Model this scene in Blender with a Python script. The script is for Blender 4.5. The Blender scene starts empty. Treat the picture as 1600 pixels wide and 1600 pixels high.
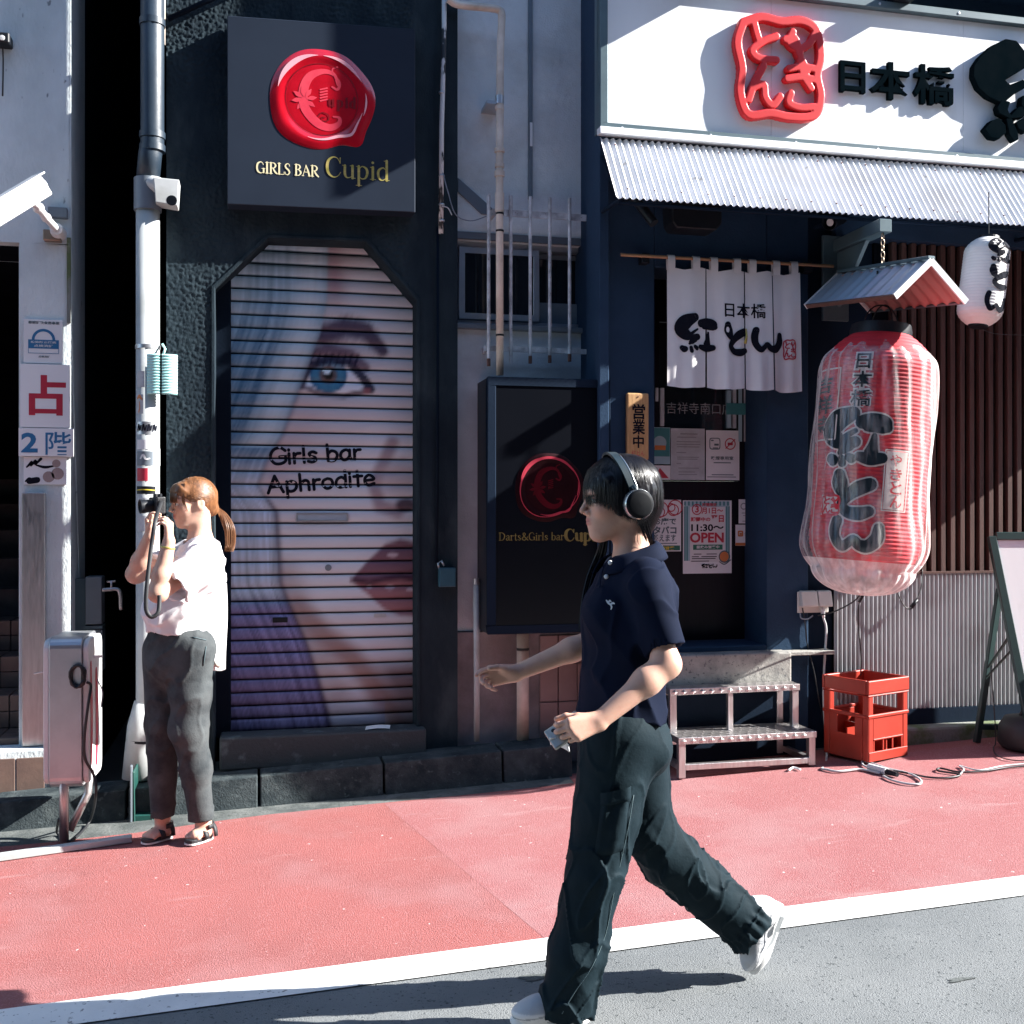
import bpy, bmesh, math, random
import numpy as np
from mathutils import Vector, Matrix

# ------------------------------------------------------------------ camera, sky, sun, exposure
random.seed(7)
RNG = np.random.default_rng(7)
scene = bpy.context.scene
FPX, YAW, CAMY, CAMZ, SLOPE = 1700.0, math.radians(13.1), -5.78, 1.46, 0.038
SY, CYW = math.sin(YAW), math.cos(YAW)
cam_data = bpy.data.cameras.new('camera')
cam_data.sensor_width = 36.0
cam_data.lens = 36.0 * FPX / 1600.0
cam_data.clip_start = 0.05
cam_data.clip_end = 1200.0
cam = bpy.data.objects.new('camera', cam_data)
scene.collection.objects.link(cam)
cam.location = (0.0, CAMY, CAMZ)
cam.rotation_euler = (math.pi / 2, 0.0, -YAW)
scene.camera = cam

SUN_EL, SUN_AZ = math.radians(31.0), math.radians(13.5)      # height, and degrees out from the facade line
sun_dir = Vector((math.cos(SUN_EL) * math.cos(SUN_AZ), -math.cos(SUN_EL) * math.sin(SUN_AZ), math.sin(SUN_EL)))
world = bpy.data.worlds.new('World')
scene.world = world
world.use_nodes = True
wt = world.node_tree
wt.nodes.clear()
w_out = wt.nodes.new('ShaderNodeOutputWorld')
w_bg = wt.nodes.new('ShaderNodeBackground')
w_sky = wt.nodes.new('ShaderNodeTexSky')
w_sky.sky_type = 'NISHITA'
w_sky.sun_disc = False
w_sky.sun_elevation = SUN_EL
w_sky.sun_rotation = math.atan2(sun_dir.x, sun_dir.y)
w_sky.air_density = 1.0
w_sky.dust_density = 0.6
w_sky.ozone_density = 3.5
w_bg.inputs['Strength'].default_value = 0.085
wt.links.new(w_sky.outputs[0], w_bg.inputs['Color'])
wt.links.new(w_bg.outputs[0], w_out.inputs['Surface'])
sun_data = bpy.data.lights.new('sun', 'SUN')
sun_data.energy = 5.0
sun_data.angle = math.radians(0.5)
sun_data.color = (1.0, 0.97, 0.925)
sun = bpy.data.objects.new('sun', sun_data)
scene.collection.objects.link(sun)
sun.rotation_euler = sun_dir.to_track_quat('Z', 'Y').to_euler()
sun.location = sun_dir * 60

scene.view_settings.view_transform = 'Standard'
scene.view_settings.look = 'None'
scene.view_settings.gamma = 1.0
scene.view_settings.use_curve_mapping = False
scene.view_settings.exposure = 1.95
scene.render.engine = 'CYCLES'
scene.cycles.max_bounces = 8
scene.cycles.transparent_max_bounces = 12
scene.cycles.use_denoising = True

COL = scene.collection

# ------------------------------------------------------------------ placing helpers (facade frame: x along the street, y into the wall, z up)
def ray(u, v):
    a = (u - 800.0) / FPX
    b = (800.0 - v) / FPX
    return Vector((a * CYW + SY, -a * SY + CYW, b))
YO = 0.0                 # how far the wall being built stands out from the black wall's plane
def P(u, v, y=0.0):
    d = ray(u, v)
    t = (y + YO - CAMY) / d.y
    return Vector((t * d.x, y, CAMZ + t * d.z))
def X(u, y=0.0):
    return P(u, 800, y).x
def Z(u, v, y=0.0):
    return P(u, v, y).z
def G(u, v):
    d = ray(u, v)
    t = -CAMZ / (d.z - SLOPE * d.x)
    return Vector((t * d.x, CAMY + t * d.y - YO, CAMZ + t * d.z))
def gz(x):
    return SLOPE * x

# ------------------------------------------------------------------ object helpers
def tag(o, label=None, cat=None, group=None, kind=None):
    if label: o['label'] = label
    if cat: o['category'] = cat
    if group: o['group'] = group
    if kind: o['kind'] = kind
    return o
def thing(name, label, cat, loc=(0, 0, 0), group=None):
    o = bpy.data.objects.new(name, None)
    o.empty_display_size = 0.1
    COL.objects.link(o)
    o.location = (loc[0], loc[1] + YO, loc[2])
    return tag(o, label, cat, group)
def woff(o):
    v = Vector((0, 0, 0))
    while o is not None:
        v += o.location
        o = o.parent
    return v

def mesh_obj(name, verts, faces, mat=None, parent=None, smooth=False, origin=None, bevel=0.0, bseg=1, angle=None, color=None):
    """verts in world coordinates; the object is placed at its origin (or at its parent's)."""
    V = np.asarray(verts, dtype=np.float64).reshape(-1, 3) + np.array((0, YO, 0))
    if origin is not None: origin = (origin[0], origin[1] + YO, origin[2])
    if parent is not None:
        off = woff(parent)
        base = Vector((0, 0, 0))
        if origin is not None:
            base = Vector(origin) - off
        off = off + base
    else:
        off = Vector(origin) if origin is not None else Vector((V[:, 0].mean(), V[:, 1].mean(), V[:, 2].min()))
        base = off
    V = V - np.array(off)
    me = bpy.data.meshes.new(name)
    if isinstance(faces, np.ndarray):
        n, k = faces.shape
        me.vertices.add(len(V)); me.vertices.foreach_set('co', V.ravel())
        me.loops.add(n * k); me.loops.foreach_set('vertex_index', faces.astype(np.int32).ravel())
        me.polygons.add(n); me.polygons.foreach_set('loop_start', np.arange(0, n * k, k, dtype=np.int32))
        me.update(calc_edges=True); me.validate()
    else:
        me.from_pydata([tuple(v) for v in V], [], faces)
    if bevel > 0:
        bm = bmesh.new(); bm.from_mesh(me)
        bmesh.ops.remove_doubles(bm, verts=bm.verts, dist=1e-6)
        bm.normal_update()
        ed = [e for e in bm.edges if len(e.link_faces) == 2 and e.calc_face_angle(0) > 0.5]
        bmesh.ops.bevel(bm, geom=ed, offset=bevel, segments=bseg, affect='EDGES', profile=0.5, clamp_overlap=True)
        bm.to_mesh(me); bm.free()
    if smooth:
        me.polygons.foreach_set('use_smooth', [True] * len(me.polygons))
        if angle is not None:
            me.set_sharp_from_angle(angle=math.radians(angle))
    if color is not None:
        ca = me.color_attributes.new('Col', 'FLOAT_COLOR', 'POINT')
        C4 = np.ones((len(me.vertices), 4), dtype=np.float32)
        C4[:, :3] = color
        ca.data.foreach_set('color', C4.ravel())
    if mat is not None: me.materials.append(mat)
    o = bpy.data.objects.new(name, me)
    COL.objects.link(o)
    if parent is not None: o.parent = parent
    o.location = base
    return o

def smooth_path(pts, n=8):
    """Catmull-Rom through the points."""
    P_ = [Vector(p) for p in pts]
    if len(P_) < 3: return P_
    out = []
    for i in range(len(P_) - 1):
        p0 = P_[i - 1] if i > 0 else P_[0] * 2 - P_[1]
        p1, p2 = P_[i], P_[i + 1]
        p3 = P_[i + 2] if i + 2 < len(P_) else P_[-1] * 2 - P_[-2]
        for j in range(n):
            t = j / n
            out.append(0.5 * ((2 * p1) + (p2 - p0) * t + (2 * p0 - 5 * p1 + 4 * p2 - p3) * t * t + (3 * p1 - p0 - 3 * p2 + p3) * t ** 3))
    out.append(P_[-1])
    return out
def smooth_vals(vals, n=8):
    out = []
    for i in range(len(vals) - 1):
        for j in range(n):
            out.append(vals[i] + (vals[i + 1] - vals[i]) * j / n)
    return out + [vals[-1]]

class MB:
    def __init__(s):
        s.v = []; s.f = []
    def add(s, vs, fs):
        o = len(s.v)
        s.v += [tuple(v) for v in vs]
        s.f += [tuple(i + o for i in f) for f in fs]
        return s
    def box(s, x0, x1, y0, y1, z0, z1):
        if x0 > x1: x0, x1 = x1, x0
        if y0 > y1: y0, y1 = y1, y0
        if z0 > z1: z0, z1 = z1, z0
        return s.add([(x0, y0, z0), (x1, y0, z0), (x1, y1, z0), (x0, y1, z0), (x0, y0, z1), (x1, y0, z1), (x1, y1, z1), (x0, y1, z1)],
                     [(0, 3, 2, 1), (4, 5, 6, 7), (0, 1, 5, 4), (1, 2, 6, 5), (2, 3, 7, 6), (3, 0, 4, 7)])
    def obox(s, c, ax, ay, az):
        """box from centre and three half-axis vectors"""
        c, ax, ay, az = Vector(c), Vector(ax), Vector(ay), Vector(az)
        vs = [c + ax * i + ay * j + az * k for k in (-1, 1) for i, j in ((-1, -1), (1, -1), (1, 1), (-1, 1))]
        fs = [(0, 3, 2, 1), (4, 5, 6, 7), (0, 1, 5, 4), (1, 2, 6, 5), (2, 3, 7, 6), (3, 0, 4, 7)]
        if ax.cross(ay).dot(az) < 0: fs = [f[::-1] for f in fs]
        return s.add(vs, fs)
    def prism(s, poly, ext):
        """poly: 3D points, counter-clockwise seen from outside on the far side of ext"""
        n = len(poly); ext = Vector(ext)
        a = [Vector(p) for p in poly]; b = [p + ext for p in a]
        nrm = Vector((0, 0, 0))
        for i in range(n):
            nrm += a[i].cross(a[(i + 1) % n])
        fs = [tuple(range(n))[::-1], tuple(range(n, 2 * n))] + [(i, (i + 1) % n, n + (i + 1) % n, n + i) for i in range(n)]
        if nrm.dot(ext) < 0: fs = [f[::-1] for f in fs]
        return s.add(a + b, fs)
    def tube(s, path, r, n=10, cap=True):
        P_ = [Vector(p) for p in path]
        m = len(P_)
        R = r if isinstance(r, (list, tuple)) else [r] * m
        T = [(P_[min(i + 1, m - 1)] - P_[max(i - 1, 0)]).normalized() for i in range(m)]
        ref = Vector((0, 0, 1)) if abs(T[0].z) < 0.9 else Vector((1, 0, 0))
        N = (ref - T[0] * ref.dot(T[0])).normalized()
        vs, fs = [], []
        for i in range(m):
            N = (N - T[i] * N.dot(T[i])).normalized()
            B = T[i].cross(N)
            for j in range(n):
                a = 2 * math.pi * j / n
                vs.append(P_[i] + (N * math.cos(a) + B * math.sin(a)) * R[i])
        for i in range(m - 1):
            for j in range(n):
                fs.append((i * n + j, i * n + (j + 1) % n, (i + 1) * n + (j + 1) % n, (i + 1) * n + j))
        if cap:
            fs.append(tuple(range(n))[::-1]); fs.append(tuple((m - 1) * n + j for j in range(n)))
        return s.add(vs, fs)
    def lathe(s, c, prof, n=24, axis=(0, 0, 1), cap=True):
        c = Vector(c); A = Vector(axis).normalized()
        ref = Vector((1, 0, 0)) if abs(A.x) < 0.9 else Vector((0, 1, 0))
        U = (ref - A * ref.dot(A)).normalized(); W = A.cross(U)
        vs, fs = [], []
        for (r, h) in prof:
            for j in range(n):
                a = 2 * math.pi * j / n
                vs.append(c + A * h + (U * math.cos(a) + W * math.sin(a)) * r)
        for i in range(len(prof) - 1):
            for j in range(n):
                fs.append((i * n + j, i * n + (j + 1) % n, (i + 1) * n + (j + 1) % n, (i + 1) * n + j))
        if cap:
            fs.append(tuple(range(n))[::-1]); fs.append(tuple((len(prof) - 1) * n + j for j in range(n)))
        return s.add(vs, fs)
    def grid(s, fn, nu, nv, flip=False):
        vs = [fn(i / nu, j / nv) for j in range(nv + 1) for i in range(nu + 1)]
        fs = []
        for j in range(nv):
            for i in range(nu):
                a = j * (nu + 1) + i
                q = (a, a + 1, a + nu + 2, a + nu + 1)
                fs.append(q[::-1] if flip else q)
        return s.add(vs, fs)
    def build(s, name, mat=None, parent=None, **k):
        return mesh_obj(name, s.v, s.f, mat, parent, **k)

# ------------------------------------------------------------------ lettering helpers
_tc = {}
def text_geo(txt, bold=0.0, spacing=1.0, vertical=False):
    key = (txt, bold, spacing)
    if key in _tc: return _tc[key]
    cu = bpy.data.curves.new('lettering', 'FONT')
    cu.body = txt; cu.size = 1.0; cu.offset = bold; cu.space_character = spacing
    cu.resolution_u = 3; cu.fill_mode = 'FRONT'
    ob = bpy.data.objects.new('lettering', cu)
    COL.objects.link(ob)
    dg = bpy.context.evaluated_depsgraph_get(); dg.update()
    me = ob.evaluated_get(dg).to_mesh()
    V = np.array([v.co[:2] for v in me.vertices]) if len(me.vertices) else np.zeros((0, 2))
    Fc = [tuple(p.vertices) for p in me.polygons]
    ob.evaluated_get(dg).to_mesh_clear()
    bpy.data.objects.remove(ob); bpy.data.curves.remove(cu)
    if len(V):
        V = (V - V.min(0)); V = V / np.maximum(V.max(0), 1e-6)
    _tc[key] = (V, Fc)
    return _tc[key]
def put_text(mb, txt, fn, s0, s1, t0, t1, bold=0.0, spacing=1.0):
    """fits the lettering to the box s0..s1 (left-right) x t0..t1 (bottom-top) of the map fn(s, t) -> point"""
    V, Fc = text_geo(txt, bold, spacing)
    mb.add([fn(s0 + (s1 - s0) * a, t0 + (t1 - t0) * b) for a, b in V], Fc)
    return mb
def flat(y):
    return lambda s, t: (s, y, t)
def resample(pts, step):
    out = [np.array(pts[0], float)]
    for a, b in zip(pts[:-1], pts[1:]):
        a, b = np.array(a, float), np.array(b, float)
        n = max(1, int(np.linalg.norm((b - a)[:2]) / step))
        for i in range(1, n + 1): out.append(a + (b - a) * i / n)
    return out
_lift = [0]
def stroke(mb, fn, pts, n=6, lift=0.00015, base=0.0, grow=0.0, caps=True, curve=True):
    """brush stroke: pts = (s, t, width); fn(s, t, lift) -> point. Each stroke lies a hair above the last."""
    _lift[0] = (_lift[0] + 1) % 12
    L = base + lift * _lift[0]
    if curve and len(pts) > 2:
        sp = smooth_path([(p[0], p[1], p[2]) for p in pts], n)
    else:
        sp = [Vector(p) for p in pts] if len(pts) > 2 else [Vector(pts[0]).lerp(Vector(pts[1]), i / n) for i in range(n + 1)]
    m = len(sp)
    vs, fs = [], []
    for i in range(m):
        d = sp[min(i + 1, m - 1)] - sp[max(i - 1, 0)]
        d = Vector((d.x, d.y)); d = d.normalized() if d.length > 1e-9 else Vector((1, 0))
        w = sp[i].z / 2 + grow
        vs.append(fn(sp[i].x - d.y * w, sp[i].y + d.x * w, L)); vs.append(fn(sp[i].x + d.y * w, sp[i].y - d.x * w, L))
    for i in range(m - 1): fs.append((2 * i, 2 * i + 1, 2 * i + 3, 2 * i + 2))
    mb.add(vs, fs)
    if caps:
        for e, sgn in ((0, -1), (m - 1, 1)):
            a = sp[e]; b = sp[1] if e == 0 else sp[m - 2]
            d = a - b; d = Vector((d.x, d.y)).normalized() if d.length > 1e-9 else Vector((1, 0))
            w = a.z / 2 + grow
            k = 6
            ring = [fn(a.x, a.y, L)] + [fn(a.x + w * (d.x * math.sin(q) - d.y * math.cos(q)), a.y + w * (d.y * math.sin(q) + d.x * math.cos(q)), L)
                                        for q in [math.pi * i / k for i in range(k + 1)]]
            mb.add(ring, [(0, i + 1, i + 2)[::-1] for i in range(k)])
    return mb

# ------------------------------------------------------------------ noise
_perm = RNG.permutation(256)
_perm = np.concatenate([_perm, _perm, _perm])
_grad = RNG.normal(size=(256, 3)); _grad /= np.linalg.norm(_grad, axis=1)[:, None]
def pnoise(p):
    p = np.asarray(p, dtype=np.float64)
    i = np.floor(p).astype(np.int64); f = p - i
    u = f * f * f * (f * (f * 6 - 15) + 10)
    out = 0.0
    for dx in (0, 1):
        wx = u[:, 0] if dx else 1 - u[:, 0]
        for dy in (0, 1):
            wy = u[:, 1] if dy else 1 - u[:, 1]
            for dz in (0, 1):
                wz = u[:, 2] if dz else 1 - u[:, 2]
                h = _perm[(_perm[(_perm[(i[:, 0] + dx) & 255] + i[:, 1] + dy) & 255] + i[:, 2] + dz) & 255]
                g = _grad[h]
                out = out + wx * wy * wz * (g[:, 0] * (f[:, 0] - dx) + g[:, 1] * (f[:, 1] - dy) + g[:, 2] * (f[:, 2] - dz))
    return out
def fbm(p, oct=3):
    a, s, o = 1.0, 1.0, 0.0
    for k in range(oct):
        o = o + a * pnoise(np.asarray(p) * s + 17.3 * k)
        a *= 0.5; s *= 2.03
    return o

# ------------------------------------------------------------------ materials
def _n(nt, t, **k):
    n = nt.nodes.new(t)
    for a, b in k.items(): setattr(n, a, b)
    return n
def mat(name, col, rough=0.6, metal=0.0, col2=None, scale=8.0, thr=(0.35, 0.65), bump=0.0, bscale=60.0, detail=4.0, spec=0.5,
        speck=None, speck_scale=200.0, speck_thr=(0.60, 0.66), stretch=(1, 1, 1), rough2=None, sub=0.0, aniso=0.0, vcol=False, bdist=0.01, dirt=None, dirt_scale=2.0, dirt_thr=(0.5, 0.75), coat=0.0, alpha=1.0, trans=0.0, scuff=None):
    m = bpy.data.materials.new(name)
    m.use_nodes = True
    nt = m.node_tree
    b = nt.nodes['Principled BSDF']
    L = nt.links.new
    b.inputs['Roughness'].default_value = rough
    b.inputs['Metallic'].default_value = metal
    b.inputs['Specular IOR Level'].default_value = spec
    if coat: b.inputs['Coat Weight'].default_value = coat; b.inputs['Coat Roughness'].default_value = 0.1
    if sub:
        b.inputs['Subsurface Weight'].default_value = sub
        b.inputs['Subsurface Radius'].default_value = (0.012, 0.004, 0.002)
        b.inputs['Subsurface Scale'].default_value = 1.0
    if trans: b.inputs['Transmission Weight'].default_value = trans
    tc = _n(nt, 'ShaderNodeTexCoord'); mp = _n(nt, 'ShaderNodeMapping')
    gp = _n(nt, 'ShaderNodeNewGeometry')
    mp.inputs['Scale'].default_value = stretch
    L(gp.outputs['Position'], mp.inputs['Vector'])
    def noise(sc, det=detail):
        n = _n(nt, 'ShaderNodeTexNoise'); n.inputs['Scale'].default_value = sc; n.inputs['Detail'].default_value = det
        n.inputs['Roughness'].default_value = 0.6
        L(mp.outputs[0], n.inputs['Vector']); return n
    def ramp(src, lo, hi):
        r = _n(nt, 'ShaderNodeMapRange'); r.inputs['From Min'].default_value = lo; r.inputs['From Max'].default_value = hi
        L(src, r.inputs['Value']); return r.outputs[0]
    def mix(fac, a, c):
        x = _n(nt, 'ShaderNodeMix', data_type='RGBA')
        if hasattr(fac, 'node'): L(fac, x.inputs['Factor'])
        else: x.inputs['Factor'].default_value = fac
        for sock, val in ((6, a), (7, c)):
            if hasattr(val, 'node'): L(val, x.inputs[sock])
            else: x.inputs[sock].default_value = (*val, 1)
        return x.outputs[2]
    cur = tuple(col)
    if vcol:
        va = _n(nt, 'ShaderNodeVertexColor', layer_name='Col'); cur = va.outputs['Color']
    if col2 is not None:
        cur = mix(ramp(noise(scale).outputs['Fac'], *thr), cur, tuple(col2))
    if dirt is not None:
        cur = mix(ramp(noise(dirt_scale, 6).outputs['Fac'], *dirt_thr), cur, tuple(dirt))
    if scuff is not None:      # pale scuffs drawn out along the street
        m2 = _n(nt, 'ShaderNodeMapping'); m2.inputs['Scale'].default_value = (.55, 2.6, 1); m2.inputs['Rotation'].default_value = (0, 0, .16)
        L(gp.outputs['Position'], m2.inputs['Vector'])
        n2 = _n(nt, 'ShaderNodeTexNoise'); n2.inputs['Scale'].default_value = 3.2; n2.inputs['Detail'].default_value = 7; n2.inputs['Roughness'].default_value = .65
        L(m2.outputs[0], n2.inputs['Vector']); cur = mix(ramp(n2.outputs['Fac'], .61, .86), cur, tuple(scuff))
        cur = mix(ramp(noise(31, 1).outputs['Fac'], .775, .80), cur, (.6, .55, .54))
        cur = mix(ramp(noise(6.5, 3).outputs['Fac'], .70, .80), cur, tuple(c * .55 for c in col))
    if speck is not None:
        cur = mix(ramp(noise(speck_scale, 2).outputs['Fac'], *speck_thr), cur, tuple(speck))
    if hasattr(cur, 'node'): L(cur, b.inputs['Base Color'])
    else: b.inputs['Base Color'].default_value = (*cur, 1)
    if rough2 is not None:
        r = _n(nt, 'ShaderNodeMapRange'); r.inputs['To Min'].default_value = rough; r.inputs['To Max'].default_value = rough2
        r.inputs['From Min'].default_value = 0.35; r.inputs['From Max'].default_value = 0.65
        L(noise(scale * 1.7).outputs['Fac'], r.inputs['Value']); L(r.outputs[0], b.inputs['Roughness'])
    if bump:
        bn = _n(nt, 'ShaderNodeBump'); bn.inputs['Strength'].default_value = bump; bn.inputs['Distance'].default_value = bdist
        L(noise(bscale, 5).outputs['Fac'], bn.inputs['Height']); L(bn.outputs[0], b.inputs['Normal'])
    if alpha < 1: b.inputs['Alpha'].default_value = alpha
    return m

M = {}
M['asphalt'] = mat('asphalt', (.165, .176, .18), .95, col2=(.195, .206, .21), scale=3.0, spec=.2, speck=(.06, .068, .072), speck_scale=85, speck_thr=(.62, .69), bump=.9, bscale=210, bdist=.006, dirt=(.13, .14, .146), dirt_scale=1.1, dirt_thr=(.48, .75))
M['red'] = mat('red_coating', (.325, .104, .098), .85, col2=(.265, .092, .088), scale=1.6, speck=(.36, .155, .155), speck_scale=170, speck_thr=(.54, .62), spec=.2, bump=1.0, bscale=200, bdist=.007, dirt=(.34, .175, .18), dirt_scale=1.5, dirt_thr=(.50, .80), scuff=(.42, .28, .28), stretch=(1, 1, 1))
M['red_old'] = mat('older_red_coating', (.285, .10, .103), .9, col2=(.30, .115, .117), scale=2.0, speck=(.36, .18, .18), speck_scale=160, speck_thr=(.54, .62), spec=.2, bump=.9, bscale=210, bdist=.006, dirt=(.33, .19, .195), dirt_scale=1.3, dirt_thr=(.5, .75), scuff=(.44, .32, .32))
M['white_paint'] = mat('road_paint', (.72, .72, .70), .7, col2=(.64, .64, .63), scale=5, speck=(.25, .25, .25), speck_scale=48, speck_thr=(.635, .68), dirt=(.5, .49, .48), dirt_scale=3.5, dirt_thr=(.58, .8), bump=.25, bscale=120)
M['gutter'] = mat('gutter_concrete', (.13, .14, .135), .9, col2=(.05, .06, .06), scale=7, bump=.5, bscale=70, speck=(.05, .06, .055), speck_scale=40)
M['kerb'] = mat('kerb_stone', (.062, .076, .080), .95, spec=.08, col2=(.024, .033, .038), scale=6, bump=.5, bscale=90, dirt=(.12, .14, .14), dirt_scale=5, dirt_thr=(.55, .8), speck=(.10, .12, .125), speck_scale=30, speck_thr=(.62, .75))
M['ground'] = mat('ground', (.13, .13, .13), .95, col2=(.1, .1, .1), scale=1)
M['black_stucco'] = mat('black_stucco', (.027, .041, .050), .8, stretch=(1, 1, .4), col2=(.014, .022, .030), scale=5, bump=.4, bscale=140, bdist=.006, dirt=(.060, .080, .088), dirt_scale=3.2, dirt_thr=(.55, .8), spec=.06)
M['black_smooth'] = mat('black_paint', (.004, .008, .016), .6, col2=(.006, .011, .02), spec=.05, scale=5, bump=.15, bscale=60)
M['grey_stucco'] = mat('grey_stucco', (.74, .79, .80), .85, col2=(.66, .72, .74), scale=3, bump=.5, bscale=110, bdist=.01, dirt=(.46, .49, .49), dirt_scale=2.6, dirt_thr=(.46, .8))
M['low_stucco'] = mat('mauve_stucco', (.34, .31, .325), .85, col2=(.24, .225, .23), scale=5, bump=.4, bscale=120, bdist=.008, dirt=(.16, .15, .155), dirt_scale=3)
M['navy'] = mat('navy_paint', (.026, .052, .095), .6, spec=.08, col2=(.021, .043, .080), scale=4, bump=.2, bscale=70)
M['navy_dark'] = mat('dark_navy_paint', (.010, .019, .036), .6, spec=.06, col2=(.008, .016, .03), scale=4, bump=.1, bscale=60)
M['concrete'] = mat('concrete', (.70, .76, .77), .9, spec=.2, col2=(.58, .64, .65), scale=3.5, stretch=(1, 1, .5), bump=.6, bscale=60, speck=(.22, .25, .27), speck_scale=26, speck_thr=(.70, .76), dirt=(.40, .46, .48), dirt_scale=2.6, dirt_thr=(.46, .85))
M['mossy'] = mat('mossy_concrete', (.20, .21, .19), .95, col2=(.10, .135, .06), scale=6, bump=.5, bscale=60, thr=(.45, .6))
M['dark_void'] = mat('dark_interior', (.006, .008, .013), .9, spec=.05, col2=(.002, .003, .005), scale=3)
M['tile'] = mat('brown_tile', (.16, .105, .085), .45, col2=(.12, .08, .068), scale=9, bump=.1, bscale=40)
M['tile_grout'] = mat('tile_grout', (.06, .055, .055), .9, col2=(.045, .042, .042), scale=20)
M['pink_tile'] = mat('pink_tile', (.36, .27, .255), .45, col2=(.31, .24, .23), scale=7, bump=.1, bscale=40)
M['steel'] = mat('stainless_steel', (.60, .575, .57), .32, .95, col2=(.50, .475, .47), scale=12, rough2=.48, stretch=(6, 6, .6))
M['alu'] = mat('aluminium', (.55, .57, .60), .4, .85, col2=(.48, .50, .53), scale=9)
M['grey_metal'] = mat('grey_painted_metal', (.17, .20, .23), .5, .2, col2=(.14, .17, .20), scale=6)
M['sign_frame'] = mat('sign_frame_paint', (.085, .135, .155), .45, .1, col2=(.065, .105, .125), scale=6)
M['white_panel'] = mat('white_acrylic', (.84, .85, .86), .4, col2=(.77, .78, .79), scale=2, stretch=(1, 1, .25), dirt=(.66, .66, .65), dirt_scale=5, dirt_thr=(.60, .9))
M['sign_navy'] = mat('slate_sign_sheet', (.019, .027, .043), .5, col2=(.016, .023, .037), scale=2, spec=.12)
M['sign_black'] = mat('black_sign_sheet', (.002, .003, .006), .3, spec=.3, col2=(.003, .004, .007), scale=2)
M['red_gloss'] = mat('red_wax', (.50, .006, .018), .16, col2=(.40, .004, .012), scale=8, spec=.8, coat=.6)
M['red_pale'] = mat('pale_red_print', (.72, .06, .09), .3, col2=(.62, .04, .07), scale=12)
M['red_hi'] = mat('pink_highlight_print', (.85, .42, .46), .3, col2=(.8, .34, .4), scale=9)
M['red_dark'] = mat('dark_red_print', (.16, .004, .008), .3, col2=(.2, .006, .01), scale=9)
M['red_letter'] = mat('red_letter', (.62, .012, .016), .4, col2=(.55, .01, .014), scale=5)
M['black_letter'] = mat('black_letter', (.002, .005, .007), .9, spec=0.0, col2=(.004, .007, .009), scale=8)
M['ink'] = mat('black_ink', (.006, .007, .014), .9, spec=.1, col2=(.010, .011, .018), scale=20)
M['seal_black'] = mat('dark_seal_print', (.012, .001, .003), .5, spec=.1, col2=(.02, .002, .004), scale=8)
M['seal_dim'] = mat('dim_red_print', (.10, .004, .010), .5, spec=.1, col2=(.07, .003, .007), scale=8)
M['gold'] = mat('gold_print', (.72, .56, .20), .35, .3, col2=(.36, .32, .07), scale=6, stretch=(1.0, 1, 4))
M['pale_gold'] = mat('pale_gold_print', (.80, .72, .45), .4, col2=(.72, .64, .38), scale=9)
M['dull_gold'] = mat('dull_gold_print', (.22, .18, .05), .4, col2=(.16, .12, .03), scale=30)
M['white_print'] = mat('white_print', (.70, .70, .70), .6, col2=(.66, .66, .66), scale=9)
M['grey_print'] = mat('grey_print', (.30, .31, .32), .6, col2=(.25, .26, .27), scale=30)
M['blue_print'] = mat('blue_print', (.03, .17, .36), .5, col2=(.025, .15, .32), scale=9)
M['red_print'] = mat('red_print', (.50, .03, .06), .5, col2=(.44, .025, .05), scale=9)
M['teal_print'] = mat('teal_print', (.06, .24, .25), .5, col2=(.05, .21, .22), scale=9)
M['green_print'] = mat('green_print', (.02, .16, .10), .5, col2=(.018, .14, .09), scale=9)
M['yellow_print'] = mat('yellow_print', (.72, .55, .06), .5, col2=(.66, .5, .05), scale=9)
M['orange_print'] = mat('orange_print', (.62, .20, .06), .5, col2=(.56, .18, .05), scale=9)
M['paper'] = mat('paper', (.78, .79, .80), .7, col2=(.73, .74, .75), scale=6, bump=.05, bscale=20)
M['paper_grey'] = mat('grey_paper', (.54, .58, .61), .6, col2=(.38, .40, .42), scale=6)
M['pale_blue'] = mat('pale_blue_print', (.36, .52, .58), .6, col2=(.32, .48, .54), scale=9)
M['pipe_white'] = mat('white_pipe', (.50, .52, .52), .5, spec=.25, col2=(.42, .44, .44), scale=6, dirt=(.34, .35, .33), dirt_scale=5, dirt_thr=(.55, .8))
M['pipe_beige'] = mat('beige_pipe', (.76, .68, .60), .45, col2=(.52, .45, .38), scale=6, dirt=(.36, .30, .25), dirt_scale=6, dirt_thr=(.6, .85))
M['pipe_black'] = mat('black_painted_pipe', (.020, .036, .055), .45, col2=(.014, .026, .042), scale=6, bump=.1, bscale=40)
M['pipe_peel'] = mat('peeling_pipe', (.62, .62, .62), .6, col2=(.02, .025, .03), scale=13, thr=(.52, .56), stretch=(1, 1, .35))
M['plastic_cream'] = mat('cream_plastic', (.66, .65, .60), .4, col2=(.60, .59, .54), scale=8)
M['plastic_white'] = mat('white_plastic', (.74, .74, .73), .35, col2=(.68, .68, .67), scale=8)
M['plastic_black'] = mat('black_plastic', (.006, .008, .012), .45, spec=.25, col2=(.010, .012, .016), scale=8)
M['cable'] = mat('black_cable', (.016, .017, .02), .5, col2=(.024, .025, .028), scale=12)
M['cable_white'] = mat('white_cable', (.55, .56, .57), .45, col2=(.48, .49, .5), scale=12)
M['cable_grey'] = mat('grey_cable', (.22, .27, .33), .45, col2=(.18, .22, .27), scale=12)
M['mint'] = mat('mint_plastic', (.42, .74, .72), .35, col2=(.36, .68, .66), scale=9, spec=.6)
M['lock_teal'] = mat('teal_lock_box', (.03, .10, .14), .4, .2, col2=(.025, .085, .12), scale=9)
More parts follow.
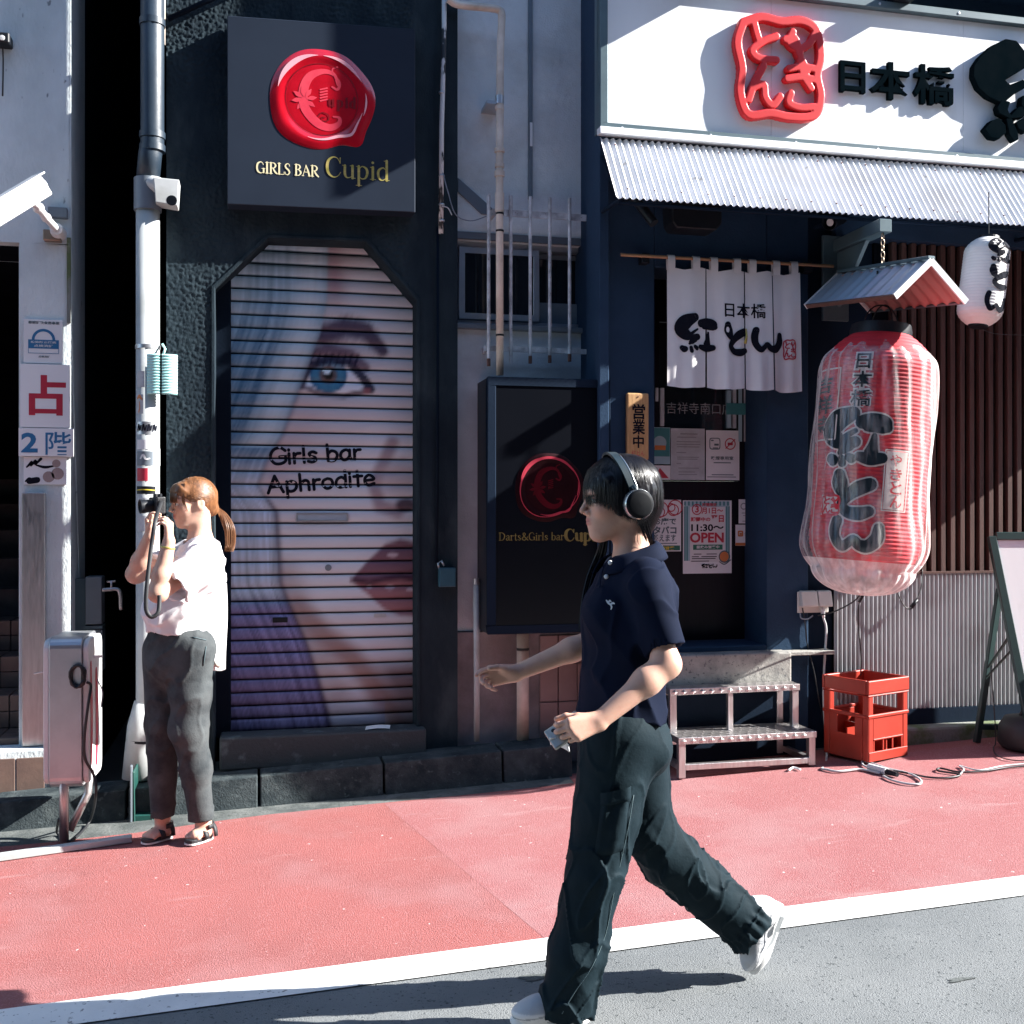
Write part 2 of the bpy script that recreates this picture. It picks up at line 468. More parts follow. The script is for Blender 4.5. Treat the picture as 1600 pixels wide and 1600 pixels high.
M['wood_plaque'] = mat('plaque_wood', (.52, .30, .13), .55, col2=(.40, .22, .09), scale=14, stretch=(6, 6, .7), bump=.1, bscale=50)
M['wood_rod'] = mat('rod_wood', (.40, .23, .12), .5, col2=(.30, .16, .08), scale=10, stretch=(.8, 6, 6))
M['wood_slat'] = mat('brown_slat', (.095, .052, .044), .6, spec=.2, col2=(.065, .036, .032), scale=8, stretch=(8, 8, .6), bump=.15, bscale=60)
M['door_brown'] = mat('dark_brown_door', (.008, .007, .012), .4, spec=.2, col2=(.006, .005, .009), scale=8, stretch=(8, 8, .6))
M['corrugated'] = mat('corrugated_grey_panel', (.40, .43, .45), .5, .0, col2=(.35, .38, .40), scale=3, dirt=(.26, .26, .27), dirt_scale=3, dirt_thr=(.55, .85))
M['zinc'] = mat('galvanised_sheet', (.78, .78, .80), .5, .0, col2=(.72, .725, .75), scale=7, speck=(.50, .48, .46), speck_scale=16, speck_thr=(.70, .76), dirt=(.62, .60, .58), dirt_scale=3, dirt_thr=(.5, .85))
M['zinc_blue'] = mat('blue_grey_roof_sheet', (.42, .50, .60), .4, .4, col2=(.37, .45, .54), scale=7)
M['roof_under'] = mat('pink_roof_underside', (.42, .19, .17), .55, col2=(.37, .165, .15), scale=5)
M['lantern_red'] = mat('red_lantern_paper', (.58, .020, .035), .7, col2=(.52, .016, .03), scale=8, dirt=(.36, .02, .03), dirt_scale=5)
M['lantern_white'] = mat('white_lantern_paper', (.72, .70, .68), .7, col2=(.68, .655, .63), scale=6)
M['lantern_out'] = mat('cream_outline_print', (.66, .58, .54), .7, col2=(.6, .52, .48), scale=9)
M['lantern_ink'] = mat('slate_ink', (.010, .020, .026), .9, spec=.05, col2=(.022, .034, .04), scale=20, stretch=(1, 1, .4))
M['crate'] = mat('red_crate_plastic', (.33, .026, .012), .42, col2=(.28, .022, .010), scale=7, spec=.5)
M['frame_green'] = mat('dark_green_frame', (.012, .035, .034), .4, col2=(.01, .028, .028), scale=8)
M['stone'] = mat('threshold_stone', (.34, .33, .30), .8, col2=(.22, .215, .20), scale=5, bump=.4, bscale=50, dirt=(.08, .085, .09), dirt_scale=3.5, dirt_thr=(.52, .75), speck=(.12, .12, .12), speck_scale=60)
M['worn_step'] = mat('worn_black_step', (.03, .042, .05), .7, col2=(.085, .115, .125), scale=9, thr=(.56, .68), bump=.4, bscale=60)
M['noren'] = mat('noren_cloth', (.74, .73, .73), .9, col2=(.69, .68, .685), scale=5, bump=.12, bscale=500, bdist=.002)
M['glass_dark'] = mat('dark_window_glass', (.008, .012, .016), .06, col2=(.011, .015, .02), scale=2, spec=.6)
M['rust'] = mat('rusty_steel', (.16, .07, .05), .8, col2=(.10, .05, .04), scale=30)
M['bar_white'] = mat('white_bar_paint', (.74, .76, .78), .5, .1, col2=(.34, .35, .37), scale=14, speck=(.16, .11, .10), speck_scale=60, speck_thr=(.68, .74))
M['brass'] = mat('dull_brass', (.35, .27, .20), .4, .8, col2=(.28, .21, .16), scale=20)
M['clear_box'] = mat('lamp_lens', (.5, .5, .5), .2, col2=(.45, .45, .45), scale=5)
M['sandbag'] = mat('black_rubber', (.012, .013, .015), .6, col2=(.018, .019, .021), scale=12)
M['green_box'] = mat('dark_green_plastic', (.01, .06, .05), .4, col2=(.008, .05, .042), scale=9)
M['rust_stain'] = mat('stained_metal', (.42, .36, .35), .5, .3, col2=(.34, .28, .27), scale=9)
def film_material(name, lo, hi):
    m = bpy.data.materials.new(name); m.use_nodes = True
    nt = m.node_tree; nt.nodes.clear(); L = nt.links.new
    o = _n(nt, 'ShaderNodeOutputMaterial'); tr = _n(nt, 'ShaderNodeBsdfTransparent'); df = _n(nt, 'ShaderNodeBsdfDiffuse'); gl = _n(nt, 'ShaderNodeBsdfGlossy')
    df.inputs['Color'].default_value = (.9, .89, .87, 1); gl.inputs['Roughness'].default_value = .16
    gp = _n(nt, 'ShaderNodeNewGeometry'); mp = _n(nt, 'ShaderNodeMapping'); mp.inputs['Scale'].default_value = (1, 1, .22)
    nz = _n(nt, 'ShaderNodeTexNoise'); nz.inputs['Scale'].default_value = 26; nz.inputs['Detail'].default_value = 5
    L(gp.outputs['Position'], mp.inputs['Vector']); L(mp.outputs[0], nz.inputs['Vector'])
    bp = _n(nt, 'ShaderNodeBump'); bp.inputs['Strength'].default_value = .45; bp.inputs['Distance'].default_value = .02
    L(nz.outputs['Fac'], bp.inputs['Height']); L(bp.outputs[0], df.inputs['Normal']); L(bp.outputs[0], gl.inputs['Normal'])
    r = _n(nt, 'ShaderNodeMapRange'); r.inputs['From Min'].default_value = .38; r.inputs['From Max'].default_value = .72; r.inputs['To Min'].default_value = lo; r.inputs['To Max'].default_value = hi
    L(nz.outputs['Fac'], r.inputs['Value'])
    lw = _n(nt, 'ShaderNodeLayerWeight'); lw.inputs['Blend'].default_value = .42
    pw = _n(nt, 'ShaderNodeMath', operation='POWER'); pw.inputs[1].default_value = 2.2; L(lw.outputs['Facing'], pw.inputs[0])
    ma = _n(nt, 'ShaderNodeMath', operation='MULTIPLY_ADD', use_clamp=True); ma.inputs[1].default_value = .66; L(pw.outputs[0], ma.inputs[0]); L(r.outputs[0], ma.inputs[2])
    a = _n(nt, 'ShaderNodeMixShader'); L(ma.outputs[0], a.inputs[0]); L(tr.outputs[0], a.inputs[1]); L(df.outputs[0], a.inputs[2])
    b = _n(nt, 'ShaderNodeMixShader'); b.inputs[0].default_value = .055; L(a.outputs[0], b.inputs[1]); L(gl.outputs[0], b.inputs[2])
    L(b.outputs[0], o.inputs['Surface'])
    return m
M['film'] = film_material('clear_plastic_film', .005, .27)
M['film_thick'] = film_material('gathered_plastic_film', .40, .80)
# ================================================================== THE SETTING: ground, road, pavement
def sheet(name, edge_a, edge_b, lift, m, kind='structure'):
    """strip lying on the sloping street between two polylines of (x, y)"""
    mb = MB(); n = len(edge_a)
    mb.v = [(x, y, gz(x) + lift) for x, y in edge_a] + [(x, y, gz(x) + lift) for x, y in edge_b]
    mb.f = [(i, i + 1, n + i + 1, n + i) for i in range(n - 1)]
    o = mb.build(name, m, origin=(0, 0, 0))
    return tag(o, kind=kind)
sheet('ground', [(-150, -150), (150, -150)], [(-150, 150), (150, 150)], -.02, M['ground'])
tag(sheet('road', [(-40, -6.9), (40, -6.9)], [(-40, -2.26), (40, -2.26)], 0, M['asphalt']), 'grey speckled asphalt road in full sun', 'road')
xs = [-40, -1.4, -.95, -.55, -.2, .05, .5, 1.0, 1.35, 1.585, 1.60, 2.0, 40]
ys = [-.50, -.50, -.515, -.50, -.44, -.412, -.405, -.41, -.40, -.385, -.20, -.20, -.20]
tag(sheet('pavement', [(x, -2.29) for x in xs], list(zip(xs, ys)), .002, M['red']), 'red coated roadside walkway', 'pavement')
tag(sheet('pavement_patch', [(.93, -2.275), (7, -2.275)], [(.60, -.43), (7, -.43)], .0026, M['red_old']), 'slightly duller red coating laid beside the older walkway surface', 'pavement')
tag(sheet('painted_line', [(-40, -2.442), (40, -2.442)], [(-40, -2.272), (40, -2.272)], .0048, M['white_paint']), 'white edge line painted between red walkway and road', 'road marking')
tag(sheet('gutter', [(-40, -.62), (40, -.62)], [(-40, .4), (40, .4)], .001, M['gutter']), 'grey gutter strip along the kerb', 'gutter')
# asphalt patches (repairs) in the road
for cx, cy, w, d, nm in ((.83, -2.545, .06, .022, 'a'), (2.02, -2.95, .045, .011, 'b')):
    pts = []
    for k in range(14):
        a = 2 * math.pi * k / 14
        r = 1 + .3 * math.sin(3 * a + cx) + random.uniform(-.12, .12)
        pts.append((cx + w * r * math.cos(a), cy + d * r * math.sin(a)))
    mb = MB(); mb.v = [(x, y, gz(x) + .003) for x, y in pts]; mb.f = [tuple(range(14))]
    tag(mb.build('tar_patch', M['gutter']), 'dark tar patch beside the white line' if nm == 'a' else 'small dark tar spot alone on the asphalt right', 'road patch')

# kerb: one structure, each stone a part
kerb = thing('kerb', 'row of dark kerb stones in front of the shutter', 'kerb', (0, -.25, 0)); kerb['kind'] = 'structure'
ke = [-1.85, -1.24, -.62, 0.0, .62, 1.24, 1.62]
for i in range(6):
    a, b = ke[i] + .006, ke[i + 1] - .006
    mb = MB()
    za, zb = .150 + .05 * a, .150 + .05 * b
    j = [random.uniform(-.004, .004) for _ in range(4)]
    top = [(a, -.235 + j[0], za), (b, -.235 + j[1], zb), (b, -.012, zb), (a, -.012, za)]
    bot = [(a, -.262 + j[0], gz(a) - .05), (b, -.262 + j[1], gz(b) - .05), (b, -.012, gz(b) - .05), (a, -.012, gz(a) - .05)]
    mb.add(bot + top, [(0, 3, 2, 1), (4, 5, 6, 7), (0, 1, 5, 4), (1, 2, 6, 5), (2, 3, 7, 6), (3, 0, 4, 7)])
    mb.build('kerb_stone', M['mossy'] if i < 1 else M['kerb'], kerb, bevel=.007, bseg=2)

# ================================================================== BUILDING WITH THE BLACK STUCCO FRONT (bar)
XB0, XB1 = X(260), X(715)
bar = thing('bar_building', 'black stucco bar building with chamfered shuttered doorway', 'building', (XB0, 0, 0))
ox0, ox1 = X(336), X(651)
ozb = .18
open_poly = [(ox0, ozb), (ox1, ozb), (ox1, Z(651, 470)), (X(572), Z(572, 378)), (X(420), Z(420, 372)), (ox0, Z(336, 450))]
def in_poly(px, pz, poly):
    inside = np.zeros(px.shape, bool); n = len(poly); j = n - 1
    for i in range(n):
        xi, zi = poly[i]; xj, zj = poly[j]
        c = ((zi > pz) != (zj > pz)) & (px < (xj - xi) * (pz - zi) / (zj - zi + 1e-12) + xi)
        inside ^= c; j = i
    return inside
def relief_wall(name, x0, x1, z0, z1, h, ybase, amp, freq, m, parent, hole=None, smooth_from=None, oct=3, flow=None):
    nx, nz = int((x1 - x0) / h), int((z1 - z0) / h)
    gx, gzv = np.meshgrid(np.linspace(x0, x1, nx + 1), np.linspace(z0, z1, nz + 1))
    gx, gzv = gx.ravel(), gzv.ravel()
    p = np.stack([gx * freq, np.full_like(gx, 3.1), gzv * freq], 1)
    d = fbm(p, oct)
    d = np.clip(d + .12, -.3, .8)
    w = np.full_like(gx, amp)
    if smooth_from is not None: w = w * np.clip((smooth_from - gx) / .06, 0.05, 1)
    big = fbm(np.stack([gx * 2.2, np.full_like(gx, 9.), gzv * 2.2], 1), 2)
    w = w * np.clip(.75 + .9 * big, .25, 1.4)
    yv = ybase - w * d
    V = np.stack([gx, yv, gzv], 1)
    idx = np.arange((nx + 1) * (nz + 1)).reshape(nz + 1, nx + 1)
    F = np.stack([idx[:-1, :-1], idx[:-1, 1:], idx[1:, 1:], idx[1:, :-1]], -1).reshape(-1, 4)
    if hole is not None:
        c = V[F].mean(1)
        F = F[~in_poly(c[:, 0], c[:, 2], hole)]
    return mesh_obj(name, V, F, m, parent, smooth=True, origin=tuple(woff(parent)))
relief_wall('stucco_wall', XB0, XB1, .06, 4.75, .0055, 0.0, .0088, 62.0, M['black_stucco'], bar, hole=open_poly, smooth_from=X(655))
# wall above what the photograph shows, alley side wall, wall edge beside the grey wall
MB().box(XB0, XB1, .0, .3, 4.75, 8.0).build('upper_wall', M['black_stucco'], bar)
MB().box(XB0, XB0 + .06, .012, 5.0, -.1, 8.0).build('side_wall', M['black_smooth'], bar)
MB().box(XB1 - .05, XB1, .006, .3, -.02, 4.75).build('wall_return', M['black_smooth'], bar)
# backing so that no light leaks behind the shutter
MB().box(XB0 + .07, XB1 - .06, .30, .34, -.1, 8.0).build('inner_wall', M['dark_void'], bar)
# door surround: reveal boards following the chamfered opening
def reveal(mb, poly, y0, y1, t):
    n = len(poly)
    cx = sum(p[0] for p in poly) / n; cz = sum(p[1] for p in poly) / n
    inn = poly
    outp = []
    for i in range(n):
        a, b, c = Vector(poly[i - 1]), Vector(poly[i]), Vector(poly[(i + 1) % n])
        d1 = (b - a).normalized(); d2 = (c - b).normalized()
        n1 = Vector((d1.y, -d1.x)); n2 = Vector((d2.y, -d2.x))
        m_ = (n1 + n2).normalized(); k = t / max(.3, m_.dot(n1))
        outp.append((poly[i][0] + m_.x * k, poly[i][1] + m_.y * k))
    for i in range(1, n):        # open at the sill
        j = (i + 1) % n
        a, b, c, d = inn[i], inn[j], outp[j], outp[i]
        mb.prism([(a[0], y0, a[1]), (b[0], y0, b[1]), (c[0], y0, c[1]), (d[0], y0, d[1])], (0, y1 - y0, 0))
mb = MB(); reveal(mb, open_poly, -.009, .2, .018)
mb.build('door_surround', M['black_stucco'], bar, bevel=.003)

# ---- roller shutter: guide rails, slats, slots; the face on it is print (vertex colours computed below)
SHY = .16
sx0, sx1 = X(361, SHY), X(652, SHY) + .02
sz0, sz1 = Z(500, 1138, SHY), Z(500, 375, SHY)
mb = MB()
mb.box(ox0 - .01, sx0 - .002, SHY - .03, SHY + .05, sz0 - .02, sz1 + .3)
mb.box(sx1 - .012, sx1 + .04, SHY - .03, SHY + .05, sz0 - .02, sz1 + .3)
mb.box(sx0 - .002, sx1 - .012, SHY - .02, SHY + .03, sz0 - .045, sz0 - .004)
shutter = mb.build('roller_shutter', M['black_smooth'], bar, bevel=.003)
def gauss(d, s): return np.exp(-(d / s) ** 2)
def sstep(x, a, b):
    t = np.clip((x - a) / (b - a), 0, 1); return t * t * (3 - 2 * t)
def seg_d(px, py, pts):
    d = np.full(px.shape, 1e9)
    for (ax, ay), (bx, by) in zip(pts[:-1], pts[1:]):
        vx, vy = bx - ax, by - ay
        t = np.clip(((px - ax) * vx + (py - ay) * vy) / (vx * vx + vy * vy), 0, 1)
        d = np.minimum(d, np.hypot(px - ax - t * vx, py - ay - t * vy))
    return d
def mural(px, py):
    """airbrushed face: colour at mural coordinates (taken in units of the picture, 290 x 760)"""
    n2 = lambda a, b, o=0: pnoise(np.stack([a, b, np.full_like(a, o + .5)], 1))
    col = np.zeros(px.shape + (3,))
    skin = np.array([.53, .505, .545])
    col[:] = skin
    def lay(c, a):
        nonlocal col
        a = np.clip(a, 0, 1)[:, None]; col = col * (1 - a) + np.array(c) * a
    lay([.58, .545, .60], gauss(px - 640, 60) * .6)
    lay([.46, .38, .41], n2(px * .02, py * .012) * .5 + .1)
    # pink modelling of the cheek, forehead and under the eye
    lay([.46, .31, .33], .65 * gauss(np.hypot((px - 470) / 60, (py - 655) / 70), 1))
    lay([.44, .27, .30], .65 * gauss(np.hypot((px - 430) / 34, (py - 730) / 60), 1))
    lay([.33, .17, .20], .9 * gauss(px - 520, 20) * sstep(520 - py, 20, 80))
    lay([.56, .40, .39], .6 * gauss(px - 545, 28) * gauss(py - 392, 40))
    lay([.28, .16, .21], .75 * gauss(np.hypot((px - 520) / 52, (py - 560) / 46), 1))
    lay([.44, .26, .28], .5 * gauss(np.hypot((px - 590) / 60, (py - 660) / 40), 1) )
    lay([.64, .60, .64], .7 * gauss(np.hypot((px - 600) / 50, (py - 690) / 60), 1))
    # eyebrow
    d = seg_d(px, py, [(500, 524), (535, 510), (570, 514), (597, 545)])
    wid = np.interp(px, [500, 560, 605], [17, 16, 8])
    lay([.085, .055, .095], .95 * (1 - sstep(d, wid * .45, wid * 1.35)))
    lay([.085, .055, .095], .5 * (1 - sstep(d, wid * .9, wid * 1.9)) * (n2(px * .25 + py * .1, py * .06, 7) + .5))
    # eye: white, iris, pupil, lids, lashes
    cx, cy = 517, 588
    al = ((px - cx) / 60) ** 2 + ((py - (cy + 4)) / np.where(py > cy + 4, 26, 30)) ** 2
    lay([.62, .60, .66], 1 - sstep(al, .75, 1.02))
    di = np.hypot(px - 510, (py - 585) * 1.02)
    eye = 1 - sstep(al, .85, 1.02)
    iris = np.where(py > 575, 1.0, .8)
    lay([.018, .12, .26], eye * (1 - sstep(di, 27, 32)) * iris)
    lay([.05, .26, .38], eye * gauss(di - 20, 7) * (.5 + .5 * n2(np.arctan2(py - 585, px - 510) * 6, di * .02, 3)))
    lay([.14, .10, .10], eye * (1 - sstep(di, 11, 17)))
    lay([.01, .01, .02], eye * (1 - sstep(di, 6, 10)))
    lay([.85, .88, .92], (1 - sstep(np.hypot((px - 508) / 2.0, py - 579), 2.5, 4.5)))
    d = seg_d(px, py, [(466, 602), (480, 572), (512, 560), (545, 566), (566, 590), (577, 606)])
    lay([.03, .03, .06], .95 * (1 - sstep(d, 4, 10)))
    d = seg_d(px, py, [(478, 556), (510, 545), (545, 552), (568, 572)])
    lay([.10, .05, .09], .8 * (1 - sstep(d, 3, 12)))
    lash = (np.abs(((px - 470) * .9 + (py - 560) * .25) % 9 - 4.5) < 1.6)
    lay([.02, .02, .05], .8 * lash * (px > 474) * (px < 560) * (1 - sstep(np.abs(py - 562), 6, 14)))
    d = seg_d(px, py, [(470, 604), (500, 616), (535, 618), (572, 609)])
    lay([.10, .07, .10], .8 * (1 - sstep(d, 2, 6)))
    lay([.30, .08, .10], .8 * (1 - sstep(np.hypot(px - 571, (py - 609) * 1.3), 4, 9)))
    # nose
    d = seg_d(px, py, [(612, 690), (592, 735), (584, 762), (592, 790), (620, 800)])
    lay([.26, .14, .17], .75 * (1 - sstep(d, 3, 17)))
    lay([.44, .34, .37], .8 * (1 - sstep(np.hypot((px - 622) / 1.3, py - 745), 10, 40)))
    lay([.07, .03, .05], .9 * (1 - sstep(np.hypot((px - 634) / 1.6, py - 789), 7, 15)))
    # mouth
    up = np.interp(px, [548, 570, 600, 625, 652], [905, 880, 852, 843, 850])
    mid = np.interp(px, [548, 575, 600, 625, 652], [907, 912, 906, 903, 908])
    low = np.interp(px, [548, 575, 600, 625, 652], [910, 932, 955, 965, 967])
    lay([.17, .065, .10], .95 * sstep(py, up - 6, up + 4) * (1 - sstep(py, mid - 2, mid + 2)) * (px > 545))
    lay([.30, .10, .12], .95 * sstep(py, mid - 2, mid + 3) * (1 - sstep(py, low - 5, low + 5)) * (px > 545))
    lay([.05, .02, .04], .9 * gauss(py - mid, 5) * sstep(px, 540, 552))
    for hx, hy, hr in ((608, 919, 9), (641, 923, 8), (612, 868, 10), (575, 918, 6)):
        lay([.62, .46, .50], .7 * (1 - sstep(np.hypot((px - hx) / 1.9, py - hy), hr * .25, hr * .6)))
    # jaw and the shade under the chin
    d = seg_d(px, py, [(462, 950), (505, 995), (548, 1030), (575, 1065), (605, 1110), (625, 1150)])
    lay([.24, .09, .06], .75 * (1 - sstep(d, 4, 30)))
    lay([.30, .20, .20], .55 * (1 - sstep(seg_d(px, py, [(440, 900), (470, 990), (520, 1080)]), 5, 45)))
    right = sstep(px - np.interp(py, [940, 1030, 1065, 1150], [700, 575, 590, 620]), -25, 30) * sstep(py, 1020, 1060)
    lay([.10, .05, .06], .8 * right)
    lay([.20, .19, .30], .75 * sstep(py, 1075, 1140) * (px < 600))
    # hair: blue above, lilac below, streaked along its fall
    hx = np.interp(py, [370, 470, 520, 575, 620, 680, 720, 760, 800, 860, 910, 950, 1000, 1060, 1110, 1150], [510, 508, 498, 478, 462, 440, 416, 402, 430, 434, 436, 452, 474, 494, 508, 516])
    q = hx - px
    inh = sstep(q, -3, 3)
    st = n2(q * .16, py * .006, 1) + .6 * n2(q * .45, py * .010, 2)
    tb = sstep(py, 600, 400)
    blue = np.stack([.10 + .15 * tb + .15 * st, .20 + .18 * tb + .18 * st, .31 + .18 * tb + .20 * st], 1)
    pale = np.array([.50, .56, .61])
    rim = gauss(q - 26, 28) * (py < 700) + .45 * gauss(q - 150, 40) * (py < 500)
    hcol = blue * (1 - np.clip(rim, 0, 1)[:, None] * .8) + pale * np.clip(rim, 0, 1)[:, None] * .8
    mid_ = (sstep(py, 690, 760) * (1 - sstep(py, 915, 950)))[:, None]
    hcol = hcol * (1 - mid_) + (np.array([.38, .42, .52]) * (1 + .5 * st[:, None])) * mid_
    lil = sstep(py, 925, 955)[:, None]
    hl = np.array([.15, .135, .30]) * (1 + .9 * st[:, None]) * (1 - .25 * sstep(py, 1000, 1150)[:, None])
    hcol = hcol * (1 - lil) + hl * lil
    col = col * (1 - inh[:, None]) + np.clip(hcol, .01, 1) * inh[:, None]
    edge = gauss(q, 5)
    lay([.05, .035, .06], .7 * edge * np.where(py < 520, .2, np.where(py < 780, .5, .9)))
    g_ = col.mean(1, keepdims=True)
    return np.clip(((g_ + (col - g_) * .72 - .35) * 1.2 + .385) * np.array([.92, 1.0, 1.04]), .005, .9)
M['mural'] = mat('airbrushed_shutter_print', (.5, .5, .5), .5, vcol=True, spec=.35, dirt=None)
NSL = 38
pitch = (sz1 - sz0) / NSL
prof = [(0.0, .0105), (.05, .0105), (.09, .001), (.22, -.0035), (.45, -.006), (.70, -.0045), (.88, -.001), (.93, .0105)]   # (fraction of pitch, depth)
def slat_depth(z):
    f = ((z - sz0) / pitch) % 1.0
    return SHY + np.interp(f, [p[0] for p in prof], [p[1] for p in prof])
NC = 110
for k in range(NSL):
    xs_ = np.linspace(sx0, sx1 - .012, NC + 1)
    zz = np.array([sz0 + (k + p[0]) * pitch for p in prof]); yy = np.array([SHY + p[1] for p in prof])
    # clipped by the chamfers only through the surround in front; the slats run full width
    V = np.array([(x, y, z) for z, y in zip(zz, yy) for x in xs_])
    idx = np.arange(len(V)).reshape(len(prof), NC + 1)
    F = np.stack([idx[:-1, :-1], idx[:-1, 1:], idx[1:, 1:], idx[1:, :-1]], -1).reshape(-1, 4)
    u_ = 361 + (V[:, 0] - sx0) / (sx1 - .02 - sx0) * 291
    v_ = 375 + (sz1 - V[:, 2]) / (sz1 - sz0) * 763
    C = mural(u_, v_)
    C[idx[:2].ravel()] *= .4; C[idx[-1].ravel()] *= .4      # slat colour darkened along the joints
    mesh_obj('slat', V, F, M['mural'], shutter, smooth=True, origin=(sx0, SHY, sz0 + k * pitch), color=C)
# slots and lock on the shutter
def on_shutter(u, v): return (sx0 + (u - 361) / 291 * (sx1 - .02 - sx0), sz1 - (v - 375) / 763 * (sz1 - sz0))
def sh_box(name, u0, u1, v0, v1, dep, m, **k):
    a = on_shutter(u0, v1); b = on_shutter(u1, v0)
    return MB().box(a[0], b[0], SHY - dep, SHY + .004, a[1], b[1]).build(name, m, shutter, bevel=.0015)
mf = MB()
a, b = on_shutter(460, 815), on_shutter(541, 801)
for (x0, x1, z0, z1) in ((a[0], b[0], a[1], a[1] + .008), (a[0], b[0], b[1] - .008, b[1]), (a[0], a[0] + .008, a[1] + .008, b[1] - .008), (b[0] - .008, b[0], a[1] + .008, b[1] - .008)):
    mf.box(x0, x1, SHY - .014, SHY + .002, z0, z1)
ms = mf.build('mail_slot', M['alu'], shutter, bevel=.001)
MB().box(a[0] + .009, b[0] - .009, SHY - .0105, SHY - .004, a[1] + .009, b[1] - .009).build('slot_flap', M['zinc_blue'], shutter)
sh_box('slot_hole', 424, 447, 963, 971, .012, M['plastic_black'])
sh_box('slot_plate', 582, 601, 960, 966, .012, M['alu'])
c = on_shutter(510, 887)
MB().lathe((c[0], SHY - .004, c[1]), [(.0, 0), (.016, 0), (.018, .003), (.016, .008), (0, .009)], 16, axis=(0, -1, 0), cap=False).build('lock_cylinder', M['grey_metal'], shutter, smooth=True, angle=40)
# hand lettering printed on the slats, following their relief
SF = {   # single-stroke rounded letters in a unit box, x to 0.6-0.9, baseline 0, x-height .62, cap 1
 'G': (.78, [[(.72, .80), (.52, .98), (.25, .92), (.08, .66), (.06, .35), (.22, .06), (.48, .02), (.70, .16), (.72, .42)], [(.46, .44), (.82, .44)]]),
 'i': (.22, [[(.10, .0), (.10, .60)], [(.10, .80), (.10, .84)]]),
 'r': (.44, [[(.10, .0), (.10, .60)], [(.10, .40), (.22, .56), (.38, .58)]]),
 'l': (.22, [[(.10, .0), (.10, 1.0)]]),
 's': (.50, [[(.44, .54), (.28, .62), (.12, .52), (.20, .36), (.38, .26), (.40, .10), (.24, .0), (.06, .06)]]),
 'b': (.60, [[(.10, 1.0), (.10, .02)], [(.10, .44), (.28, .60), (.48, .50), (.52, .26), (.40, .04), (.22, .0), (.10, .10)]]),
 'a': (.62, [[(.50, .50), (.34, .62), (.14, .50), (.08, .24), (.20, .02), (.38, .06), (.50, .24)], [(.51, .60), (.50, .20), (.58, .0)]]),
 ' ': (.36, []),
 'A': (.80, [[(.04, .0), (.22, .52), (.38, 1.0)], [(.38, 1.0), (.54, .50), (.72, .0)], [(.14, .34), (.62, .36)]]),
 'p': (.60, [[(.10, .60), (.10, -.36)], [(.10, .44), (.28, .60), (.48, .50), (.52, .26), (.40, .04), (.22, .0), (.10, .10)]]),
 'h': (.60, [[(.10, 1.0), (.10, .0)], [(.10, .36), (.28, .58), (.46, .50), (.48, .0)]]),
 'o': (.60, [[(.30, .60), (.12, .50), (.07, .26), (.20, .02), (.40, .04), (.52, .28), (.46, .52), (.30, .60)]]),
 'd': (.62, [[(.52, 1.0), (.52, .0)], [(.52, .46), (.34, .62), (.14, .50), (.08, .24), (.20, .02), (.38, .04), (.52, .20)]]),
 't': (.48, [[(.24, .92), (.24, .0)], [(.06, .60), (.44, .60)]]),
 'e': (.58, [[(.10, .30), (.48, .34), (.42, .54), (.26, .62), (.10, .46), (.08, .20), (.24, .01), (.50, .08)]]),
}
def hand_text(mb, txt, fn, s, t, h, w, rot=0.0, track=1.0, lift=.0002, kx=1.36):
    x = 0.0; c_, s_ = math.cos(rot), math.sin(rot)
    for ch in txt:
        adv, strokes = SF[ch]
        for st in strokes:
            pts = []
            for (a, b) in st:
                lx, ly = (x + a * track) * h * kx, b * h
                pts.append((s + lx * c_ - ly * s_, t + lx * s_ + ly * c_, w))
            stroke(mb, fn, pts, n=10, lift=lift)
        x += adv * track
    return x * h
mb = MB()
def on_slat(s, t, l=0.0): return (s, float(slat_depth(t)) - .0016 - l, t)
p0 = on_shutter(420, 727); hand_text(mb, 'Girls bar', on_slat, p0[0], p0[1], .088, .0165, rot=.075, track=.98)
mb.build('lettering', M['ink'], shutter)
mb = MB()
p0 = on_shutter(416, 771); hand_text(mb, 'Aphrodite', on_slat, p0[0], p0[1], .088, .0165, rot=.085, track=.98)
mb.build('lettering', M['ink'], shutter)
# worn step under the shutter
stp = MB().box(X(343, -.07), X(666, -.07), -.075, .09, .145, .315).build('door_step', M['worn_step'], bar, bevel=.012, bseg=2)

# ---- grey stuccoed bay with window, beside the black front
GY = .10
gx0, gx1 = X(715, GY) - .02, X(931, GY)
WZ0, WZ1 = Z(720, 506, GY), Z(720, 373, GY)
relief_wall('grey_wall', gx0, gx1, WZ1, 4.75, .011, GY, .0045, 40.0, M['grey_stucco'], bar)
relief_wall('grey_wall', gx0, gx1, Z(760, 985, GY), WZ0, .011, GY, .0045, 40.0, M['grey_stucco'], bar)
MB().box(gx0, gx1, GY, GY + .3, 4.75, 8.0).build('upper_grey_wall', M['grey_stucco'], bar)
MB().box(gx0, gx1, .34, .38, -.1, 4.9).build('inner_wall', M['dark_void'], bar)
MB().box(gx0, gx1, GY, .34, WZ1 - .0, WZ1 + .02).build('window_head', M['grey_stucco'], bar)
relief_wall('lower_wall', gx0, gx1, .04, Z(760, 985, GY) - .006, .012, GY - .03, .004, 34.0, M['low_stucco'], bar)
MB().box(gx0, gx1, GY - .028, GY + .05, Z(760, 985, GY) - .012, Z(760, 985, GY) - .004).build('wall_ledge', M['low_stucco'], bar)
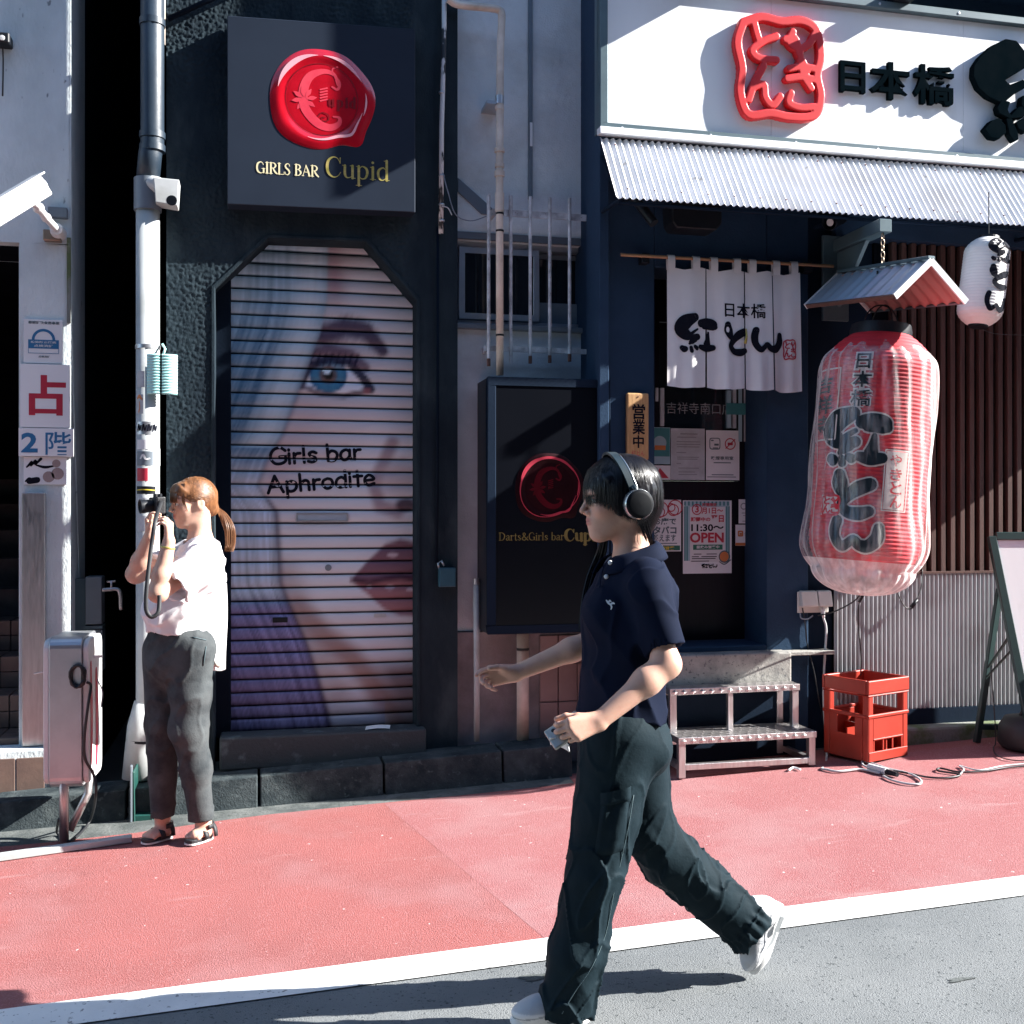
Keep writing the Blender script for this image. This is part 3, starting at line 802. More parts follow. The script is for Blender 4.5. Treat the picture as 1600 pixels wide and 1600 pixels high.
# sill
MB().box(gx0, gx1, GY - .035, .33, WZ0 - .03, WZ0 + .0).build('window_sill', M['grey_metal'], bar, bevel=.004)
win = MB()
wy0, wy1 = GY + .05, GY + .10
def frame(mb, x0, x1, y0, y1, z0, z1, t):
    mb.box(x0, x1, y0, y1, z0, z0 + t); mb.box(x0, x1, y0, y1, z1 - t, z1)
    mb.box(x0, x0 + t, y0, y1, z0 + t, z1 - t); mb.box(x1 - t, x1, y0, y1, z0 + t, z1 - t)
frame(win, gx0 + .002, gx1 - .002, wy0, wy1, WZ0 + .001, WZ1 - .001, .03)
wobj = win.build('window', M['alu'], bar, bevel=.002)
xm = X(836, wy0)
sash = MB(); frame(sash, gx0 + .034, xm + .02, wy0 - .02, wy0 - .002, WZ0 + .034, WZ1 - .034, .034)
sash.build('sash', M['alu'], wobj, bevel=.002)
sash = MB(); frame(sash, xm - .01, gx1 - .034, wy0 + .055, wy0 + .075, WZ0 + .034, WZ1 - .034, .028)
sash.build('sash', M['grey_metal'], wobj, bevel=.002)
MB().box(gx0 + .068, xm - .014, wy0 - .013, wy0 - .009, WZ0 + .068, WZ1 - .068).build('pane', M['glass_dark'], wobj)
MB().box(xm + .018, gx1 - .062, wy0 + .062, wy0 + .066, WZ0 + .062, WZ1 - .062).build('pane', M['glass_dark'], wobj)
MB().box(xm + .0, gx1 - .07, wy0 + .03, wy0 + .04, WZ0 + .031, Z(880, 470, GY) - .0).build('vent_board', M['grey_metal'], wobj)
# grille of white bars in front of the window
gr = thing('window_grille', 'white steel bar grille in front of the dark sliding window', 'window bars', (X(760), .02, Z(760, 550)))
gy = -.02
mb = MB()
mb.box(X(770, gy), X(926, gy), gy + .012, gy + .022, Z(800, 337, gy), Z(800, 327, gy))
mb.build('cross_rail', M['bar_white'], gr)
mb = MB()
mb.box(X(757, gy), X(926, gy), gy + .012, gy + .022, Z(800, 549, gy), Z(800, 541, gy))
mb.build('cross_rail', M['bar_white'], gr)
mb = MB()
mb.box(X(770, gy) , X(770, gy) + .02, gy + .022, GY, Z(800, 337, gy), Z(800, 327, gy)); mb.box(X(922, gy), X(922, gy) + .015, gy + .022, GY, Z(800, 337, gy), Z(800, 327, gy))
mb.box(X(760, gy) , X(760, gy) + .02, gy + .022, GY, Z(800, 549, gy), Z(800, 541, gy)); mb.box(X(918, gy), X(918, gy) + .015, gy + .022, GY, Z(800, 549, gy), Z(800, 541, gy))
tag(mb.build('standoffs', M['bar_white'], gr), kind='stuff')
for u, vt, vb in ((763.5, 305, 560), (798, 306, 567), (828.5, 307, 556), (859, 309, 555), (890, 310, 553), (921, 312, 556)):
    b = MB().tube([(X(u, gy), gy, Z(u, vb, gy)), (X(u, gy), gy, Z(u, vt, gy))], .0100, 8).build('bar', M['bar_white'], gr, smooth=True, angle=50)
    if u != 798: MB().tube([(X(u, gy), gy, Z(u, vb + 12, gy)), (X(u, gy), gy, Z(u, vb + .5, gy))], .0103, 8).build('rusted_end', M['rust'], b, smooth=True, angle=50)
# stained diagonal roof trace on the wall and dark lintel strip
mb = MB(); mb.prism([(X(715, GY), GY - .008, Z(715, 278, GY)), (X(768, GY), GY - .008, Z(768, 325, GY)), (X(772, GY), GY - .008, Z(772, 337, GY)), (X(752, GY), GY - .008, Z(752, 335, GY)), (X(715, GY), GY - .008, Z(715, 300, GY))], (0, .012, 0))
mb.build('roof_flashing', M['grey_metal'], bar, bevel=.002)
MB().box(gx0, gx1, GY - .006, GY + .01, Z(720, 373, GY), Z(720, 362, GY)).build('window_lintel', M['grey_metal'], bar)
# joint cover running up the grey wall
jx = X(828, GY)
MB().box(jx - .012, jx + .012, GY - .016, GY + .004, Z(828, 312, GY), 4.8).build('joint_cover', M['grey_metal'], bar, bevel=.003)
MB().box(jx - .004, jx + .010, GY - .019, GY - .014, Z(828, 230, GY), Z(828, 193, GY)).build('repair_patch', M['white_panel'], bar)
# pink tiles low on the grey bay
tx = [X(842, GY - .03), X(871, GY - .03), X(901, GY - .03), X(931, GY - .03)]
tzs = [Z(870, 1152, GY), Z(870, 1094, GY), Z(870, 1035, GY), Z(870, 985, GY) - .02]
for i in range(3):
    for j in range(3):
        MB().box(tx[i] + .003, tx[i + 1] - .003, GY - .046 - random.uniform(0, .002), GY - .02, tzs[j] + .003, tzs[j + 1] - .003).build('wall_tile', M['pink_tile'], bar, bevel=.002)

# ================================================================== RESTAURANT: its front stands out from the black wall
YO = -.18
XR0 = X(931, 0.0)
rest = thing('restaurant_building', 'navy painted restaurant with recessed door, slats and corrugated front', 'building', (XR0, 0, 0))
dx0, dx1 = X(1022, 0), X(1197, 0)
DZ0, DZ1 = Z(1100, 1010, 0), Z(1022, 418, 0)
XR1 = 7.2
WX = X(1303, 0)
mb = MB()
mb.box(XR0, dx0, -.01, .50, -.02, 8.0)                 # left of the door
mb.box(dx0, dx1, -.01, .36, DZ1, 8.0)                  # above
mb.box(dx0, dx1, -.01, .36, -.02, DZ0)                 # under the door
mb.box(dx1, X(1262), -.01, .36, -.02, 8.0)             # right of the door
mb.build('front_wall', M['navy'], rest, bevel=.006)
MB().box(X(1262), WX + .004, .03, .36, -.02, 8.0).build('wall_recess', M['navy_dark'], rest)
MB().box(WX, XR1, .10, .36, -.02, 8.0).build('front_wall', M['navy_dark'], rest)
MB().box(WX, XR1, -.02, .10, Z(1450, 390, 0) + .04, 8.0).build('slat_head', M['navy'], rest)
MB().box(XR0 - .004, XR0 + X(945) - X(931), -.075, -.012, 0.05, 4.9).build('corner_pilaster', M['navy'], rest, bevel=.004)
# slat screen
lat_z0, lat_z1 = Z(1500, 893, .03), Z(1450, 390, 0) + .04
scr = MB().box(WX + .3, XR1, .075, .098, lat_z0, lat_z1).build('slat_screen', M['dark_void'], rest)
k = 0; x = X(1392, .03)
sl_me = None
while x < 5.6:
    if sl_me is None:
        o = MB().box(x, x + .032, .02, .06, lat_z0 + .001, lat_z1 - .002).build('slat', M['wood_slat'], scr, bevel=.003, origin=(x, .04, lat_z0))
        sl_me = o.data
    else:
        o = bpy.data.objects.new('slat', sl_me); COL.objects.link(o); o.parent = scr
        o.location = Vector((x, .04 + YO, lat_z0)) - woff(scr)
    x += .064
# corrugated front under the slats
cz0, cz1 = Z(1450, 1106, 0), lat_z0 - .008
cx0, cx1 = WX + .005, XR1
npt = int((cx1 - cx0) / .028 * 8)
vs, fs = [], []
for i in range(npt + 1):
    x = cx0 + (cx1 - cx0) * i / npt
    ph = (i % 8) / 8
    y = -.0 + .0085 * math.cos(2 * math.pi * ph)
    vs += [(x, y, cz0), (x, y, cz1)]
for i in range(npt): fs.append((2 * i, 2 * i + 2, 2 * i + 3, 2 * i + 1))
mesh_obj('corrugated_panel', vs, fs, M['corrugated'], rest, smooth=True, origin=(cx0, 0, cz0))
MB().box(cx0, cx1, -.012, .1, cz1, cz1 + .012).build('panel_cap', M['wood_slat'], rest)
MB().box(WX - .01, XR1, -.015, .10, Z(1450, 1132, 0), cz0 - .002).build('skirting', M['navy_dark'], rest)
MB().box(WX + .02, XR1, -.11, .09, 0.0, Z(1450, 1133, -.05)).build('base_slab', M['mossy'], rest, bevel=.015, bseg=2)
# door
DY = .27
mb = MB()
dzt = DZ1
gz0, gz1 = Z(1100, 752, DY), Z(1100, 600, DY) + .35
mb.box(dx0 + .003, dx1 - .003, DY, DY + .05, DZ0 + .002, gz0)
mb.box(dx0 + .003, X(1030, DY), DY, DY + .05, gz0, gz1); mb.box(X(1153, DY), dx1 - .003, DY, DY + .05, gz0, gz1)
mb.box(dx0 + .003, dx1 - .003, DY, DY + .05, gz1, DZ1 - .003)
door = mb.build('door', M['door_brown'], rest)
MB().box(X(1030, DY) + .001, X(1153, DY) - .001, DY + .02, DY + .026, gz0 + .001, gz1 - .001).build('glass_pane', M['glass_dark'], door)
# pale strips set before the pane in place of bright reflections in it
# reflection strips of the door glass
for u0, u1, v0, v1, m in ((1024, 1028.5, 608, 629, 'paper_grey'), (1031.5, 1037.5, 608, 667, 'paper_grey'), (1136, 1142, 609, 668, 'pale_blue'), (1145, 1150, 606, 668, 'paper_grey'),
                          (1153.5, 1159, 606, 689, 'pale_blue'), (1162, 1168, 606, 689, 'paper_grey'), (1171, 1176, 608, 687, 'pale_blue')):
    MB().box(X(u0, DY), X(u1, DY), DY - .004, DY + .019 if u1 < 1153 else DY - .001, Z(1100, v1, DY), Z(1100, v0, DY)).build('reflection_strip', M[m], door)
MB().box(X(1134, DY), X(1177, DY), DY - .008, DY - .0045, Z(1100, 647, DY), Z(1100, 629, DY)).build('reflection_band', M['teal_print'], door)  # teal band across the strips, coloured in as part of the same reflection
# lettering on the glass
mb = MB()
put_text(mb, '吉祥寺南口店', flat(DY + .0165), X(1043, DY), X(1146, DY), Z(1100, 647, DY), Z(1100, 629, DY))
mb.build('glass_lettering', M['grey_print'], door)

# threshold stone, stone ledge and side ledge
sx = X(1047, -.12), X(1236, -.12)
MB().box(X(1040, -.12), sx[1], -.13, -.012, Z(1150, 1082, -.12), Z(1150, 1021, -.12)).build('threshold_stone', M['stone'], rest, bevel=.01, bseg=2)
MB().box(sx[1] + .003, X(1299, -.06), -.10, -.012, Z(1260, 1024, -.1), Z(1260, 1018, -.1)).build('stone_ledge', M['stone'], rest, bevel=.003)

# ------------------------------------------------------------------ brush lettering in unit boxes (s right, t up, width)
BRUSH = {
 'beni': [[(.46, .92, .20), (.22, .80, .34), (.10, .62, .32), (.24, .46, .24), (.34, .40, .12)],
          [(.52, .63, .05), (.40, .55, .07), (.30, .47, .08)],
          [(.30, .42, .12), (.44, .42, .16), (.52, .44, .16)],
          [(.46, .36, .10), (.34, .30, .12), (.30, .26, .06)],
          [(.14, .16, .13), (.19, .13, .16)], [(.33, .17, .08), (.35, .08, .10)], [(.44, .19, .10), (.49, .16, .12)],
          [(.62, .78, .20), (.76, .80, .22), (.92, .78, .20), (.97, .70, .14)], [(.70, .70, .13), (.92, .68, .13)],
          [(.80, .56, .05), (.79, .42, .10), (.77, .28, .18)], [(.60, .20, .12), (.76, .17, .18), (.93, .19, .14)]],
 'to': [[(.20, .90, .22), (.22, .74, .30), (.28, .58, .24), (.34, .50, .14)],
        [(.84, .72, .24), (.62, .62, .26), (.42, .46, .20), (.30, .28, .18), (.42, .13, .20), (.66, .10, .24), (.86, .16, .18)]],
 'n': [[(.16, .92, .20), (.12, .70, .20), (.14, .44, .18), (.26, .22, .19), (.38, .30, .16), (.48, .42, .15), (.58, .28, .20), (.74, .26, .24), (.88, .48, .24), (.90, .78, .17)]],
}
SEAL_FRAME = [(.10, .90), (.30, .97), (.52, .95), (.74, .98), (.90, .90), (.95, .66), (.91, .46), (.95, .26), (.88, .07), (.62, .03), (.40, .05), (.16, .02), (.07, .22), (.09, .46), (.04, .70), (.10, .90)]
SEAL_IN = [[(.64, .86), (.60, .76), (.70, .70), (.82, .76), (.88, .86)], [(.56, .78), (.66, .80), (.72, .66)], [(.70, .66), (.76, .56), (.80, .50)],   # ya
           [(.60, .50), (.74, .53), (.90, .52)], [(.58, .40), (.74, .43), (.90, .41)], [(.72, .58), (.76, .44), (.84, .33)], [(.62, .26), (.60, .17), (.72, .13), (.88, .15)],   # ki
           [(.22, .90), (.25, .80), (.28, .72)], [(.46, .80), (.32, .74), (.20, .64), (.28, .57), (.46, .57)],   # to
           [(.32, .50), (.22, .32), (.16, .16)], [(.20, .28), (.32, .32), (.34, .20), (.42, .13), (.50, .22)]]   # n
def place(pts, s0, t0, sw, th, wk):
    return [(s0 + p[0] * sw, t0 + p[1] * th, (p[2] if len(p) > 2 else 1) * wk) for p in pts]
def brush(mb, key, fn, s0, t0, sw, th, grow=0.0, base=0.0, wk=None):
    for st in BRUSH[key]: stroke(mb, fn, place(st, s0, t0, sw, th, wk if wk else (sw + th) / 2), grow=grow, base=base)
def seal(mb, fn, s0, t0, sw, th, wf=.07, wi=.06, base=0.0):
    stroke(mb, fn, [(s0 + a * sw, t0 + b * th, wf * sw) for a, b in SEAL_FRAME], base=base)
    for st in SEAL_IN: stroke(mb, fn, [(s0 + a * sw, t0 + b * th, wi * sw) for a, b in st], base=base)

# ------------------------------------------------------------------ noren on its rod
ny = -.07
rod = thing('noren_rod', 'thin wooden rod across the doorway carrying the split curtain', 'curtain rod', (X(970, ny), ny, Z(970, 398, ny)))
MB().tube([(X(970, ny), ny, Z(970, 398, ny)), (X(1302, ny), ny, Z(1302, 416, ny))], .009, 10).build('rod', M['wood_rod'], rod, smooth=True, angle=60)
for u, v in ((1009, 400), (1263, 414)):
    MB().box(X(u - 6, ny), X(u + 6, ny), ny - .002, -.012, Z(u, v + 11, ny), Z(u, v - 5, ny)).build('bracket', M['plastic_black'], rod, bevel=.002)
nor = thing('noren', 'split cream doorway curtain with black brush lettering and red stamp', 'curtain', (X(1045, ny), ny, Z(1148, 606, ny)))
nz1, nz0 = Z(1148, 421, ny), Z(1148, 606, ny)
nx0, nx1 = X(1042, ny), X(1249, ny)
def noren_y(s, t):
    k = (nz1 - t) / (nz1 - nz0)
    q = (s - nx0) / (nx1 - nx0)
    return ny - .004 + (.016 * math.sin(q * 23 + .7) * (.25 + .75 * k) + .008 * math.sin(q * 51 + 2) * k + .010 * math.sin(q * 7) * k) - .02 * k
def noren_pt(s, t, l=0.0): return (s, noren_y(s, t) - .0022 - l, t)
slit = [nx0, X(1103, ny), X(1163, ny), X(1206, ny), nx1]
for i in range(4):
    a, b = slit[i] + (.003 if i else 0), slit[i + 1] - (.003 if i < 3 else 0)
    def fn(u, v, a=a, b=b, i=i):
        t = nz0 + (nz1 - nz0) * v
        gap = .004 * (1 - v) * (1 if i < 3 else 0)
        x = a + (b - gap - a) * u
        dip = .010 * (1 - v) * math.sin(u * 3.1) + .004 * i
        return (x, noren_y(x, t), t - dip * (1 - v) - (1 - abs(2 * ((x - nx0) / (nx1 - nx0) * 4 % 1) - 1)) * .018 * v)
    mb = MB(); mb.grid(fn, 22, 30)
    mb.build('cloth_panel', M['noren'], nor, smooth=True)
for u in (1048, 1087, 1115, 1151, 1175, 1212, 1240):
    z_r = Z(u, 398 + (u - 970) * .0542, ny)
    x = X(u, ny)
    mb = MB()
    pr = [(-.012, nz1 - .02), (-.0135, nz1 + .01), (-.0135, z_r), (-.006, z_r + .0125), (.006, z_r + .0125), (.0135, z_r), (.0135, nz1 + .01), (.012, nz1 - .02)]
    vs = []
    for dy, z in pr: vs += [(x - .021, ny + dy, z), (x + .021, ny + dy, z)]
    mb.add(vs, [(2 * i, 2 * i + 1, 2 * i + 3, 2 * i + 2)[::-1] for i in range(7)])
    mb.build('loop', M['noren'], nor, smooth=True)
pr = MB()
def nbox(u0, u1, v0, v1): return X(u0, ny), Z(1148, v1, ny), X(u1, ny) - X(u0, ny), Z(1148, v0, ny) - Z(1148, v1, ny)
nfn = lambda s, t, l=0.0: (s, noren_y(s, t) - .0024 - l, t)
put_text(pr, '日本橋', nfn, X(1130, ny), X(1194, ny), Z(1148, 497, ny), Z(1148, 474, ny), bold=.012)
for key, bx in (('beni', nbox(1056, 1118, 494, 557)), ('to', nbox(1126, 1168, 504, 557)), ('n', nbox(1170, 1222, 512, 556))):
    brush(pr, key, nfn, *bx)
pr.build('brush_lettering', M['ink'], nor)
pr = MB(); seal(pr, nfn, *nbox(1222, 1241, 528, 560), wf=.09, wi=.08); pr.build('red_stamp', M['red_print'], nor)
# paper twist tied on the curtain
MB().tube([(X(1162, ny), ny - .03, Z(1160, 515, ny)), (X(1162.5, ny), ny - .034, Z(1160, 528, ny)), (X(1160, ny), ny - .036, Z(1160, 538, ny))], [.004, .006, .009], 8).build('tie', M['gold'], nor, smooth=True)

# ------------------------------------------------------------------ 営業中 plaque
py_ = -.045
pq = thing('open_plaque', 'upright wooden plaque with black brush characters beside the doorway', 'sign plaque', (X(996, py_), py_, Z(996, 718, py_)))
MB().box(X(980, py_), X(1014, py_), py_, -.014, Z(996, 718, py_), Z(996, 614, py_)).build('board', M['wood_plaque'], pq, bevel=.008, bseg=3)
mb = MB()
for ch, v0, v1 in (('営', 631, 655), ('業', 655, 679), ('中', 680, 700)):
    put_text(mb, ch, flat(py_ - .0012), X(988 if ch != '中' else 989, py_), X(1008 if ch != '中' else 1006, py_), Z(996, v1, py_), Z(996, v0, py_), bold=.022)
mb.build('lettering', M['ink'], pq)
mb = MB(); put_text(mb, '紅とん', flat(py_ - .0012), X(987, py_), X(1007, py_), Z(996, 712, py_), Z(996, 704, py_)); mb.build('red_lettering', M['red_print'], pq)
MB().lathe((X(997, py_), py_ - .0005, Z(996, 620, py_)), [(.0, .002), (.004, .002), (.004, 0)], 8, axis=(0, -1, 0), cap=False).build('nail', M['rust'], pq)

# ------------------------------------------------------------------ papers on the door
pyd = DY - .0005
def paper(name, label, u0, u1, v0, v1, m='paper', y=None, group=None):
    y = pyd if y is None else y
    t = thing(name, label, 'poster' if name == 'poster' else 'notice', (X(u0, y), y, Z(1100, v1, y)), group)
    MB().box(X(u0, y), X(u1, y), y - .0018, y, Z(1100, v1, y), Z(1100, v0, y)).build('sheet', M[m], t)
    return t, y - .0026
def px_rect(mb, u0, u1, v0, v1, y): 
    return mb.add([(X(u0, y), y, Z(1100, v1, y)), (X(u1, y), y, Z(1100, v1, y)), (X(u1, y), y, Z(1100, v0, y)), (X(u0, y), y, Z(1100, v0, y))], [(0, 1, 2, 3)])
def pxt(mb, s, u0, u1, v0, v1, y, bold=0.0): return put_text(mb, s, flat(y), X(u0, y), X(u1, y), Z(1100, v1, y), Z(1100, v0, y), bold)
gp_ = 'notices and posters on the restaurant door'
t, y = paper('notice', 'teal notice with pale circle and orange band on door glass', 1021, 1047, 669, 726, 'pale_blue', group=gp_)
mb = MB(); px_rect(mb, 1021.5, 1046.5, 670, 714, y); mb.build('teal_field', M['teal_print'], t)
mb = MB(); mb.lathe((X(1031, y), y - .0006, Z(1031, 692, y)), [(0, 0), (.040, 0)], 24, axis=(0, -1, 0), cap=False); mb.build('pale_circle', M['pale_blue'], t)
mb = MB(); px_rect(mb, 1023, 1040, 697, 704, y - .0012); mb.build('orange_band', M['orange_print'], t)
t, y = paper('notice', 'small white notice with red triangle on door glass', 1021, 1047.5, 728, 750, group=gp_)
mb = MB(); mb.add([(X(1023, y), y, Z(1030, 747, y)), (X(1045, y), y, Z(1030, 747, y)), (X(1031, y), y, Z(1030, 731, y))], [(0, 1, 2)]); mb.build('red_triangle', M['red_print'], t)
t, y = paper('notice', 'grey text notice in the middle of the door glass', 1048, 1101, 670, 750, 'paper_grey', group=gp_)
mb = MB(); px_rect(mb, 1063, 1090, 677.5, 679.5, y)
for v, a, b in ((683, 1058, 1088), (690, 1057, 1094), (694, 1057, 1094), (698, 1058, 1093), (707, 1057, 1072), (714, 1058, 1092), (717, 1058, 1090), (724, 1057, 1064), (731, 1060, 1092), (737, 1060, 1086), (741, 1060, 1089)):
    px_rect(mb, a, b, v, v + 1.3, y)
mb.build('text_lines', M['grey_print'], t)
t, y = paper('notice', 'white no smoking notice with round and square symbols on door glass', 1103, 1155, 672, 750, group=gp_)
mb = MB()
yy = y
def ring(mb, u, v, r, w, y, square=False):
    n = 24; c = (X(u, y), Z(1100, v, y)); vs = []
    for k in range(n):
        a = 2 * math.pi * k / n
        q = 1.0
        if square: q = min(1 / max(abs(math.cos(a)), 1e-6), 1 / max(abs(math.sin(a)), 1e-6), 1.28)
        for rr in (r * q, (r - w) * q): vs.append((c[0] + rr * math.cos(a), y, c[1] + rr * math.sin(a)))
    mb.add(vs, [(2 * k, 2 * ((k + 1) % n), 2 * ((k + 1) % n) + 1, 2 * k + 1)[::-1] for k in range(n)])
ring(mb, 1117, 693, .034, .005, y, True)
px_rect(mb, 1111, 1115, 687, 689, y); px_rect(mb, 1116, 1123, 693, 696, y); px_rect(mb, 1114, 1122, 699, 700.5, y)
pxt(mb, '喫煙専用室', 1111, 1146, 712.5, 718.5, y, .02)
px_rect(mb, 1115, 1142, 722, 723.5, y); px_rect(mb, 1112, 1146, 741, 742.3, y); px_rect(mb, 1105, 1150, 744.5, 745.6, y)
mb.build('black_print', M['sign_frame'], t)
mb = MB(); ring(mb, 1141, 693, .034, .006, y); stroke(mb, lambda s, q, l=0: (s, y - .0003 - l, q), [(X(1134, y), Z(1100, 700, y), .006), (X(1148, y), Z(1100, 686, y), .006)])
px_rect(mb, 1137, 1145, 691, 695, y - .0005)
mb.build('red_circle', M['red_print'], t)
# lower row
t, y = paper('poster', 'white poster about tobacco at the table with black kana lettering', 1015, 1064, 781, 861, group=gp_)
mb = MB()
for (s, v0, v1, b) in (('お席で', 809, 820, .03), ('タバコ', 822, 834, .035), ('吸えます', 835, 846, .02)):
    pxt(mb, s, 1021, 1057 if s != '吸えます' else 1056, v0, v1, y, b)
px_rect(mb, 1020, 1058, 848, 849.2, y)
mb.build('kana_lettering', M['green_print'] if False else M['sign_frame'], t)
mb = MB(); px_rect(mb, 1016.5, 1062.5, 852, 859.5, y); mb.build('green_band', M['green_print'], t)
mb = MB(); pxt(mb, '分煙営業', 1024, 1054, 853.2, 858.6, y - .0006, .03); mb.build('yellow_lettering', M['yellow_print'], t)
mb = MB()
for cu, cv, r in ((1030, 798, .05), (1052, 795, .05)):
    for k in range(3): ring(mb, cu + (k - 1) * 3, cv + (k % 2) * 4 - 2, r * (.5 + .2 * k), .006, y - .0001 * k)
mb.build('pink_doodles', M['red_print'], t)
t, y = paper('poster', 'tall white poster reading 11:30 OPEN with striped teal border', 1067, 1143, 782, 896, group=gp_)
mb = MB()
for k in range(12):
    u = 1069 + k * 6.1
    if u < 1141: px_rect(mb, u, u + 2.6, 783.5, 790, y)
for u in (1069, 1072.5, 1134.5, 1138): px_rect(mb, u, u + 2.2, 791, 876, y)
mb.build('teal_stripes', M['teal_print'], t)
mb = MB(); px_rect(mb, 1070, 1140, 783, 876, y + .0005); mb.build('pale_field', M['pale_blue'], t)
mb = MB(); px_rect(mb, 1078, 1133, 792, 878, y + .0002); mb.build('white_field', M['white_print'], t)
y2 = y - .0008
mb = MB()
ring(mb, 1089, 796, .032, .006, y2); pxt(mb, '3', 1086, 1092, 790, 801, y2, .03)
pxt(mb, '月1日〜', 1096, 1130, 793, 803, y2, .03); pxt(mb, '期間限定', 1097, 1120, 786, 791.5, y2, .03)
pxt(mb, '期間中の', 1079, 1110, 808, 815, y2, .04); pxt(mb, '平日', 1111, 1131, 805, 816, y2, .04)
pxt(mb, 'OPEN', 1078, 1131, 832, 848, y2, .035)
mb.build('red_lettering', M['red_print'], t)
mb = MB(); pxt(mb, '11:30〜', 1080, 1131, 819, 830, y2, .03)
for v, a, b in ((866, 1084, 1096), (870, 1081, 1092), (870, 1096, 1120), (873, 1081, 1118), (877, 1080, 1108), (866, 1104, 1120)): px_rect(mb, a, b, v - .9, v + .3, y2)
fn2 = lambda s, q, l=0.0: (s, y2 - .0004 - l, q)
for key, u0, u1 in (('beni', 1096, 1106), ('to', 1106, 1113), ('n', 1113, 1121)): brush(mb, key, fn2, X(u0, y2), Z(1100, 888, y2), X(u1, y2) - X(u0, y2), Z(1100, 881, y2) - Z(1100, 888, y2))
mb.build('black_lettering', M['ink'], t)
mb = MB(); px_rect(mb, 1083, 1129, 851, 859, y2); mb.build('green_band', M['green_print'], t)
mb = MB(); pxt(mb, '昼飲み営業中', 1088, 1124, 852.3, 857.8, y2 - .0006, .03); mb.build('band_lettering', M['white_print'], t)
mb = MB(); mb.lathe((X(1131, y2), y2 - .0004, Z(1100, 870, y2)), [(0, 0), (.030, 0)], 20, axis=(0, -1, 0), cap=False); mb.build('orange_dish', M['orange_print'], t)
mb = MB(); ring(mb, 1132, 870, .036, .007, y2 - .0008); stroke(mb, fn2, [(X(1124, y2), Z(1100, 878, y2), .005), (X(1132, y2), Z(1100, 882, y2), .006), (X(1142, y2), Z(1100, 875, y2), .005)])
mb.build('dish_outline', M['sign_frame'], t)
t, y = paper('notice', 'small pale notice with two round symbols right of the OPEN poster', 1154, 1181, 780, 818, group=gp_)
mb = MB(); ring(mb, 1162, 791, .02, .006, y); px_rect(mb, 1159, 1176, 801, 802.2, y); px_rect(mb, 1161, 1174, 805, 806, y); px_rect(mb, 1160, 1176, 814, 815, y); mb.build('grey_symbol', M['grey_print'], t)
mb = MB(); ring(mb, 1173, 791, .018, .007, y); px_rect(mb, 1170, 1176, 790, 792.4, y - .0003); mb.build('red_symbol', M['red_print'], t)
t, y = paper('notice', 'square white notice with orange lower edge and orange emblem on door', 1149, 1180, 820, 853, group=gp_)
mb = MB(); px_rect(mb, 1149.3, 1179.7, 848.5, 852.7, y); ring(mb, 1157, 834, .017, .008, y, True); px_rect(mb, 1155.5, 1159, 833, 836, y - .0002); mb.build('orange_print', M['orange_print'], t)
mb = MB(); pxt(mb, 'グルメ', 1163, 1175, 831, 837, y, .02); mb.build('grey_lettering', M['grey_print'], t)

# ------------------------------------------------------------------ 3D letters through a small distance-field mesher
def surface_nets(F, lo, h):
    """naive surface nets on a dense field F (inside < 0)"""
    S = F < 0
    nx, ny_, nz = F.shape
    cs = S[:-1, :-1, :-1].astype(np.int8)
    tot = np.zeros((nx - 1, ny_ - 1, nz - 1), np.int8)
    for i in (0, 1):
        for j in (0, 1):
            for k in (0, 1): tot += S[i:nx - 1 + i, j:ny_ - 1 + j, k:nz - 1 + k]
    act = (tot > 0) & (tot < 8)
    ids = -np.ones(act.shape, np.int64)
    A = np.argwhere(act); ids[act] = np.arange(len(A))
    acc = np.zeros((len(A), 3)); cnt = np.zeros(len(A))
    c = [(0, 0, 0), (1, 0, 0), (0, 1, 0), (1, 1, 0), (0, 0, 1), (1, 0, 1), (0, 1, 1), (1, 1, 1)]
    for a in range(8):
        for b in range(a + 1, 8):
            if sum(abs(x - y) for x, y in zip(c[a], c[b])) != 1: continue
            fa = F[A[:, 0] + c[a][0], A[:, 1] + c[a][1], A[:, 2] + c[a][2]]
            fb = F[A[:, 0] + c[b][0], A[:, 1] + c[b][1], A[:, 2] + c[b][2]]
            m_ = (fa < 0) != (fb < 0)
            t = np.where(m_, fa / np.where(m_, fa - fb, 1), 0)[:, None]
            acc += np.where(m_[:, None], np.array(c[a]) + t * (np.array(c[b]) - np.array(c[a])), 0); cnt += m_
    V = (A + acc / cnt[:, None]) * h + np.array(lo)
    Q = []
    for ax in range(3):
        o1, o2 = [(1, 2), (2, 0), (0, 1)][ax]
        sl = [slice(None)] * 3; sl[ax] = slice(0, -1); s2 = [slice(None)] * 3; s2[ax] = slice(1, None)
        a_, b_ = S[tuple(sl)], S[tuple(s2)]
        E_ = np.argwhere(a_ != b_)
        ok = (E_[:, o1] > 0) & (E_[:, o2] > 0) & (E_[:, o1] < F.shape[o1] - 1) & (E_[:, o2] < F.shape[o2] - 1)
        E_ = E_[ok]
        d1 = np.zeros(3, int); d1[o1] = 1; d2 = np.zeros(3, int); d2[o2] = 1
        g = lambda e: ids[e[:, 0], e[:, 1], e[:, 2]]
        q = np.stack([g(E_ - d1 - d2), g(E_ - d2), g(E_), g(E_ - d1)], 1)
        flip = ~a_[E_[:, 0], E_[:, 1], E_[:, 2]]
        q[flip] = q[flip][:, ::-1]
        Q.append(q)
    return V, np.concatenate(Q)
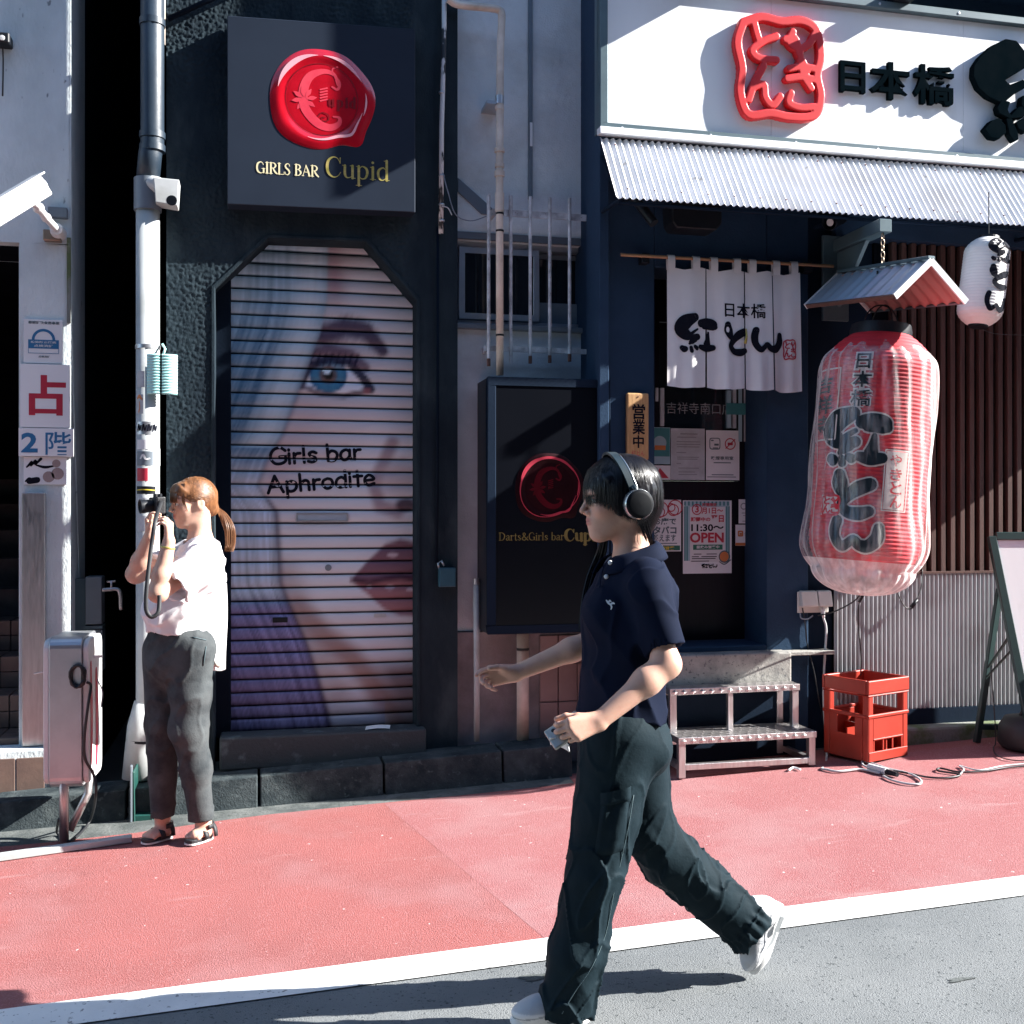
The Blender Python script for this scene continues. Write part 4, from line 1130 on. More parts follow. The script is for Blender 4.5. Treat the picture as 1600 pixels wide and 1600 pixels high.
def letter3d(name, strokes, y_front, y_back, h, m, parent, grow=0.0):
    """strokes: list of [(x, z, width)...] turned into a solid relief letter"""
    allp = [p for st in strokes for p in st]
    w = max(p[2] for p in allp)
    lo = (min(p[0] for p in allp) - w, min(y_front, y_back) - 3 * h, min(p[1] for p in allp) - w)
    hi = (max(p[0] for p in allp) + w, max(y_front, y_back) + 3 * h, max(p[1] for p in allp) + w)
    nx, nz = int((hi[0] - lo[0]) / h) + 1, int((hi[2] - lo[2]) / h) + 1
    ny_ = int((hi[1] - lo[1]) / h) + 1
    gx, gz_ = np.meshgrid(lo[0] + np.arange(nx) * h, lo[2] + np.arange(nz) * h, indexing='ij')
    d = np.full(gx.shape, 1e9)
    for st in strokes:
        sp = smooth_path(st, 5) if len(st) > 2 else [Vector(st[0]), Vector(st[1])]
        for a, b in zip(sp[:-1], sp[1:]):
            vx, vz = b.x - a.x, b.y - a.y
            L2 = vx * vx + vz * vz + 1e-12
            t = np.clip(((gx - a.x) * vx + (gz_ - a.y) * vz) / L2, 0, 1)
            d = np.minimum(d, np.hypot(gx - a.x - t * vx, gz_ - a.y - t * vz) - (a.z + (b.z - a.z) * t) / 2 - grow)
    yv = lo[1] + np.arange(ny_) * h
    e = np.maximum(y_front - yv, yv - y_back) + .001
    F = np.maximum(d[:, None, :], e[None, :, None] * np.ones((nx, 1, nz)))
    V, Q = surface_nets(F, lo, h)
    return mesh_obj(name, V, Q, m, parent, smooth=True, angle=45)

# ------------------------------------------------------------------ restaurant sign box
by = -.15
bx0, bx1 = X(938, by), 6.4
bz0, bz1 = Z(950, 204, by), Z(1400, 6, by) + .0
sb = thing('shop_sign', 'large white shop sign box with red stamp and black characters above the awning', 'sign', (bx0, by, bz0))
MB().box(bx0 + .012, bx1, by + .03, -.012, bz0 + .012, bz1 - .012).build('box', M['sign_frame'], sb)
mb = MB(); ft = .042
mb.box(bx0, bx1, by, by + .05, bz0, bz0 + ft); mb.box(bx0, bx1, by - .02, by + .05, bz1 - ft, bz1); mb.box(bx0, bx0 + ft, by, by + .05, bz0 + ft, bz1 - ft)
mb.build('frame', M['sign_frame'], sb, bevel=.003)
fy = by + .018
xsplit = [bx0 + ft + .001, X(1205, fy), X(1505, fy), bx1]
for i in range(3):
    MB().box(xsplit[i] + .001, xsplit[i + 1] - .001, fy, fy + .01, bz0 + ft + .001, bz1 - ft - .001).build('panel', M['white_panel'], sb)
SB = lambda u, v: (X(u, fy), Z(u, v, fy))
def sgn_box(u0, u1, v0, v1):
    uc = (u0 + u1) / 2
    return X(u0, fy), Z(uc, v1, fy), X(u1, fy) - X(u0, fy), Z(uc, v0, fy) - Z(uc, v1, fy)
s0, t0, sw, th = sgn_box(1142, 1284, 30, 190)
sts = [[(s0 + a * sw, t0 + b * th, .088 * sw) for a, b in SEAL_FRAME]] + [[(s0 + a * sw, t0 + b * th, .078 * sw) for a, b in st] for st in SEAL_IN]
letter3d('seal_relief', sts, fy - .045, fy - .006, .0042, M['red_letter'], sb)
mb = MB()
for ch, u0, u1, v0, v1 in (('日', 1309, 1348, 99, 147), ('本', 1356, 1419, 100, 158), ('橋', 1424, 1488, 105, 166)):
    s0, t0, sw, th = sgn_box(u0, u1, v0, v1)
    V, Fc = text_geo(ch, .02)
    # solid letter: front face, back face and walls
    n = len(V)
    fr = [(s0 + a * sw, fy - .03, t0 + b * th) for a, b in V]; bk = [(x, fy - .004, z) for x, y, z in fr]
    ec = {}
    for f in Fc:
        for i in range(len(f)):
            ec[(f[i], f[(i + 1) % len(f)])] = 1
    walls = [(a, b) for (a, b) in ec if (b, a) not in ec]
    mb.add(fr + bk, list(Fc) + [(b, a, a + n, b + n) for a, b in walls])
mb.build('raised_characters', M['black_letter'], sb)
mb = MB()
for i, pg_ in enumerate(([(1563, 66), (1580, 69), (1592, 84), (1597, 100), (1592, 112), (1562, 130), (1570, 137), (1590, 129), (1596, 134), (1592, 143), (1576, 152), (1564, 162), (1556, 166), (1535, 156), (1520, 142), (1512, 124), (1513, 108), (1522, 94), (1540, 77)],
        [(1556, 160), (1570, 164), (1566, 176), (1570, 184), (1582, 172), (1596, 168), (1601, 178), (1590, 188), (1578, 190), (1568, 190), (1552, 182), (1549, 172)],
        [(1529, 206), (1540, 193), (1552, 189), (1562, 200), (1563, 212), (1552, 222), (1540, 220)], [(1563, 190), (1572, 188), (1582, 212), (1583, 222), (1576, 226), (1568, 214)],
        [(1578, 196), (1592, 188), (1602, 192), (1604, 204), (1594, 212), (1582, 206)], [(1588, 155), (1604, 150), (1612, 160), (1606, 175), (1592, 178), (1586, 168)],
        [(1612, 80), (1640, 70), (1668, 78), (1672, 100), (1650, 96), (1618, 104)], [(1634, 110), (1650, 108), (1654, 190), (1640, 196)], [(1606, 214), (1630, 196), (1664, 194), (1684, 212), (1650, 222)])):
    dq = fy - .05 - .0012 * (i % 3)
    cp0 = P(1560, 145, fy)
    mb.prism([(P(u, v, fy).x, dq, P(u, v, fy).z) for u, v in pg_], (0, fy - .006 - dq, 0))
mb.build('brush_character', M['black_letter'], sb, bevel=.004)
for key, u0, u1 in (('to', 1690, 1840), ('n', 1850, 2020)):
    s0, t0, sw, th = sgn_box(u0, u1, 80, 245)
    letter3d('brush_character', [place(st, s0, t0, sw, th, (sw + th) / 2) for st in BRUSH[key]], fy - .05, fy - .006, .008, M['black_letter'], sb)
mb = MB()
for i in range(9):
    for z_ in (bz0 + .021, bz1 - .021): mb.lathe((bx0 + .12 + .5 * i, by - .0005 - (.02 if z_ > bz0 + .1 else 0), z_), [(0, .003), (.007, .002), (.008, 0)], 10, axis=(0, -1, 0), cap=False)
tag(mb.build('frame_screws', M['alu'], sb), kind='stuff')
# spotlight on the top edge of the sign
sp = thing('sign_floodlight', 'white floodlight with dark arm on the top edge of the shop sign', 'floodlight', (X(1440, by - .2), by - .2, bz1))
MB().tube([(X(1395, by), by + .05, bz1 + .03), (X(1400, by), by - .12, bz1 + .06), (X(1428, by - .2), by - .2, bz1 + .05)], .012, 8).build('arm', M['plastic_black'], sp, smooth=True)
MB().box(X(1392, by), X(1420, by), by - .08, by + .04, bz1 + .002, bz1 + .07).build('ballast', M['plastic_black'], sp, bevel=.005)
MB().lathe((X(1440, by - .2), by - .2, bz1 + .055), [(.0, -.055), (.05, -.05), (.062, -.02), (.058, .02), (.035, .05), (0, .055)], 18, axis=(.55, -.45, -.55), cap=False).build('lamp_head', M['plastic_white'], sp, smooth=True, angle=50)
# electrical conduit / eave above the sign
MB().box(bx0 + .3, bx1, -.19, -.0125, bz1 + .14, bz1 + .2).build('upper_ledge', M['navy'], rest)

# ------------------------------------------------------------------ corrugated awning
aw = thing('awning', 'sunlit corrugated metal awning sloping out below the shop sign', 'awning', (X(937, -.12), -.12, Z(965, 308, -.39)))
ax0, ax1 = X(937, -.12), 6.3
az1, az0 = Z(940, 216, -.12), Z(966, 309, -.39)
pit = .0365
nseg = int((ax1 - ax0) / pit * 8)
vs, fs = [], []
L_ = math.hypot(.27, az1 - az0); nrm = Vector((0, -(az1 - az0) / L_, .27 / L_)); 
for i in range(nseg + 1):
    x = ax0 + (ax1 - ax0) * i / nseg
    w = .0068 * math.cos(2 * math.pi * (i % 8) / 8) * (1 + .18 * math.sin(x * 5.1) * math.sin(x * 2.3 + 1)) + .0022 * math.sin(x * 3.7) + (.002 if int((x - ax0) / .77) % 2 else 0)
    a = Vector((x, -.12, az1)) + nrm * w; b = Vector((x, -.39, az0)) + nrm * w
    vs += [a, b, a - nrm * .0015, b - nrm * .0015]
for i in range(nseg):
    o = 4 * i
    fs += [(o, o + 1, o + 5, o + 4), (o + 2, o + 6, o + 7, o + 3), (o + 1, o + 3, o + 7, o + 5)]
mesh_obj('corrugated_sheet', vs, fs, M['zinc'], aw, smooth=True, angle=40)
mb = MB()
for i in range(30):
    for t_ in (.12, .86): mb.lathe(Vector((ax0 + .073 + .146 * i, -.12 - .27 * t_, az1 + (az0 - az1) * t_)) + nrm * .009, [(0, .003), (.0045, .002), (.005, -.004)], 8, axis=nrm, cap=False)
tag(mb.build('screw_heads', M['rust'], aw), kind='stuff')
mb = MB(); mb.prism([(ax0 - .01, -.165, az1 + .012), (ax0 - .01, -.105, az1 + .016), (ax0 - .01, -.10, az1 + .052), (ax0 - .01, -.16, az1 + .05)], (ax1 - ax0 + .01, 0, 0))
mb.build('flashing', M['zinc'], aw, bevel=.002)
mb = MB()
for x in (ax0 + .03, ax0 + 1.3, ax0 + 2.6, ax0 + 3.9):
    mb.tube([(x, -.02, az0 + .02), (x, -.37, az0 - .002)], .012, 6); mb.tube([(x, -.02, az1 - .03), (x, -.37, az0 - .012)], .010, 6)
mb.tube([(ax0 + .02, -.365, az0 - .018), (ax1, -.365, az0 - .018)], .010, 6)
mb.build('support_frame', M['navy_dark'], aw)
# things under the awning
t = thing('tube_spotlight', 'dark tube spotlight slanting under the left end of the awning', 'spotlight', (X(1005, -.25), -.25, Z(1005, 330, -.25)))
MB().tube([(X(990, -.2), -.2, Z(990, 308, -.2)), (X(1022, -.28), -.28, Z(1020, 349, -.28))], .026, 12).build('tube', M['plastic_black'], t, smooth=True, angle=50)
MB().tube([(X(990, -.2), -.2, Z(990, 308, -.2)), (X(990, -.2), -.012, Z(990, 300, -.2))], .01, 8).build('mount', M['plastic_black'], t)
t = thing('loudspeaker', 'black box loudspeaker hung under the awning above the curtain', 'speaker', (X(1083, -.2), -.2, Z(1083, 360, -.2)))
MB().prism([(X(1044, -.2), -.25, Z(1083, 322, -.2)), (X(1122, -.2), -.25, Z(1083, 322, -.2)), (X(1122, -.2), -.25, Z(1083, 350, -.2)), (X(1114, -.2), -.25, Z(1083, 361, -.2)), (X(1052, -.2), -.25, Z(1083, 361, -.2)), (X(1046, -.2), -.25, Z(1083, 352, -.2))], (0, .14, 0)).build('cabinet', M['plastic_black'], t, bevel=.006)
MB().box(X(1060, -.2), X(1106, -.2), -.12, -.012, Z(1083, 330, -.2), Z(1083, 322, -.2)).build('mount', M['plastic_black'], t)
t = thing('small_spotlight', 'small dark spotlight with pale lens under the awning near the lantern bracket', 'spotlight', (X(1300, -.25), -.25, Z(1300, 345, -.25)))
MB().lathe((X(1296, -.27), -.27, Z(1296, 348, -.27)), [(.0, .16), (.034, .155), (.036, .03), (.044, .0), (.040, -.004), (.034, .004)], 16, axis=(.75, .5, .35), cap=False).build('housing', M['plastic_black'], t, smooth=True, angle=50)
MB().lathe((X(1296, -.27), -.27, Z(1296, 348, -.27)), [(.0, .006), (.020, .007), (.0, .0075)], 14, axis=(.75, .5, .35), cap=False).build('lens', M['clear_box'], t)
MB().tube([(X(1316, -.2), -.2, Z(1316, 335, -.2)), (X(1322, -.15), -.012, Z(1316, 322, -.2))], .012, 8).build('mount', M['plastic_black'], t)

# boards added just outside the frame to cast shade on facade and ground
pj = thing('upper_shade_board', 'narrow unseen board added above the shop sign to cast shade', 'sign', (2.32, -.15, 4.27))
MB().box(2.29, 2.36, -.40, -.135, 4.27, 6.2).build('board', M['sign_frame'], pj, bevel=.004)
MB().box(2.31, 2.34, -.15, -.012, 4.6, 4.66).build('mount', M['plastic_black'], pj)
bst = thing('low_shade_board', 'dark low unseen board added to shade the ground', 'stand', (5.0, -.5, .19))  # unseen low board put in to shade the ground near the crate
MB().box(4.98, 5.02, -.80, -.30, .19, 1.12).build('board', M['navy_dark'], bst, bevel=.004)
MB().box(4.90, 5.10, -.79, -.31, .185, .215).build('foot', M['navy_dark'], bst)
nbs = thing('side_shade_board', 'dark unseen board added to shade the restaurant front', 'board', (5.3, -.4, 2.3))  # unseen board put in to keep sun off the slats and wall
MB().box(5.28, 5.34, -.86, -.012, 2.28, 3.72).build('board', M['navy_dark'], nbs, bevel=.004)
# ------------------------------------------------------------------ bracket beam, small roof, red lantern
by0, by1 = -.012, -.50
tb = P(1384, 352, by1)
br = thing('lantern_bracket', 'blue grey bracket arm reaching out from the wall under the awning', 'bracket', (tb.x, by0, tb.z))
hw = .036
mb = MB(); mb.box(tb.x - hw, tb.x + hw, by1, by0, tb.z - .034, tb.z + .034); mb.build('arm', M['sign_frame'], br, bevel=.003)
mb = MB(); mb.prism([(tb.x - .012, by0, tb.z - .036), (tb.x - .012, -.33, tb.z - .036), (tb.x - .012, by0, tb.z - .36)], (.024, 0, 0)); mb.build('gusset', M['sign_frame'], br, bevel=.002)
MB().box(tb.x - .10, tb.x + .06, by0 - .02, by0, tb.z - .42, tb.z + .06).build('wall_plate', M['sign_frame'], br, bevel=.002)
lx, ly = P(1371, 520, -.47).x, -.47
ch = thing('chain', 'short hooked chain hanging from the bracket arm to the small roof', 'chain', (tb.x, by1 + .03, tb.z - .16))
z = tb.z - .036
ztop = Z(1378, 412, -.47)
nl = 5
for k in range(nl):
    zc = z - (k + .5) * (z - ztop) / nl
    pts = []
    ll = (z - ztop) / nl * .62
    for q in range(13):
        a = 2 * math.pi * q / 12
        dx, dz = .010 * math.cos(a), ll * math.sin(a)
        pts.append((tb.x + (dx if k % 2 else 0), -.47 + (0 if k % 2 else dx), zc + dz))
    MB().tube(pts, .0032, 6, cap=False).build('link', M['brass'], ch, smooth=True)
# small gabled roof: ridge turned away from the facade
rf = thing('lantern_roof', 'small gabled corrugated roof hung over the red lantern', 'small roof', (lx, ly, Z(1400, 470, ly)))
ra = P(1455, 406, -.84)             # near gable apex
rb = P(1312, 428, -.10)             # far end of the ridge
zr = (ra.z + rb.z) / 2
ridge = (rb - ra)
perp = Vector((-ridge.y, ridge.x, 0)).normalized()
if perp.x < 0: perp = -perp
wl = .215; drop = .19
def roof_side(sgn, nm, mats):
    n = 9 * 8
    d = perp * sgn * wl + Vector((0, 0, -drop))
    nrm_ = ridge.normalized().cross(d.normalized())
    if nrm_.z < 0: nrm_ = -nrm_
    for off, m, nmx in ((0.0, mats[0], nm), (-.010, mats[1], nm + '_lining')):
        vs, fs = [], []
        for i in range(n + 1):
            w = .0065 * math.cos(2 * math.pi * i / 8)
            p = ra + ridge * (i / n)
            vs += [p + nrm_ * (w + off), p + d + nrm_ * (w + off)]
        for i in range(n): fs.append((2 * i, 2 * i + 1, 2 * i + 3, 2 * i + 2) if off == 0 else (2 * i, 2 * i + 2, 2 * i + 3, 2 * i + 1))
        mesh_obj(nmx, vs, fs, m, rf, smooth=True)
    mb = MB()
    e = ridge.normalized()
    for q in (ra - e * .004, rb + e * .004):
        s_ = perp * sgn
        mb.prism([q + nrm_ * .012, q + nrm_ * -.020, q + d * 1.01 + nrm_ * -.020, q + d * 1.01 + nrm_ * .012], e * .010 * (-1 if q is ra else 1))
    mb.build('gable_trim', M['white_panel'], rf)
    mb = MB(); mb.obox(ra + ridge * .5 + d * 1.0 + nrm_ * -.004, ridge * .5, d.normalized() * .006, nrm_ * .011); mb.build('eave_trim', M['sign_frame'] if sgn > 0 else M['rust'], rf)
roof_side(1, 'roof_sheet', (M['zinc_blue'], M['roof_under']))
roof_side(-1, 'roof_sheet', (M['zinc_blue'], M['roof_under']))
MB().obox(ra + ridge * .5 + Vector((0, 0, .012)), ridge * .505, perp * .022, Vector((0, 0, .008))).build('ridge_cap', M['sign_frame'], rf, bevel=.003)
MB().tube([(lx, ly, zr - .16), (lx, ly, zr - .02)], .006, 6).build('hook', M['plastic_black'], rf)

# red lantern: barrel with ribs, leaning a little
LT, LB = P(1376, 521, ly), P(1346, 905, ly)
LH = (LT - LB).length; LA = (LT - LB).normalized()
Lu = Vector((1, 0, 0)); Lu = (Lu - LA * Lu.dot(LA)).normalized(); Lv = LA.cross(Lu)     # Lv points into the wall
RM = .288
def lant_r(h):           # h 0 bottom .. 1 top
    e = abs(2 * h - 1)
    return RM * (1 - (.40 if h < .5 else .52) * max(0, (e - .66) / .34) ** 2.3 - .03 * e * e)
def lant_pt(th, h, l=0.0, ribs=True):
    r = lant_r(h) + l
    if ribs: r += .0018 * math.cos(h * 2 * math.pi * 62) - .002
    return LB + LA * (h * LH) + (Lu * math.sin(th) - Lv * math.cos(th)) * r
lan = thing('red_lantern', 'large red paper lantern with black brush characters wrapped in clear plastic', 'lantern', tuple(LB))
mb = MB(); mb.grid(lambda a, b: lant_pt(a * 2 * math.pi - math.pi, .015 + .97 * b), 72, 62 * 6)
mb.build('paper_body', M['lantern_red'], lan, smooth=True)
mb = MB(); mb.lathe(LB + LA * (LH * .965), [(.12, 0), (.155, .002), (.158, .05), (.15, .085), (.10, .09), (0, .09)], 32, axis=LA, cap=False); mb.build('top_hoop', M['plastic_black'], lan, smooth=True, angle=40)
mb = MB(); mb.lathe(LB - LA * .02, [(0, 0), (.145, 0), (.15, .03), (.14, .05)], 32, axis=LA, cap=False); mb.build('bottom_hoop', M['plastic_black'], lan, smooth=True, angle=40)
mb = MB()
for q in range(2):
    pts = []
    for k in range(13):
        a = math.pi * k / 12
        pts.append(LB + LA * (LH * 1.03) + LA * (.11 * math.sin(a)) + (Lu if q == 0 else Lv) * (.10 * math.cos(a)))
    mb.tube(pts, .004, 6)
mb.build('hanger', M['plastic_black'], lan)
# which direction faces the camera
camdir = (Vector((0, CAMY - YO, CAMZ)) - (LB + LA * LH * .5)); thc = math.atan2(camdir.dot(Lu), -camdir.dot(Lv))
def lant_uv(u, v):
    """picture coordinates of the front print to lantern angle and height"""
    h = (905 - v) / 384.0
    c = 1346 + (1376 - 1346) * h
    return thc + math.asin(max(-.97, min(.97, (u - c) / 97.0))), h
def lant_fn(l0):
    def f(s, t, l=0.0):
        return lant_pt(s, t, l0 + l + .0035, False)
    return f
def lbox(u0, u1, v0, v1):
    a = lant_uv(u0, v0); b = lant_uv(u1, v1)
    return a[0], b[1], b[0] - a[0], a[1] - b[1]
RR = RM * .98
def lmap(l0):            # metric print plane wrapped on the barrel: s in metres along the girth, t in metres up
    return lambda s, t, l=0.0: lant_pt(thc + s / RR, t / LH, l0 + l + .0035, False)
def lmbox(u0, u1, v0, v1):
    a = lant_uv(u0, v0); b = lant_uv(u1, v1)
    return (a[0] - thc) * RR, b[1] * LH, (b[0] - a[0]) * RR, (a[1] - b[1]) * LH
out = MB(); ink = MB()
SC = 250 / 976.
def lz(x, y): return 1230 + x * SC, 520 + y * 410 / 1600.
for key, x0, x1, y0, y1 in (('beni', 238, 600, 512, 860), ('to', 262, 535, 872, 1150), ('n', 250, 580, 1150, 1360)):
    a = lz(x0, y0); b = lz(x1, y1)
    bx = lmbox(a[0], b[0], a[1], b[1])
    brush(out, key, lmap(.0), *bx, grow=.0135)
    brush(ink, key, lmap(.0022), *bx, grow=.005)
for ch_, y0, y1, x0, x1 in (('日', 185, 275, 417, 500), ('本', 290, 385, 395, 512), ('橋', 400, 497, 385, 505)):
    a = lz(x0, y0); b = lz(x1, y1)
    s0, t0, sw, th = lmbox(a[0], b[0], a[1], b[1])
    f0, f1 = lmap(.0), lmap(.0022)
    put_text(out, ch_, f0, s0 - .010, s0 + sw + .010, t0 - .010, t0 + th + .010, .10)
    put_text(ink, ch_, f1, s0, s0 + sw, t0, t0 + th, .012)
# side label column with frame (吉祥寺) and pale panel on the right (やきとん)
def lframe(mb, u0, u1, v0, v1, l0, w=.008, shear=0):
    s0, t0, sw, th = lmbox(u0, u1, v0, v1); f = lmap(l0)
    for a, b in (((0, 0), (1, 0)), ((1, 0), (1, 1)), ((1, 1), (0, 1)), ((0, 1), (0, 0))):
        stroke(mb, f, [(s0 + a[0] * sw, t0 + a[1] * th, w), (s0 + b[0] * sw, t0 + b[1] * th, w)], n=10)
lframe(out, 1268, 1302, 588, 697, .0)
for ch_, v0, v1 in (('吉', 598, 625), ('祥', 628, 657), ('寺', 660, 688)):
    s0, t0, sw, th = lmbox(1273, 1296, v0, v1)
    put_text(ink, ch_, lmap(.0022), s0, s0 + sw, t0, t0 + th, .02)
lframe(out, 1384, 1414, 710, 800, .0, .006)
out.build('cream_outlines', M['lantern_out'], lan); ink.build('brush_lettering', M['lantern_ink'], lan)
pale = MB()
s0, t0, sw, th = lmbox(1386, 1412, 712, 798)
pale.grid(lambda a, b: lmap(.0004)(s0 + a * sw, t0 + b * th), 8, 12); pale.build('pale_panel', M['lantern_out'], lan)
redl = MB()
for ch_, v0, v1 in (('や', 716, 734), ('き', 737, 755), ('と', 757, 775), ('ん', 777, 795)):
    s0, t0, sw, th = lmbox(1391, 1408, v0, v1)
    put_text(redl, ch_, lmap(.0026), s0, s0 + sw, t0, t0 + th, .02)
a, b = lz(200, 1020), lz(315, 1140)
bx = lmbox(a[0], b[0], a[1], b[1])
seal(redl, lmap(.003), *bx, wf=.09, wi=.08)
stampg = MB(); stampg.grid(lambda p, q: lmap(.0012)(bx[0] + p * bx[2], bx[1] + q * bx[3]), 6, 6); stampg.build('stamp_field', M['lantern_out'], lan)
redl.build('red_lettering', M['lantern_red'], lan)
# clear plastic bag gathered at the bottom
def film_pt(a, b):
    th = a * 2 * math.pi - math.pi
    # b: 0 bottom knot .. 1 top
    if b < .16:
        k = b / .16
        h = .04 - .105 * math.cos(k * math.pi / 2) ** 1.1
        r = .012 + (lant_r(.04) + .030) * math.sin(k * math.pi / 2) ** .9
        r *= 1 + .06 * math.sin(th * 13) * (1 - k) + .02 * math.sin(th * 29 + 3 * k)
    else:
        k = (b - .16) / .84
        h = .04 + .945 * k
        bag = .030 * (1 - sst(k, .0, .35)) + .012
        r = lant_r(min(max(h, .0), 1)) + bag + .006 * math.sin(th * 9 + 5 * k) + .005 * math.sin(th * 23 + 9 * k + 2) + .004 * math.sin(th * 5 - 14 * k)
        if k > .9: r -= .05 * (k - .9) / .1 * (1 + .3 * math.sin(th * 17))
    return LB + LA * (h * LH) + (Lu * math.sin(th) - Lv * math.cos(th)) * r
def sst(x, a, b):
    t = min(max((x - a) / (b - a), 0), 1); return t * t * (3 - 2 * t)
mb = MB(); mb.grid(lambda a, b: film_pt(a, .19 + .81 * b), 150, 60); mb.build('plastic_cover', M['film'], lan, smooth=True)
mb = MB(); mb.grid(lambda a, b: film_pt(a, .19 * b), 150, 22); mb.build('gathered_bag_end', M['film_thick'], lan, smooth=True)
kn = LB + LA * (-.066 * LH)
mb = MB(); mb.tube([kn + Vector((0, 0, .02)), kn + Vector((-.01, 0, -.03)), kn + Vector((-.035, 0, -.10)), kn + Vector((-.02, 0, -.16)), kn + Vector((-.03, 0, -.26))], [.012, .007, .006, .005, .003], 6)
mb.build('knotted_tail', M['film'], lan)
# cord from the lantern
def cable(name, label, pts, r, m, cat='cable', group=None, n=8):
    o = MB().tube(smooth_path(pts, n), r, 7).build(name, m, smooth=True)
    return tag(o, label, cat, group)
ck = P(1346, 918, ly)
cable('lantern_cable', 'thin black cord hanging from the lantern down behind the crate', [ck, P(1349, 930, ly), P(1342, 945, -.3), P(1342, 985, -.15), P(1345, 1020, -.12), P(1345, 1055, -.12)], .004, M['cable'])
t = thing('cord_plug', 'small black inline plug on the cord just below the lantern', 'plug', tuple(P(1346, 935, ly)))
MB().tube([P(1350, 925, ly), P(1342, 941, ly)], [.011, .008], 8).build('plug_body', M['plastic_black'], t, smooth=True)
cable('plug_cable', 'looped black cord with plug hanging in front of the slats', [P(1398, 912, -.05), P(1404, 930, -.06), P(1414, 948, -.06), P(1424, 951, -.06), P(1432, 938, -.05), P(1440, 915, -.03), P(1441, 890, -.01)], .0035, M['cable'])
MB().tube([P(1424, 949, -.06), P(1433, 937, -.06)], [.012, .010], 8).build('plug', M['plastic_black'], bpy.data.objects['plug_cable'], smooth=True)
cable('feed_cable', 'dark cord running from the wall outlet to the lantern', [P(1278, 962, -.05), P(1300, 957, -.1), P(1320, 948, -.3), P(1336, 938, ly), P(1345, 928, ly)], .0038, M['cable'])

# white lantern
wy = -.42
WTp, WB = P(1545, 372, wy), P(1528, 510, wy)
wt_h = (WTp - WB).length; wA = (WTp - WB).normalized()
Wu = Vector((1, 0, 0)); Wu = (Wu - wA * Wu.dot(wA)).normalized(); Wv = wA.cross(Wu)
def wl_pt(th, h, l=0.0):
    e = abs(2 * h - 1)
    r = .118 * (1 - .62 * max(0, (e - .62) / .38) ** 2.2) + l + .0007 * math.cos(h * 2 * math.pi * 30)
    return WB + wA * (h * wt_h) + (Wu * math.sin(th) - Wv * math.cos(th)) * r
wlan = thing('white_lantern', 'small white paper lantern with black brush marks at the right edge', 'lantern', tuple(WB))
mb = MB(); mb.grid(lambda a, b: wl_pt(a * 2 * math.pi, .01 + .98 * b), 40, 150); mb.build('paper_body', M['lantern_white'], wlan, smooth=True)
mb = MB(); mb.lathe(WB + wA * wt_h * .985, [(0, .015), (.055, .014), (.058, 0), (.05, -.004)], 24, axis=wA, cap=False); mb.build('top_hoop', M['plastic_black'], wlan)
mb = MB(); mb.lathe(WB - wA * .005, [(0, 0), (.05, 0), (.052, .02)], 24, axis=wA, cap=False); mb.build('bottom_hoop', M['plastic_black'], wlan)
MB().tube([WTp, WTp + Vector((0, 0, .25))], .003, 6).build('hanging_wire', M['plastic_black'], wlan)
cd = Vector((0, CAMY - YO, CAMZ)) - (WB + wA * wt_h * .5); wth = math.atan2(cd.dot(Wu), -cd.dot(Wv))
mb = MB()
for key, h0, h1 in (('beni', .66, .96), ('to', .38, .64), ('n', .10, .34)):
    wf = lambda s, t, l=0.0: wl_pt(wth + s / .118, t / wt_h, .0035 + l)
    brush(mb, key, wf, .01, h0 * wt_h, .15, (h1 - h0) * wt_h)
mb.build('brush_lettering', M['ink'], wlan)
cable('lantern_guy_line', 'thin dark line under the white lantern', [WB - wA * .005, P(1560, 522, -.3), P(1640, 524, -.2)], .0018, M['cable'])

# ------------------------------------------------------------------ outlet boxes and cords on the wall right of the door
oy = -.012
ou = thing('outdoor_outlet', 'pair of cream covered outdoor outlets low on the navy wall', 'outlet', tuple(P(1245, 956, oy)))
MB().box(X(1245, oy), X(1293, oy), oy - .012, oy, Z(1268, 957, oy), Z(1268, 924, oy)).build('back_plate', M['plastic_cream'], ou, bevel=.003)
for u0, u1 in ((1246.5, 1271), (1273, 1293.5)):
    mb = MB(); x0, x1 = X(u0, oy), X(u1, oy); za, zb = Z(1268, 922, oy), Z(1268, 947, oy)
    mb.prism([(x0, oy - .013, za), (x0, oy - .04, za - .004), (x0, oy - .058, zb + .012), (x0, oy - .058, zb), (x0, oy - .013, zb)], (x1 - x0, 0, 0))
    mb.build('cover', M['plastic_cream'], ou, bevel=.004, bseg=2)
t = thing('white_plug', 'white plug and cord head under the right hand outlet', 'plug', tuple(P(1286, 962, -.05)))
MB().tube([P(1284, 948, -.04), P(1286, 958, -.05), P(1287, 966, -.05)], [.014, .012, .006], 8).build('plug_body', M['plastic_white'], t, smooth=True)
cable('outlet_cable', 'pale cord dropping from the outlet to the pavement beside the crate', [P(1287, 966, -.05), P(1291, 985, -.05), P(1288, 1040, -.06), P(1287, 1100, -.08), P(1292, 1165, -.12), P(1290, 1195, -.3), P(1284, 1201, -.42), G(1292, 1206) + Vector((0, 0, .012)), G(1310, 1209) + Vector((0, 0, .012)), G(1345, 1206) + Vector((0, 0, .012)), G(1375, 1212) + Vector((0, 0, .012))], .0065, M['cable_white'])
cable('wall_cable', 'thin dark cord running down the navy wall from the outlet', [P(1254, 950, -.03), P(1258, 975, -.02), P(1262, 1010, -.02), P(1272, 1050, .02), P(1279, 1090, .02), P(1287, 1130, .02), P(1290, 1160, -.1)], .0035, M['cable'])
cable('loop_cable', 'short grey cord loop under the left hand outlet', [P(1250, 958, -.03), P(1252, 966, -.04), P(1262, 967, -.04), P(1270, 962, -.03)], .004, M['cable_grey'])
